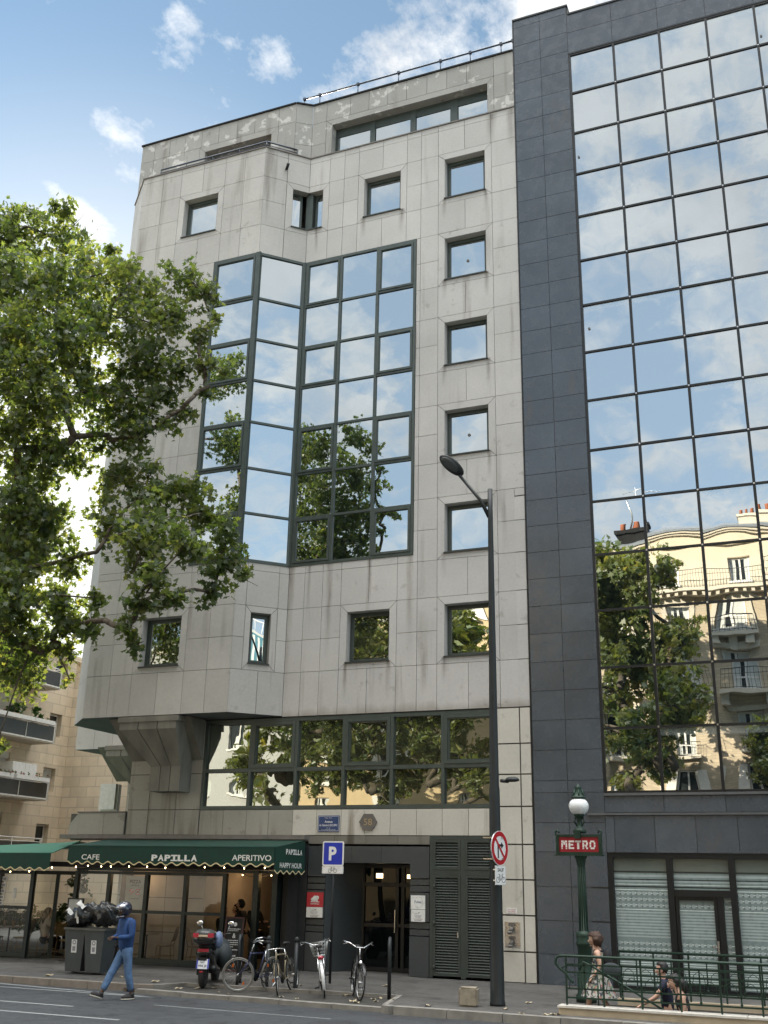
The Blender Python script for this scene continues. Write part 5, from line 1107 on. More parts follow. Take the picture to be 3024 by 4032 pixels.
# stone block
mb = MB(); mb.box((-.175,-.16,0),(.175,.16,.33)); o = mb.build('stone_block','block_stone'); bm = bmesh.new(); bm.from_mesh(o.data); bmesh.ops.bevel(bm,geom=bm.edges[:],offset=.03,segments=2,affect='EDGES'); 
rb_ = random.Random(3)
for v in bm.verts: v.co += Vector([rb_.uniform(-.008,.008) for _ in range(3)])
bm.to_mesh(o.data); bm.free()
o.location = (-6.74,20.73,0); o.rotation_euler = (0,0,.15); tag(o,'worn rounded stone block standing on the pavement near the lamp mast','stone block')
# wheeled bins with bags
def wheel_bin(label):
    t = thing('wheeled_bin',label,'bin',group='grey wheeled bins at the kerb'); mb = MB()
    b = [(-.20,-.24),(.20,-.24),(.20,.20),(-.20,.20)]; tp = [(-.27,-.31),(.27,-.31),(.27,.30),(-.27,.30)]
    mb.add([(x,y,.05) for x,y in b]+[(x,y,.98) for x,y in tp],[(3,2,1,0),(0,1,5,4),(1,2,6,5),(2,3,7,6),(3,0,4,7),(4,5,6,7)]); mb.box((-.1,-.335,.55),(.1,-.30,.56)) if False else None
    mb.build('tub','bin_grey',t)
    mb = MB(); mb.box((-.295,-.335,.965),(.295,.33,1.01)); mb.box((-.24,.32,.95),(.24,.40,.99)); mb.build('rim','bin_lid',t)
    for s in (-1,1): mb = MB(); mb.lathe([(.03,-.025),(.10,-.025),(.10,.025),(.03,.025)],(s*.26,.25,.10),18,mat=Matrix.Rotation(R(90),3,'Y')); mb.build('wheel','black_rubber',t)
    mb = MB(); f = Fr((0,-.282,.62),(1,0,0),(0,-.075,1)); mb.fbox(f,-.07,.07,-.16,.13,0,.004,0); mb.ring(f,.025,.05,.005,16,1,0,.07); mb.fbox(f,-.04,.04,-.12,-.02,.004,.005,1); mb.build('sticker',['paper','plaque_ink'],t)
    return t
b0 = wheel_bin('bin'); place(b0,(-17.02,22.35,0),.12); b0['label'] = 'left one of the two grey wheeled bins piled with black sacks'
b1 = dup(b0); place(b1,(-16.40,22.30,0),.05); b1['label'] = 'right one of the two grey wheeled bins, behind the walking man'
def sack(label, c, rad, seed, white=False):
    r = random.Random(seed); ph = [r.uniform(0,6) for _ in range(6)]
    def fn(p):
        k = 1+.13*math.sin(5*p.x+ph[0])*math.cos(4*p.z+ph[1])+.09*math.sin(9*p.y+ph[2]+3*p.z)+.07*math.sin(13*p.x+7*p.z+ph[3])
        return Vector((p.x*k,p.y*k,max(-.75,p.z)*k))
    mb = MB(); mb.ell(c,rad,30,20,0,fn=fn); o = mb.build('rubbish_sack','bag_black'); return tag(o,label,'rubbish sack',group='black sacks on the bins')
sack('black rubbish sack with a white fold at the left on the bins',(-17.12,22.3,1.20),(.29,.25,.23),1); sack('large crumpled black sack on top of the pile',(-16.76,22.25,1.30),(.33,.27,.25),5); sack('tall pointed black sack at the right of the pile',(-16.32,22.3,1.29),(.33,.27,.29),9)
mb = MB(); r_ = random.Random(8)
for i_,(cx,cz,w,h) in enumerate(((-16.85,1.52,.28,.07),(-17.16,1.36,.2,.06),(-16.88,1.24,.13,.15))):
    n=7; vs=[]; mb=MB()
    for j in range(2):
        for i in range(n): vs.append((cx-w/2+w*i/(n-1),21.93+r_.uniform(-.03,.03)+.10*j*(1 if h<.1 else -.2),cz+h*(j-.5)+r_.uniform(-.02,.02)+.06*math.sin(i*.9)))
    mb.add(vs,[(i,i+1,n+i+1,n+i) for i in range(n-1)],0,True)
    tag(mb.build('plastic_sheet','bag_white'),('white plastic sheeting draped over the top black sack','white plastic fold on the left black sack','white plastic scrap hanging low between the black sacks')[i_],'plastic sheet')

# ------------------------------------------------------------------ bicycles (local: front wheel toward +X)
def bicycle(label, frame, tyre='tyre', drop=False, basket=False, fender=None, steer=0.0, step=False, light=False, rear_red=False, reflect=False):
    t = thing('bicycle',label,'bicycle',group='bicycles parked in the bay'); Rw = .335; A = Vector((-.50,0,Rw)); B = Vector((.52,0,Rw))
    bb = Vector((-.06,0,.28)); st = Vector((-.20,0,.80)); hd = Vector((.30,0,.78)); hl = Vector((.335,0,.62)); 
    SR = Matrix.Rotation(steer,3,'Z'); ax = Vector((.335,0,.62))
    def S_(p):  # steering rotation about the head tube
        q = Vector(p)-Vector((.33,0,0)); z = q.z; q.z = 0; q = SR@q; return Vector((q.x+.33,q.y,z))
    def wheel(c, rot, lab):
        w = MB(); n = 40
        P = lambda r,a,y=0: c+rot@Vector((r*math.cos(a),y,r*math.sin(a)))
        w.tube([P(Rw-.015,2*math.pi*i/n) for i in range(n)],.0165,8,closed=True); wo = w.build('wheel',tyre,t)
        w = MB(); w.tube([P(Rw-.040,2*math.pi*i/n) for i in range(n)],.010,6,closed=True)
        for k in range(18): a = 2*math.pi*k/18; s_ = .02 if k%2 else -.02; w.tube([P(.02,a+.3,s_),P(Rw-.04,a,0)],.0018,3)
        w.tube([P(0,0,-.05),P(0,0,.05)],.02,8); w.build('rim','rim',wo)
        if reflect:
            w = MB()
            for a in (.9,4.0): q = P(Rw*.62,a); w.box(tuple(q-Vector((.025,.006,.03))),tuple(q+Vector((.025,.006,.03))))
            w.build('spoke_reflector','orange_reflector',wo)
        return wo
    wheel(A,Matrix.Identity(3),'rear'); Bs = S_(B); wheel(Bs,SR,'front')
    f = MB(); tr = .016
    if step: f.tube([hl+Vector((0,0,.04)),Vector((.1,0,.42)),bb],tr*1.15,8); f.tube([hd,Vector((.05,0,.55)),Vector((-.12,0,.52))],tr,8)
    else: f.tube([hl,bb],tr*1.1,8); f.tube([hd-Vector((0,0,.02)),st-Vector((0,0,.04))],tr,8)
    f.tube([bb,st],tr,8); f.tube([hl-Vector((-.01,0,.02)),hd+Vector((-.01,0,.03))],tr*1.2,8)
    for s_ in (-.05,.05): f.tube([bb+Vector((0,s_*.5,0)),A+Vector((0,s_,0))],.009,6); f.tube([st-Vector((0,-s_*.4,.06)),A+Vector((0,s_,0))],.008,6)
    f.build('frame',frame,t)
    f = MB()
    for s_ in (-.045,.045): f.tube([S_(hl+Vector((.01,s_*.8,-.02))),S_(hl+Vector((.06,s_,-.14))),S_(B+Vector((0,s_,0)))],[.013,.012,.009],6)
    f.build('fork',frame,t)
    f = MB(); top = Vector((.27,0,.95 if not drop else .88)); f.tube([hd,S_(top)],.014,6)
    if drop: bars = [(.36,-.2,.66),(.47,-.21,.70),(.50,-.2,.80),(.40,-.19,.87),(.28,-.1,.88),(.28,.1,.88),(.40,.19,.87),(.50,.2,.80),(.47,.21,.70),(.36,.2,.66)]
    else: bars = [(.02,-.30,1.06),(.10,-.30,1.07),(.22,-.22,1.05),(.30,-.08,.97),(.30,.08,.97),(.22,.22,1.05),(.10,.30,1.07),(.02,.30,1.06)]
    f.tube([S_(p) for p in bars],.0115,7)
    for s_ in (-1,1): f.tube([S_((.20,.25*s_,1.04)) if not drop else S_((.47,.2*s_,.83)),S_((.10,.33*s_,1.01)) if not drop else S_((.52,.21*s_,.72))],.006,5)
    f.build('handlebar','chrome',t)
    f = MB()
    for s_ in (-1,1): f.tube([S_((.22,.22*s_,1.03)) if not drop else S_((.49,.2*s_,.80)),S_((.42,.14*s_,1.02 if not drop else .93)),S_((.40,.05*s_,.88)),Vector((.33,.01*s_,.76)),Vector((.1,.02*s_,.58 if not step else .42))],.004,5)
    f.build('brake_cable','black_rubber',t)
    f = MB()
    for s_ in (-1,1): f.tube([S_(bars[0] if s_<0 else bars[-1]),S_(bars[1] if s_<0 else bars[-2])],.017,7)
    f.build('grip','black_rubber',t)
    f = MB(); f.tube([st,st+Vector((-.03,0,.14))],.012,6); f.ell(st+Vector((-.04,0,.17)),(.135,.075,.035),16,8,fn=lambda p: Vector((p.x,p.y*(1.25-.75*(p.x*.5+.5)),p.z))); f.build('saddle','saddle',t)
    f = MB(); f.lathe([(.02,-.004),(.09,-.004),(.09,.004),(.02,.004)],bb+Vector((0,-.05,0)),20,mat=Matrix.Rotation(R(90),3,'X'))
    for s_,a in ((-1,.6),(1,.6+math.pi)):
        q = bb+Vector((.165*math.cos(a),.075*s_,.165*math.sin(a))); f.tube([bb+Vector((0,.06*s_,0)),q],.009,6); f.box(tuple(q+Vector((-.045,min(0,.09*s_),-.012))),tuple(q+Vector((.045,max(0,.09*s_),.012))))
    f.tube([bb+Vector((0,-.05,.088)),A+Vector((0,-.05,.035))],.005,4); f.tube([bb+Vector((0,-.05,-.088)),A+Vector((0,-.05,-.035))],.005,4); f.build('crank','dark_metal',t)
    def mud(c,rot,a0,a1,mat):
        m_ = MB(); vs=[]; n=18
        for i in range(n+1):
            a=a0+(a1-a0)*i/n
            for s_,dr in ((-.030,0),(0,.012),(.030,0)): vs.append(c+rot@Vector(((Rw+.022+dr)*math.cos(a),s_,(Rw+.022+dr)*math.sin(a))))
        m_.add(vs,[(i*3+j,i*3+j+1,i*3+j+4,i*3+j+3) for i in range(n) for j in (0,1)],0,True); m_.build('mudguard',mat,t,recalc=False)
    if fender: mud(A,Matrix.Identity(3),R(20),R(205),fender); mud(Bs,SR,R(25),R(150),fender)
    if rear_red:
        f = MB(); f.tube([A+Vector((-.1,0,.40)),A+Vector((.28,0,.40))],.01,6)
        for s_ in (-.06,.06): f.tube([A+Vector((0,s_,0)),A+Vector((-.02,s_,.40)),A+Vector((.28,s_,.41)),A+Vector((-.2,s_,.41))],.007,5)
        f.build('carrier','chrome',t)
        f = MB(); f.ell(A+Vector((-.25,0,.44)),(.035,.06,.04)); f.build('tail_light','red_reflector',t)
    if light: f = MB(); f.lathe([(.015,0),(.038,.02),(.038,.05),(.0,.056)],S_((.40,0,.70)),14,mat=Matrix.Rotation(R(90),3,'Y')); f.build('headlight','chrome',t)
    if basket:
        f = MB(); z0,z1 = .74,1.0
        def P(u,v,z): k = (z-z0)/(z1-z0); return S_((.40+(u)*( .10+.04*k)+.10, v*(.13+.05*k), z))
        for z in (z0,.80,.86,.93,z1):
            f.tube([P(-1,-1,z),P(1,-1,z),P(1,1,z),P(-1,1,z)],.006 if z in (z0,z1) else .0035,5,closed=True)
        for i in range(6):
            q = -1+2*i/5
            for a in (-1,1): f.tube([P(q,a,z0),P(q,a,z1)],.0035,4); f.tube([P(a,q,z0),P(a,q,z1)],.0035,4)
            f.tube([P(q,-1,z0),P(q,1,z0)],.003,4)
        f.build('basket','basket',t)
    return t
K_ = R(-90)
b = bicycle('dark blue city bicycle with its pale rimmed front wheel turned side on','bike_blue','tyre_grey',steer=R(-52),reflect=True); place(b,(-11.72,21.42,-.06),R(-98),R(-6))
b = bicycle('tan racing bicycle with white drop handlebars leaning on a post','bike_tan','tyre',drop=True,steer=R(22)); place(b,(-11.0,21.4,-.06),R(-86),R(7))
b = bicycle('white bicycle with a wire basket and red tail light seen from behind','bike_white','tyre',basket=True,fender='bike_white',rear_red=True,steer=R(-12),step=True); place(b,(-10.14,21.5,-.06),R(118),R(-9))
b = bicycle('black roadster bicycle with a chrome swept handlebar facing the street','bike_black','tyre',step=True,light=True,steer=R(8),fender='bike_black'); place(b,(-9.38,21.4,-.06),R(-60),R(-3))

# ------------------------------------------------------------------ scooter seen from behind (local: front toward +Y)
sc = thing('motor_scooter','black motor scooter with a top box and grey leg cover, seen from behind','scooter')
def sw_(y,lab):
    w = MB(); n=32; w.tube([(0,y+.20*math.cos(2*math.pi*i/n),.27+.20*math.sin(2*math.pi*i/n)) for i in range(n)],.07,10,closed=True); wo=w.build('wheel','tyre',sc); w=MB(); w.lathe([(.02,-.05),(.13,-.045),(.14,0),(.13,.045),(.02,.05)],(0,y,.27),18,mat=Matrix.Rotation(R(90),3,'Y')); w.build('rim','dark_metal',wo)
sw_(-.68,'r'); sw_(.68,'f')
mb = MB()
def hull(pts): # list of (y,z,halfwidth)
    vs=[]; n=10
    for y,zc,w,h in pts:
        for j in range(n): a=2*math.pi*j/n; vs.append((w*math.copysign(abs(math.cos(a))**.75,math.cos(a)),y,zc+h*math.copysign(abs(math.sin(a))**.75,math.sin(a))))
    k=len(pts); fs=[(i*n+j,i*n+(j+1)%n,(i+1)*n+(j+1)%n,(i+1)*n+j) for i in range(k-1) for j in range(n)]+[tuple(range(n)),tuple(range((k-1)*n,k*n))]
    return vs,fs
v_,f_ = hull([(-.88,.72,.10,.06),(-.74,.70,.19,.14),(-.4,.60,.21,.20),(-.05,.48,.19,.20),(.15,.36,.20,.10)]); mb.add(v_,f_,0,True)
v_,f_ = hull([(.25,.45,.2,.14),(.42,.66,.24,.30),(.60,.72,.19,.30),(.74,.55,.10,.16)]); mb.add(v_,f_,0,True); mb.box((-.18,-.1,.26),(.18,.5,.34)); mb.build('body','scooter_black',sc)
mb = MB(); v_,f_ = hull([(-.80,.84,.14,.05),(-.5,.86,.17,.06),(-.1,.80,.16,.07),(.05,.74,.10,.05)]); mb.add(v_,f_,0,True); mb.build('seat','saddle',sc)
mb = MB(); v_,f_ = hull([(.08,.55,.26,.22),(.28,.62,.36,.34),(.48,.66,.37,.34),(.58,.66,.26,.28)]); mb.add(v_,f_,0,True); mb.ell((.28,.2,.60),(.16,.30,.26),14,8); mb.build('leg_cover','scooter_grey',sc)
mb = MB(); mb.ell((.23,-.42,.98),(.09,.22,.20),16,10,fn=lambda p: Vector((p.x,p.y,p.z*(1 if p.z<0 else .8)))); mb.build('folded_cloth','cloth_blue',sc)
mb = MB(); v_,f_ = hull([(-1.0,1.0,.19,.07),(-.92,1.0,.24,.13),(-.6,1.0,.25,.14),(-.48,1.0,.2,.10)]); mb.add(v_,f_,0,True); tc_ = mb.build('top_box','scooter_black',sc)
mb = MB(); mb.ell((0,-.75,1.10),(.235,.25,.10),18,10); mb.build('lid','case_grey',tc_)
for s_ in (-1,1): mb = MB(); mb.box((min(s_*.10,s_*.225),-1.005,1.03),(max(s_*.10,s_*.225),-.90,1.115)); mb.build('reflector','red_reflector',tc_)
mb = MB(); mb.box((-.1,-1.012,1.045),(.1,-.95,1.085)); mb.build('trim','chrome',tc_)
mb = MB(); mb.box((-.12,-.90,.74),(.12,-.86,.80)); mb.build('tail_light','red_reflector',sc)
mb = MB(); pfm = Fr((.02,-.945,.50),(1,0,0),(0,.25,1)); mb.fbox(pfm,-.135,.135,-.10,.10,0,.006,0); mb.fbox(pfm,-.133,-.105,-.098,.098,.006,.0075,1); mb.fbox(pfm,.105,.133,-.098,.098,.006,.0075,1); mb.text('GY',pfm,.008,.06,2,0,.045,.10,bold=.02); mb.text('496 JE',pfm,.008,.06,2,0,-.045,.19,bold=.02); mb.build('number_plate',['plate_white','sign_blue','sign_black'],sc)
mb = MB(); mb.box((-.10,-.935,.28),(.10,-.90,.62)); mb.build('mudflap','black_rubber',sc)
mb = MB(); mb.ell((0,-.945,.345),(.05,.01,.02)); mb.build('reflector','red_reflector',sc)
mb = MB(); mb.tube([(.24,-.35,.3),(.25,-.7,.36),(.24,-.9,.42)],[.05,.065,.06],10); mb.build('exhaust','dark_metal',sc)
mb = MB(); mb.tube([(-.36,.30,1.06),(-.2,.42,1.04),(0,.5,1.0),(.2,.42,1.04),(.36,.30,1.06)],.016,8); mb.ell((0,.52,1.0),(.16,.12,.10)); mb.build('handlebar','scooter_black',sc)
for s_ in (-1,1):
    mb = MB(); mb.tube([(s_*.26,.38,1.06),(s_*.33,.34,1.24)],.008,6); mb.ell((s_*.36,.33,1.27),(.075,.02,.055)); mb.build('mirror','chrome',sc)
mb = MB(); mb.tube([(-.12,-.1,.2),(-.22,-.2,-.0)],.012,6); mb.build('side_stand','dark_metal',sc)
place(sc,(-13.22,22.05,-.06),R(20),0,R(0))

# ------------------------------------------------------------------ metro entrance
t = thing('metro_lantern','green cast iron metro candelabra with a white globe and red lettered panel','metro sign',(-4.94,22.75,0)); c = (-4.94,22.75,0)
mb = MB(); mb.lathe([(.2,0),(.2,.12),(.165,.16),(.165,.5),(.14,.55),(.135,1.0),(.16,1.03),(.17,1.08),(.14,1.12),(.16,1.2),(.15,1.26),(.085,1.3),(.075,2.0),(.07,2.5),(.095,2.6),(.105,2.66),(.13,2.7),(.13,2.74)],c,20)
for k in range(12): a = 2*math.pi*k/12; mb.tube([(c[0]+.082*math.cos(a),c[1]+.082*math.sin(a),1.3),(c[0]+.072*math.cos(a),c[1]+.072*math.sin(a),2.5)],.012,5)
mb.build('column','metro_green',t)
mf = Fr((-4.945,22.63,2.93),(1,-.04,0)); mb = MB(); frame_bars(mb,mf,-.455,.455,-.19,.20,.05,-.05,.02); mb.fbox(mf,-.43,.43,-.16,.17,-.05,-.02)
for s_ in (-1,1):
    mb.fbox(mf,s_*.44-.03,s_*.44+.03,-.19,.20,-.05,.025); q = [mf(s_*(.44-.06*math.cos(a)*.6)-s_*.0,.225+.055*math.sin(a),0) for a in [i*.7 for i in range(8)]]; mb.tube(q,.018,6)
mb.fbox(mf,-.5,.5,-.215,-.19,-.05,.035); mb.fbox(mf,-.07,.05,.12,.28,-.02,.05); mb.build('panel_frame','metro_green',t)
mb = MB(); mb.fbox(mf,-.405,.405,-.14,.15,-.02,0,0)
L_ = .118; H_ = .165
def seg(x,a,b,c_,d): mb.fbox(mf,x+a*L_,x+b*L_,-.085+c_*H_,-.085+d*H_,.001,.004,1)
x = -.36
for s in ((0,.25,0,.12),(0,.25,.18,.72),(0,.25,.78,1),(.75,1,0,.12),(.75,1,.18,.72),(.75,1,.78,1),(.27,.42,.72,1),(.58,.73,.72,1),(.38,.62,.50,.80)): seg(x,*s)
x += .150
for s in ((0,.3,0,.72),(0,.3,.78,1),(.3,1,.8,1),(.33,.8,.42,.6),(.3,.95,0,.2)): seg(x,*s)
x += .138
for s in ((0,1,.8,1),(.32,.68,0,.76)): seg(x,*s)
x += .148
for s in ((0,.28,0,.12),(0,.28,.18,.72),(0,.28,.78,1),(.3,.85,.82,1),(.65,.95,.5,.8),(.3,.85,.4,.52),(.5,.75,.2,.4),(.65,.95,0,.2)): seg(x,*s)
x += .146
for s in ((.15,.85,.8,1),(.15,.85,0,.2),(0,.27,.22,.50),(0,.27,.55,.80),(.73,1,.22,.50),(.73,1,.55,.80)): seg(x,*s)
mb.build('name_panel',['metro_red','metro_letter'],t)
mb = MB(); mb.lathe([(.13,3.16),(.14,3.2),(.08,3.26),(.06,3.28),(.055,3.36),(.05,3.42),(.075,3.48),(.11,3.5),(.115,3.54)],c,16)
for s_ in (-1,1): mb.tube([(c[0]+s_*.05,c[1],3.3),(c[0]+s_*.10,c[1],3.38),(c[0]+s_*.07,c[1],3.48)],.015,6)
mb.lathe([(.15,3.85),(.155,3.87),(.13,3.89),(.10,3.92),(.075,4.0),(.065,4.04),(.075,4.07),(.03,4.11),(.012,4.14),(.0,4.15)],c,16)
for k in range(5): a = k*1.2566; mb.tube([(c[0]+.12*math.cos(a),c[1]+.12*math.sin(a),3.87),(c[0]+.075*math.cos(a),c[1]+.075*math.sin(a),4.02)],.02,5)
mb.build('lantern_mount','metro_green',t); mb = MB(); mb.ell((c[0],c[1],3.69),(.205,.205,.185),24,16); mb.build('globe','globe',t); t.scale = (1.025,1.025,1.02)
mb = MB(); mb.box((-4.92,20.32,0),(8,20.62,.12)); o = mb.build('metro_plinth','plinth'); tag(o,'low tan stone plinth carrying the front railing of the metro stairs','plinth'); o.data.materials.append(MAT('plinth_top')); 
mb2 = MB()
for k in range(12): mb2.box((-4.94+k*1.08,20.30,.12),(-4.94+(k+1)*1.08-.01,20.64,.155))
q = mb2.build('coping','plinth_top',o)
mb = MB(); mb.box((-4.3,22.62,0),(8,22.85,.12)); o = mb.build('metro_plinth','plinth'); tag(o,'tan stone plinth behind the stairs under the rear railing','plinth')
def metro_rail(label, y, x0, x1, lift, curl):
    t = thing('metro_railing',label,'railing',(x0,y,lift)); zt = .97; mb = MB()
    if curl: mb.tube([(x0+.13,y,.52),(x0+.10,y,.55),(x0+.05,y,.60),(x0-.0,y,.68),(x0-.12,y,.76),(x0-.19,y,.84),(x0-.18,y,.92),(x0-.12,y,.965),(x0-.03,y,zt),(x1,y,zt)],.024,8); mb.tube([(x0-.10,y,.74),(x0-.04,y,.79),(x0+.05,y,.81),(x0+.28,y,.81)],.014,6)
    else: mb.tube([(x0,y,zt),(x1,y,zt)],.024,8)
    mb.build('handrail','metro_green',t)
    mb = MB()
    for z in (.83,.70,.43,.28): mb.box((x0,y-.012,z-.014),(x1,y+.012,z+.014))
    mb.build('rail_bar','metro_green',t)
    n = int((x1-x0)/.335); mb = MB(); tp = []
    for k in range(n+1):
        x = x0+k*.335
        if k%2==0:
            mb.box((x-.016,y-.016,lift),(x+.016,y+.016,zt)); 
        else:
            mb.box((x-.012,y-.012,.34),(x+.012,y+.012,.84)); mb.lathe([(.0,.27),(.026,.31),(.012,.35)],(x,y,0),8)
    for k in range(n):
        x = x0+k*.335+.17; mb.tube([(x-.12,y,.43),(x-.09,y,.60),(x,y,.66),(x+.09,y,.60),(x+.12,y,.43)],.007,5)
    mb.build('baluster','metro_green',t); return t
metro_rail('green iron metro railing with a curled end in front of the stairs',20.47,-4.80,7.9,.155,True)
metro_rail('green iron metro railing along the far side of the stairs',22.73,-4.25,7.9,.12,False)
t = thing('stair_handrail','thin green handrail sloping down into the metro stairs','handrail',(-4.5,20.76,0)); mb = MB(); mb.tube([(-4.62,20.8,.72),(-4.55,20.8,.86),(-4.4,20.8,.80),(-1.2,20.8,-.9)],.02,6)
for k in range(4): mb.tube([(-4.3+k*.8,20.8,.74-k*.425),(-4.3+k*.8,20.8,-.4-k*.425)],.014,6)
mb.build('rail','metro_green',t)
# litter and leaves on the bay and pavement
r_ = random.Random(21); lf_ = MB(); lf_.add([(-.07,0,.004),(-.02,.05,.03),(.05,.045,.012),(.08,0,.03),(.03,-.05,.008),(-.03,-.045,.025)],[(0,1,2),(0,2,3),(0,3,4),(0,4,5)]); l0 = lf_.build('fallen_leaf','litter'); tag(l0,'dry curled leaf lying on the asphalt','fallen leaf',group='dry leaves on the ground')
LP = [(-13.3,20.95,-.06),(-12.75,21.55,-.06),(-9.15,20.75,-.06),(-8.75,21.0,-.06),(-8.95,21.35,-.06),(-9.4,21.6,-.06),(-8.35,20.9,.0),(-11.9,20.65,-.06),(-10.3,20.6,-.06),(-9.75,21.75,-.06),(-4.95,20.3,.0),(-5.1,20.1,.0),(-5.5,19.95,.012),(-6.0,20.6,0),(-14.2,21.4,0),(-17.0,21.3,0),(-9.0,20.6,-.06),(-8.9,21.6,-.06),(-9.2,21.1,-.06),(-10.7,20.7,-.06),(-12.2,20.8,-.06),(-13.0,21.2,-.06),(-7.4,20.3,0),(-7.0,21.6,0),(-5.9,21.9,0),(-11.2,22.6,0),(-9.6,23.5,0),(-15.5,22.0,0),(-4.99,20.22,0)]
for i,p in enumerate(LP):
    o = l0 if i==0 else dup(l0); o.location=p; o.rotation_euler=(0,0,r_.uniform(0,6)); s=r_.uniform(.7,1.5); o.scale=(s,s,s)
# ------------------------------------------------------------------ people
def skin(nodes, edges, sub=1):
    me = bpy.data.meshes.new('t'); me.from_pydata([n[0] for n in nodes], edges, []); ob = bpy.data.objects.new('t',me); COL.objects.link(ob)
    sk = ob.modifiers.new('s','SKIN'); sk.use_smooth_shade = True
    for i,n in enumerate(nodes):
        d = me.skin_vertices[0].data[i]; r = n[1]; d.radius = r if isinstance(r,tuple) else (r,r); d.use_root = (i==0)
    m2 = ob.modifiers.new('u','SUBSURF'); m2.levels = sub; m2.render_levels = sub
    dg = bpy.context.evaluated_depsgraph_get(); ev = bpy.data.meshes.new_from_object(ob.evaluated_get(dg))
    out = ([tuple(v.co) for v in ev.vertices],[tuple(p.vertices) for p in ev.polygons])
    bpy.data.objects.remove(ob); bpy.data.meshes.remove(me); bpy.data.meshes.remove(ev); return out
def hand(mb, wrist, d, n, side, curl=.5, s=1.0):
    """palm, four bent fingers and a thumb; d = pointing direction, n = back of the hand"""
    w = Vector(wrist); d = Vector(d).normalized(); n = (Vector(n)-d*Vector(n).dot(d)).normalized(); x = d.cross(n)*side
    rot = Matrix((x,d,n)).transposed(); mb.ell(w+d*.05*s,(.040*s,.055*s,.016*s),10,8,rot=rot)
    for k,(o,l) in enumerate(((-.030,.066),(-.010,.076),(.010,.071),(.028,.056))):
        p = w+d*.092*s+x*o*s; c1 = (d-n*curl*.5).normalized(); c2 = (d-n*curl*1.4).normalized(); c3 = (d*.5-n*curl*1.8).normalized()
        q1 = p+c1*l*.45*s; q2 = q1+c2*l*.33*s; q3 = q2+c3*l*.26*s; mb.tube([p-d*.03*s,p,q1,q2,q3],[.010*s,.0095*s,.009*s,.008*s,.006*s],6)
    p = w+d*.035*s-x*.036*s; q = p+(-x*.7+d*.7-n*.2)*.036*s; mb.tube([p,q,q+(d*.9-n*curl*.5)*.034*s],[.011*s,.010*s,.007*s],6)
def person(label, J, skin_m, parts, hair=None, curl=.6, handdirs=None, faceyaw=0.0, facepitch=0.0, scale=1.0, group=None):
    t = thing('person',label,'person',group=group)
    hc = Vector(J['head']); nb = Vector(J['neck']); ch = Vector(J['chest']); pv = Vector(J['pelvis'])
    nodes=[(pv,(.135,.105))]; E_=[]
    def add(p,r,par): nodes.append((Vector(p),r)); E_.append((par,len(nodes)-1)); return len(nodes)-1
    a = add(pv.lerp(ch,.45),(.125,.10),0); b = add(ch,(.15,.11),a); c = add(nb,(.058,.058),b); add(hc-Vector((0,0,.03)),(.06,.06),c)
    for s_ in ('l','r'):
        sh = add(J['sh'+s_],(.062,.062),b); e = add(J['el'+s_],(.043,.043),sh); add(J['wr'+s_],(.028,.028),e)
        hp = add(J['hp'+s_],(.085,.085),0); k = add(J['kn'+s_],(.058,.058),hp); an = add(J['an'+s_],(.038,.038),k)
    mb = MB(); v,f = skin(nodes,E_); mb.add(v,f,0,True)
    R3 = Euler((facepitch,0,faceyaw)).to_matrix()
    def hd(p):
        k = 1.0
        if p.z<0: k = 1-.30*(-p.z)**1.5
        y = p.y*(1.08 if p.y>0 else 1.0)
        return Vector((p.x*k,y*k,p.z))
    mb.ell(hc,(.077,.098,.122),18,14,rot=R3,fn=hd)
    H = lambda x,y,z: hc+R3@Vector((x,y,z))
    mb.ell(H(0,-.104,-.018),(.014,.020,.026),8,6,rot=R3); mb.ell(H(0,-.088,-.064),(.026,.012,.009),8,6,rot=R3); mb.ell(H(0,-.080,-.098),(.024,.018,.016),8,6,rot=R3)
    for s_ in (-1,1): mb.ell(H(s_*.078,.005,-.005),(.010,.022,.032),8,6,rot=R3); mb.ell(H(s_*.032,-.082,.012),(.014,.012,.009),8,6,1,rot=R3); mb.ell(H(s_*.032,-.088,.034),(.020,.010,.006),8,6,2,rot=R3)
    for s_,si in (('l',1),('r',-1)):
        w = Vector(J['wr'+s_]); e = Vector(J['el'+s_]); d = (w-e) if not handdirs else Vector(handdirs[s_]); hand(mb,w,d,Vector((0,0,1)) if abs(d.normalized().z)<.8 else Vector((si,0,0)),si,curl)
    mb.build('body',[skin_m,'sign_white','hair_black'],t)
    for p in parts: p(t,J)
    if hair: hair(t,hc,R3)
    if scale!=1.0: t.scale=(scale,)*3
    return t
def top(mat, sleeve=1.0, hem=.0, k=1.0, name='shirt'):
    def f(t,J):
        pv,ch,nb = Vector(J['pelvis']),Vector(J['chest']),Vector(J['neck']); nodes=[(pv+Vector((0,0,hem)),(.165*k,.135*k)),(pv.lerp(ch,.5),(.15*k,.125*k)),(ch,(.172*k,.132*k)),(nb-Vector((0,0,.02)),(.07,.07))]; E_=[(0,1),(1,2),(2,3)]
        for s_ in ('l','r'):
            sh,el,wr = (Vector(J[x+s_]) for x in ('sh','el','wr')); nodes.append((sh,(.082*k,.082*k))); E_.append((2,len(nodes)-1)); q=len(nodes)-1
            if sleeve<=.5: nodes.append((sh.lerp(el,sleeve*2),.07)); E_.append((q,q+1))
            else: nodes.append((el,.062*k)); E_.append((q,q+1)); nodes.append((el.lerp(wr,(sleeve-.5)*2*.93),.046)); E_.append((q+1,q+2))
        v,fc = skin(nodes,E_); MB().add(v,fc,0,True).build(name,mat,t)
    return f
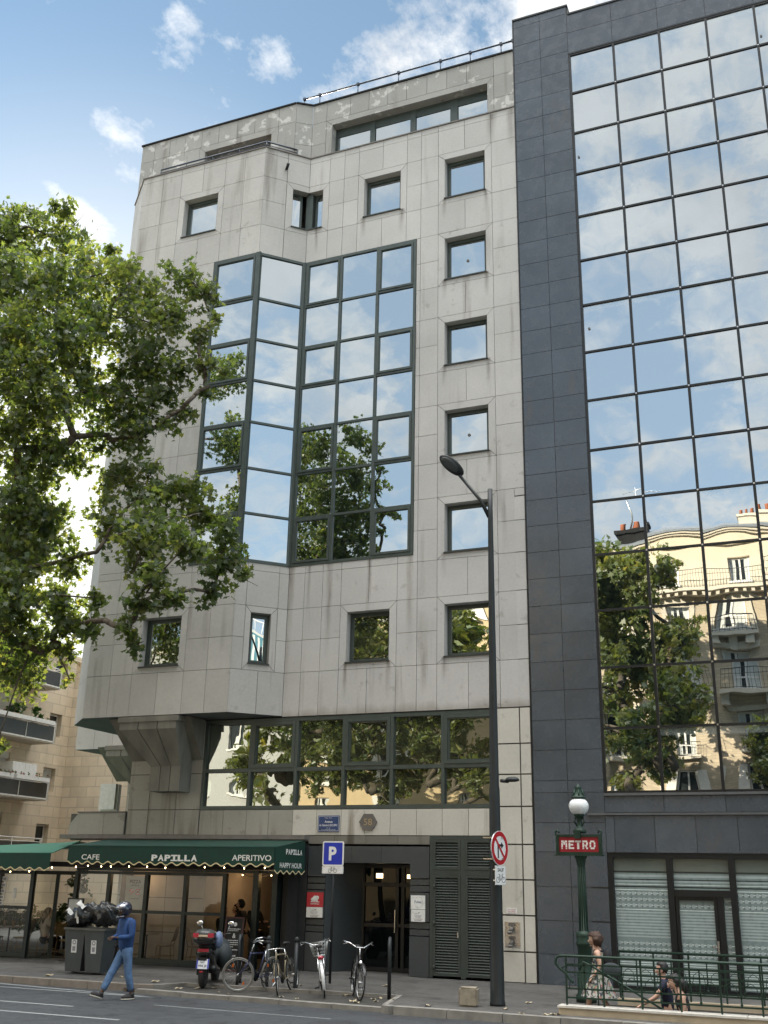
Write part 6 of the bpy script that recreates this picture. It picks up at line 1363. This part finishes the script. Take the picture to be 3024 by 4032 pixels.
def trousers(mat, length=1.0):
    def f(t,J):
        pv = Vector(J['pelvis']); nodes=[(pv+Vector((0,0,.07)),(.155,.125)),(pv-Vector((0,0,.02)),(.16,.13))]; E_=[(0,1)]
        for s_ in ('l','r'):
            hp,kn,an = (Vector(J[x+s_]) for x in ('hp','kn','an')); nodes.append((hp-Vector((0,0,.06)),(.105,.105))); E_.append((1,len(nodes)-1)); q=len(nodes)-1
            nodes.append((kn,.080)); E_.append((q,q+1)); nodes.append((kn.lerp(an,.9*length),.067)); E_.append((q+1,q+2))
        v,fc = skin(nodes,E_); MB().add(v,fc,0,True).build('trousers',mat,t)
    return f
def shoes(mat, sole, toe):
    def f(t,J):
        for s_ in ('l','r'):
            an = Vector(J['an'+s_]); d = Vector(toe[s_]).normalized(); up = Vector((0,0,1)); up = (up-d*up.dot(d)).normalized(); x = d.cross(up); rot = Matrix((x,d,up)).transposed()
            mb = MB(); mb.ell(an+d*.075-up*.045,(.048,.145,.052),14,9,0,rot=rot,fn=lambda p: Vector((p.x,p.y,max(-.6,p.z)))); mb.tube([an+up*.03,an-up*.03],[.048,.052],10); mb.ell(an+d*.075-up*.080,(.052,.150,.018),14,6,1,rot=rot); mb.build('shoe',[mat,sole],t)
    return f
def dress(mat, hemz):
    def f(t,J):
        pv,ch,nb = Vector(J['pelvis']),Vector(J['chest']),Vector(J['neck']); mb = MB(); rings=[]; n=20
        prof = [(ch+Vector((0,0,.14)),.12,.085),(ch,.17,.125),(pv.lerp(ch,.45),.135,.115),(pv,.19,.16),(Vector((pv.x,pv.y-.02,(pv.z+hemz)/2)),.24,.24),(Vector((pv.x,pv.y-.02,hemz)),.29,.32)]
        vs=[]
        for i,(c,a,b) in enumerate(prof):
            for j in range(n): w = 2*math.pi*j/n; q = 1+(.09*math.sin(7*w+1) if i>3 else 0); vs.append(c+Vector((a*q*math.cos(w),b*q*math.sin(w),0)))
        mb.add(vs,[(i*n+j,i*n+(j+1)%n,(i+1)*n+(j+1)%n,(i+1)*n+j) for i in range(len(prof)-1) for j in range(n)],0,True); mb.build('dress',mat,t)
    return f
def hair_fn(mat, rad=(.098,.118,.125), off=(0,.022,.025), wild=.0, tail=None):
    def f(t,hc,R3):
        mb = MB(); ph = random.Random(4)
        def fn(p):
            k = 1+wild*math.sin(7*p.x+1)*math.sin(8*p.z+2)+wild*.6*math.sin(15*p.y+3*p.x)
            q = p*k
            if q.y<-.25 and q.z<.45: q = Vector((q.x*.9,-.25+(q.y+.25)*.15,q.z))
            return q
        mb.ell(hc+R3@Vector(off),rad,22,16,0,rot=R3,fn=fn)
        if tail: mb.tube([hc+R3@Vector((0,.09,.03)),hc+R3@Vector((0,.13,-.08)),hc+R3@Vector((0,.11,-tail))],[.075,.095,.05],10)
        mb.build('hair',mat,t)
    return f
def helmet(t,hc,R3):
    mb = MB(); mb.ell(hc+R3@Vector((0,.008,.025)),(.128,.152,.148),22,16,0,rot=R3,fn=lambda p: Vector((p.x,p.y if not(p.y<-.55 and p.z<.15) else -.55,p.z if p.z>-.8 else -.8))); mb.tube([hc+R3@Vector((.10*math.cos(a),-.04+.085*math.sin(a)-.03,-.095)) for a in [math.pi+math.pi*i/8 for i in range(9)]],.026,8); h = mb.build('helmet','helmet',t)
    mb = MB(); mb.ell(hc+R3@Vector((0,-.045,.085)),(.118,.118,.065),18,10,0,rot=R3); mb.build('visor','visor',h)
def extra(name, mat, fn_):
    def f(t,J): mb = MB(); fn_(mb,J); mb.build(name,mat,t)
    return f
Jm = dict(pelvis=(0,0,.93),chest=(0,-.03,1.27),neck=(0,-.06,1.47),head=(0,-.11,1.61),shl=(.185,-.03,1.40),shr=(-.185,-.03,1.40),ell=(.235,-.02,1.13),elr=(-.235,-.05,1.12),wrl=(.06,-.27,1.12),wrr=(-.08,-.28,1.10),
  hpl=(.09,0,.90),hpr=(-.09,0,.90),knl=(.11,.03,.49),knr=(-.11,-.19,.50),anl=(.11,.15,.10),anr=(-.11,-.38,.12))
def waistbag(mb,J): mb.ell((-.20,-.10,.95),(.07,.05,.035)); mb.tube([(-.22,-.09,.94),(-.25,-.1,.80),(-.25,-.1,.74)],[.022,.02,.025],8)
man = person('man walking in the road in a motorcycle helmet, denim shirt and faded jeans',Jm,'skin_dark',[top('denim_shirt',1.0,-.15,1.14),trousers('jeans'),shoes('shoe_dark','shoe_sole',{'l':(0,-1,-.0),'r':(.0,-1,.30)}),extra('belt_pouch','black_cloth',waistbag)],helmet,.9,{'l':(-.6,-.7,.1),'r':(.7,-.6,.1)},0,.25)
place(man,(-13.46,19.15,-.13),R(-26)); man.scale=(1.03,)*3
Jw = dict(pelvis=(0,0,.88),chest=(0,-.01,1.20),neck=(0,-.03,1.38),head=(0,-.07,1.52),shl=(.155,-.0,1.32),shr=(-.155,0,1.32),ell=(.20,.06,1.06),elr=(-.20,.04,1.06),wrl=(.19,-.10,.87),wrr=(-.19,-.06,.85),
  hpl=(.085,0,.86),hpr=(-.085,0,.86),knl=(.09,-.20,.48),knr=(-.09,.05,.46),anl=(.09,-.22,.10),anr=(-.09,.28,.14))
def pack(mb,J): mb.ell((0,.17,1.15),(.13,.09,.2)); mb.tube([(.11,.10,1.32),(.12,-.06,1.34),(.12,-.12,1.15),(.12,.10,1.0)],.018,6); mb.tube([(-.11,.10,1.32),(-.12,-.06,1.34),(-.12,-.12,1.15),(-.12,.10,1.0)],.018,6)
wm = person('woman with brown curly hair in a pale printed dress climbing out of the metro stairs',Jw,'skin_light',[dress('dress_print',.52),shoes('shoe_dark','shoe_sole',{'l':(0,-1,0),'r':(0,-.9,-.4)}),extra('backpack','black_cloth',pack),extra('hand_bag','scooter_grey',lambda mb,J: mb.ell((.26,.26,1.0),(.05,.2,.14),12,8))],hair_fn('hair_brown',(.135,.14,.145),(0,.03,.0),.16),.5,None,0,.18)
place(wm,(-4.42,21.55,-.30),R(-86))
Jn = dict(pelvis=(0,0,.93),chest=(0,-.03,1.27),neck=(0,-.05,1.46),head=(0,-.08,1.61),shl=(.18,-.02,1.40),shr=(-.18,-.02,1.40),ell=(.24,-.20,1.16),elr=(-.22,.08,1.14),wrl=(.20,-.46,1.02),wrr=(-.20,-.06,.93),
  hpl=(.09,0,.9),hpr=(-.09,0,.9),knl=(.10,-.22,.55),knr=(-.10,.02,.48),anl=(.10,-.2,.24),anr=(-.10,.14,.09))
mn = person('young man in a navy T-shirt reaching for the rail on the metro stairs',Jn,'skin_light',[top('navy',.3,-.08,name='t_shirt'),trousers('black_cloth'),shoes('shoe_dark','shoe_sole',{'l':(0,-1,0),'r':(0,-1,-.2)})],hair_fn('hair_black',(.098,.112,.118),(0,.02,.035),.06),.7,None,.1,.15)
place(mn,(-3.16,21.45,-.86),R(-84))
Jo = dict(pelvis=(0,0,.88),chest=(0,-.05,1.18),neck=(0,-.10,1.36),head=(0,-.17,1.48),shl=(.16,-.05,1.30),shr=(-.16,-.05,1.30),ell=(.20,-.02,1.04),elr=(-.19,.02,1.04),wrl=(.21,-.16,.82),wrr=(-.18,-.12,.84),
  hpl=(.085,0,.86),hpr=(-.085,0,.86),knl=(.09,-.2,.54),knr=(-.09,.03,.46),anl=(.09,-.18,.24),anr=(-.09,.18,.11))
wo = person('dark haired woman in a black strappy dress bending forward on the metro stairs',Jo,'skin_light',[dress('black_cloth',.45),shoes('shoe_dark','shoe_sole',{'l':(0,-1,0),'r':(0,-1,-.2)})],hair_fn('hair_black',(.105,.12,.125),(0,.03,.02),.08,.22),.5,None,.1,.35)
place(wo,(-2.80,21.0,-.90),R(-80))
Js = dict(pelvis=(0,0,.50),chest=(0,-.02,.84),neck=(0,-.03,1.03),head=(0,-.06,1.18),shl=(.165,-.0,.97),shr=(-.165,0,.97),ell=(.22,-.10,.72),elr=(-.22,-.10,.72),wrl=(.15,-.34,.76),wrr=(-.15,-.34,.76),
  hpl=(.09,-.02,.49),hpr=(-.09,-.02,.49),knl=(.11,-.42,.50),knr=(-.11,-.42,.50),anl=(.11,-.40,.09),anr=(-.11,-.38,.09))
TS = {'l':(0,-1,0),'r':(0,-1,0)}
gs = person('seated guest with long dark hair and a pale top, seen from behind on the terrace',Js,'skin_light',[top('beige_top',.4,0),trousers('black_cloth'),shoes('shoe_dark','shoe_sole',TS)],hair_fn('hair_black',(.10,.115,.12),(0,.03,.02),.06,.30),.5)
place(gs,(-21.12,26.05,.0),R(155))
g1 = person('guest',Js,'skin_light',[top('black_cloth',.9,0),trousers('black_cloth'),shoes('shoe_dark','shoe_dark',TS)],hair_fn('hair_black',wild=.05),.5,group='guests in the dim cafe')
GP = [(-16.0,27.2,.12,R(70),'dark silhouette of a guest low behind the third terrace pane'),(-15.75,27.6,.2,R(-60),'dark silhouette of a guest beside a bright head in the cafe'),(-15.35,27.1,.34,R(-85),'taller dark guest silhouette near the pane frame by the door'),(-14.9,27.0,.35,R(60),'dark guest silhouette behind the chalkboard'),(-14.05,27.3,.22,R(-40),'dark guest silhouette inside the open doorway')]
for i,(x,y,z,a,l) in enumerate(GP):
    c = g1 if i==0 else dup(g1); place(c,(x,y,z),a); c['label'] = l
s0 = thing('bar_stool','plain dark bar stool','stool',group='stools in the dim cafe')
mb = MB(); mb.lathe([(.17,.43),(.18,.47),(.0,.475)],(0,0,0),16); mb.build('seat','cafe_dark',s0); mb = MB(); mb.tube([(0,0,-.3),(0,0,.43)],.03,8); mb.lathe([(.2,-.30),(.03,-.26)],(0,0,0),14); mb.build('column','dark_metal',s0)
for i,(x,y,z,a,l) in enumerate(GP): c = s0 if i==0 else dup(s0); c.location=(x,y,z); c['label'] = 'dark stool under the '+l.split(' of a ')[-1] if i<2 else 'dark stool under the '+l

# ------------------------------------------------------------------ trees
def crown_mesh(name, blobs, per, size, seed, mat, yellow=.05):
    rg = np.random.default_rng(seed); O=[]; TT=[]
    for (x,y,z,r) in blobs:
        k = max(10,int(per*r*r)); nc = max(2,int(k/24)); cc = rg.normal(size=(nc,3)); cc /= np.linalg.norm(cc,axis=1)[:,None]; cc *= (rg.random((nc,1))**.5)*r
        gi = rg.integers(nc,size=k); TT.append(rg.normal(0,.10)+rg.normal(0,.12,nc)[gi]); O.append(np.array((x,y,z))+cc[gi]+rg.normal(size=(k,3))*np.array((.15,.15,.12))*(r**.4))
    O = np.concatenate(O); n = len(O)
    d = rg.normal(size=(n,3)); d[:,2] -= .55; d /= np.linalg.norm(d,axis=1)[:,None]
    t = np.cross(d,rg.normal(size=(n,3))); t /= np.linalg.norm(t,axis=1)[:,None]; nn = np.cross(d,t)
    s = size*rg.uniform(.65,1.25,(n,1))
    lobes = [(0,0,0),(.10,.50,.08),(.32,.24,.03),(.62,.46,.06),(.60,.16,.0),(1.0,0,-.08),(.60,-.16,.0),(.62,-.46,.06),(.32,-.24,.03),(.10,-.50,.08)]
    m = len(lobes); V = np.empty((n,m,3))
    for i,(a,b,c) in enumerate(lobes): V[:,i] = O+d*s*a+t*s*b+nn*s*c
    me = bpy.data.meshes.new(name); me.vertices.add(n*m); me.vertices.foreach_set('co',V.ravel()); me.loops.add(n*m); me.loops.foreach_set('vertex_index',np.arange(n*m,dtype=np.int32)); me.polygons.add(n); me.polygons.foreach_set('loop_start',np.arange(0,n*m,m,dtype=np.int32)); me.polygons.foreach_set('loop_total',np.full(n,m,dtype=np.int32))
    tint = np.clip(rg.normal(.42,.13,n)+np.concatenate(TT),0.02,.9); tint[rg.random(n)<yellow] = 1.0; tint = np.repeat(tint,m).astype(np.float32)
    me.update(); me.validate(); at = me.color_attributes.new('tint','FLOAT_COLOR','CORNER'); at.data.foreach_set('color',np.stack([tint,tint,tint,np.ones_like(tint)],1).ravel())
    me.materials.append(MAT(mat)); return me
def limbs(base, fork, blobs, r0, seed, twigs=3):
    rg = random.Random(seed); P = [Vector(base),Vector(base).lerp(Vector(fork),.5)+Vector((rg.uniform(-.1,.1),rg.uniform(-.1,.1),0)),Vector(fork)]; par=[-1,0,1]
    def link(q, j, steps=3):
        a = P[j]
        for i in range(1,steps+1):
            p = a.lerp(Vector(q),i/steps)
            if i<steps: p += Vector((rg.uniform(-.12,.12),rg.uniform(-.12,.12),rg.uniform(.0,.22)))*min(1,(Vector(q)-a).length/2)
            P.append(p); par.append(j if i==1 else len(P)-2)
        return len(P)-1
    f = Vector(fork)
    for b in sorted(blobs,key=lambda b:(Vector(b[:3])-f).length):
        q = Vector(b[:3]); j = min(range(2,len(P)),key=lambda i:(P[i]-q).length+.35*max(0,P[i].z-q.z)+.12*(P[i]-f).length)
        e = link(q,j)
        for k in range(twigs): link(q+Vector((rg.gauss(0,1),rg.gauss(0,1),rg.gauss(0,.8)))*b[3]*.55,e,2)
    cnt=[1]*len(P)
    for i in range(len(P)-1,0,-1): cnt[par[i]] += cnt[i]
    tot = cnt[0]; rad=[max(.006,r0*(c/tot)**.52) for c in cnt]; mb = MB()
    for i in range(1,len(P)):
        j = par[i]; mb.tube([P[j],P[i]],[max(rad[i],min(rad[j],rad[i]*1.35)),rad[i]],7 if rad[i]>.04 else 5)
    return mb
def plane_tree(name, label, base, fork, blobs, r0, per, size, seed, mat, group=None):
    t = thing(name,label,'tree',base,group); limbs(base,fork,blobs,r0,seed).build('trunk','bark',t,recalc=False)
    me = crown_mesh('crown',blobs,per,size,seed,mat); co = np.empty(len(me.vertices)*3); me.vertices.foreach_get('co',co); co = co.reshape(-1,3)-np.array(base); me.vertices.foreach_set('co',co.ravel()); me.update()
    o = bpy.data.objects.new('crown',me); COL.objects.link(o); o.parent = t; return t
TB = [(-20.17,20,19.92,.75),(-19.03,20.5,19.64,.8),(-19.23,19,17.56,1),(-17.57,19,16.91,1.1),(-16.94,20,17.79,.75),(-17.21,20.6,18.89,.3),(-18.89,20.2,20.34,.42),(-20.29,20,20.62,.38),(-20.74,20,19.74,.6),(-16.03,20.5,17.45,.7),(-14.63,20.5,17.5,.5),(-13.9,20.5,16.71,.4),(-14.79,20,15.92,.8),(-13.81,20.3,15.47,.4),(-13.48,20.5,15.93,.2),(-18.26,18.5,15.39,1.1),(-16.72,18.5,14.96,1.1),(-16.17,19.5,15.92,.9),(-15.22,19.8,14.68,.75),(-14.14,20,14.45,.5),(-13.51,20.2,14.44,.3),(-13.02,20.3,14.31,.17),(-13.39,20.3,13.88,.2),(-17.95,18.5,13.62,1.1),(-16.48,18.5,13.37,.9),(-16.12,19.5,13.9,.6),(-15.25,20,13.72,.65),(-14.41,20,13.72,.45),(-14.52,20,12.84,.4),(-13.88,20,13.18,.25),(-17.54,18.5,12.04,1),(-16.67,19,11.99,.75),(-15.66,19.5,12.55,.6),(-14.96,19.8,12.44,.45),(-17.26,18.5,10.43,.9),(-16.69,19,10.3,.45),(-17.16,18.5,9.04,.8),(-15.38,20,11.33,.55),(-14.27,20,11.07,.65),(-13.41,20,11.08,.45),(-13.02,20,10.33,.55),(-12.33,20,9.56,.45),(-12.47,20,9.02,.45),(-11.84,20,8.79,.2),(-12.6,20,8.36,.3),(-15.15,19.5,10.17,.6),(-13.36,18.5,9.65,.7),(-12.12,18,8.93,.45),(-13.28,18,8.73,.5),(-12.7,17.8,8.01,.45),(-12.15,17.8,7.66,.35),(-13.21,18,7.7,.3),(-13.81,18.5,7.25,.3),(-13.41,18.5,6.91,.18),(-16.6,18.5,8.09,.95),(-15.9,19,7.83,.55),(-15.35,19,7.57,.45),(-17.15,19,7.26,.6),(-15.93,19,7.13,.35),(-15.55,19,6.34,.12),(-15.11,19,8.21,.25),(-17.36,19,5.03,.2)]
rt = random.Random(31)
TB3 = [(-17.9,19.2,11.2,.8),(-18.2,19.4,9.8,.8),(-17.4,18.6,7.9,.5),(-18.6,19,8.4,.8),(-19.0,18.8,14.6,.9),(-16.0,19,9.2,.5),(-16.4,19.2,14.2,.5),(-15.6,19.6,17.0,.5)]
TB2 = [(rt.uniform(-26.5,-19.6),rt.uniform(17.5,23),rt.uniform(7.5,18.5),rt.uniform(.9,1.25)) for _ in range(20)]
plane_tree('plane_tree','large green plane tree in front of the stone building at the left',(-24.6,20.9,0),(-24.4,20.4,7.5),[(x,y,z,r*1.12) for x,y,z,r in TB]+TB3+TB2,.20,1060,.15,3,'leaf')
def far_blobs(seed, n, rx, rz, zc): 
    r = random.Random(seed); out=[]
    for _ in range(n):
        a = r.uniform(0,6.28); e = r.uniform(-1,1); q = r.random()**.4; c = math.sqrt(1-e*e); out.append((rx*q*c*math.cos(a),rx*q*c*math.sin(a),zc+rz*q*e,r.uniform(.7,1.25)))
    return out
fb = far_blobs(5,46,3.1,5.6,11.2)
ft = plane_tree('plane_tree','plane tree across the avenue',(0,0,0),(.2,.1,5),fb,.24,420,.24,8,'leaf_far','plane trees across the avenue')
FT = [(-8.5,1.0,0,1.12,'tall plane tree across the avenue, reflected at the left of the glass grid'),(-17.2,1.0,2.1,.98,'plane tree across the avenue, reflected in the middle of the ribbon window'),(-26.6,1.4,4.0,1.06,'plane tree across the avenue, reflected at the left end of the ribbon window'),(-22.0,1.6,1.2,.94,'smaller plane tree across the avenue, reflected in the second ribbon pane from the left')]
for i,(x,y,a,s,l) in enumerate(FT):
    o = ft if i==0 else dup(ft); place(o,(x,y,0),a); o.scale=(s,s,s); o['label']=l
fb2 = [(x*.9,y*.75,5.9+(z-5.6)*.40,r*.8) for x,y,z,r in fb]
fs = plane_tree('plane_tree','shorter plane tree across the avenue, reflected low in the glass grid',(0,0,0),(.1,.1,4.6),fb2,.2,420,.23,12,'leaf_far','plane trees across the avenue'); place(fs,(-1.3,-2.4,0),.4)

# ------------------------------------------------------------------ sky, sun, camera
EL,AZ = 18.0,-39.0
s_dir = Vector((math.sin(R(AZ))*math.cos(R(EL)),math.cos(R(AZ))*math.cos(R(EL)),math.sin(R(EL))))
ld = bpy.data.lights.new('sun','SUN'); ld.energy = 3.9; ld.angle = R(.55); ld.color = (1,.86,.67)
lo = bpy.data.objects.new('sun',ld); COL.objects.link(lo); lo.rotation_euler = s_dir.to_track_quat('Z','Y').to_euler(); lo.location = (0,0,40)
wd = bpy.data.worlds.new('World'); SC.world = wd; wd.use_nodes = True; nt = wd.node_tree; bg = nt.nodes['Background']
sky = nt.nodes.new('ShaderNodeTexSky'); sky.sky_type = 'NISHITA'; sky.sun_disc = False; sky.sun_elevation = R(EL); sky.sun_rotation = R(AZ)%(2*math.pi); sky.air_density = 1.0; sky.dust_density = .15; sky.ozone_density = 1.6
tc = nt.nodes.new('ShaderNodeTexCoord').outputs['Generated']
sp = nt.nodes.new('ShaderNodeSeparateXYZ'); nt.links.new(tc,sp.inputs[0])
iz = mathn(nt,'ADD',mathn(nt,'MAXIMUM',sp.outputs[2],0.0),.22)
cb = nt.nodes.new('ShaderNodeCombineXYZ'); nt.links.new(mathn(nt,'DIVIDE',sp.outputs[0],iz),cb.inputs[0]); nt.links.new(mathn(nt,'DIVIDE',sp.outputs[1],iz),cb.inputs[1])
n1 = noisef(nt,cb.outputs[0],2.6,9,(1,1,1),.60,(3.1,1.7,0)); n2 = noisef(nt,cb.outputs[0],1.1,6,(1,1,1),.55,(7.3,2.2,0)); n3 = noisef(nt,cb.outputs[0],7.5,8,(1,1,1),.62,(1.3,8.2,0))
# clouds drawn together at a few bearings ahead, broad cloud cover behind
def lump(d, cosr, amp):
    v = nt.nodes.new('ShaderNodeVectorMath'); v.operation='DOT_PRODUCT'; v.inputs[1].default_value = Vector(d).normalized(); nt.links.new(tc,v.inputs[0])
    return mathn(nt,'MULTIPLY',rampf(nt,v.outputs['Value'],cosr,1.0,0,1),amp)
acc = None
for d,cr,am in [((-.286,.683,.672),.9940,.52),((-.255,.665,.703),.9945,.46),((-.504,.608,.613),.9985,.52),((-.516,.631,.579),.9970,.52),((-.438,.582,.685),.9975,.44),((-.379,.643,.665),.9985,.36),((-.566,.618,.545),.9965,.54),((-.60,.59,.545),.9975,.50),((-.125,.701,.702),.994,.66),((-.413,.638,.650),.9985,.34),((-.545,.644,.537),.9965,.54),((-.539,.505,.674),.996,.30)]:
    q = lump(d,cr,am); acc = q if acc is None else mathn(nt,'MAXIMUM',acc,q)
yb = sp.outputs[1]
back = rampf(nt,yb,.30,-.30,-.36,.20)
side = rampf(nt,sp.outputs[0],.45,.85,0,-.12)
n4 = noisef(nt,cb.outputs[0],16,7,(1,.55,1),.65,(5.3,1.2,0))
n123 = mathn(nt,'ADD',mathn(nt,'ADD',mathn(nt,'MULTIPLY',n1,.36),mathn(nt,'MULTIPLY',n3,.36)),mathn(nt,'MULTIPLY',n4,.28))
hi = mathn(nt,'MULTIPLY',rampf(nt,sp.outputs[2],.28,.55,0,.06),rampf(nt,yb,.0,-.3,0,1))
back = mathn(nt,'ADD',back,hi)
cov = mathn(nt,'ADD',mathn(nt,'ADD',mathn(nt,'MULTIPLY',mathn(nt,'SUBTRACT',n123,.5),4.0),mathn(nt,'MULTIPLY',mathn(nt,'SUBTRACT',n2,.5),.9)),mathn(nt,'ADD',mathn(nt,'ADD',back,side),acc))
msk = mathn(nt,'POWER',rampf(nt,cov,.0,.36,0,1),1.1)
shade = mathn(nt,'MULTIPLY',rampf(nt,n3,.25,.75,.84,1.12),rampf(nt,n1,.3,.7,1.14,.84))
SKYK = .088
dim = rampf(nt,yb,.75,-.1,.57,1.0)
skc = mixc(nt,mixc(nt,sky.outputs[0],(SKYK*.98,SKYK*1.03,SKYK*.95),1.0),dim,1.0)
skc = mixc(nt,skc,(.16,.21,.255),rampf(nt,yb,.2,.75,.0,.14),'MIX')
skc = mixc(nt,skc,(.215,.255,.295),rampf(nt,yb,.1,-.35,.0,.68),'MIX')         # thin milky veil behind
sd_ = nt.nodes.new('ShaderNodeVectorMath'); sd_.operation='DOT_PRODUCT'; sd_.inputs[1].default_value=s_dir; nt.links.new(tc,sd_.inputs[0])
skc = mixc(nt,skc,(.42,.41,.39),mathn(nt,'MULTIPLY',mathn(nt,'POWER',rampf(nt,sd_.outputs['Value'],.90,1.0,0,1),2.0),.75),'MIX')   # aureole of the hidden sun
cl = nt.nodes.new('ShaderNodeMix'); cl.data_type='RGBA'; cl.blend_type='MIX'
cl.inputs[6].default_value=(.40,.395,.385,1); cl.inputs[7].default_value=(.325,.322,.31,1); nt.links.new(rampf(nt,yb,.3,-.3,0,1),cl.inputs[0])
zen_fill = rampf(nt,sp.outputs[2],.76,.86,1.0,7.0)       # unseen overhead cloud brightened well past the rest, added to light the facade
clc = mixc(nt,mixc(nt,cl.outputs[2],shade,1.0),zen_fill,1.0)
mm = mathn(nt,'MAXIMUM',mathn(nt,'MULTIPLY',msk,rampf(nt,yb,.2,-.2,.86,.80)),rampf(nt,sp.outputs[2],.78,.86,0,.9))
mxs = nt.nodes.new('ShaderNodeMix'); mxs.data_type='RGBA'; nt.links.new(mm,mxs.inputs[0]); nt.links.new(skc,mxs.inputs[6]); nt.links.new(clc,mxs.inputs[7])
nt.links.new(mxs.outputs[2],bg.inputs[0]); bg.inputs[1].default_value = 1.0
cam = bpy.data.cameras.new('camera'); co_ = bpy.data.objects.new('camera',cam); COL.objects.link(co_); SC.camera = co_
rt_,up_,fw_ = Vector((.92475829,.38003006,.01998161)),Vector((.10956352,-.31615819,.94235865)),Vector((-.36444196,.86926472,.33400734))
co_.matrix_world = Matrix.Translation((0,0,2.15)) @ Matrix((rt_,up_,-fw_)).transposed().to_4x4()
cam.sensor_fit = 'VERTICAL'; cam.sensor_height = 36; cam.lens = 36*4126.28/4032; cam.clip_start = .05; cam.clip_end = 3000
vs_ = SC.view_settings; vs_.view_transform = 'Standard'; vs_.look = 'None'; vs_.exposure = 1.78; vs_.gamma = 1.0; vs_.use_curve_mapping = False
SC.cycles.max_bounces = 8; SC.cycles.transparent_max_bounces = 12; SC.cycles.glossy_bounces = 5; SC.cycles.use_denoising = True
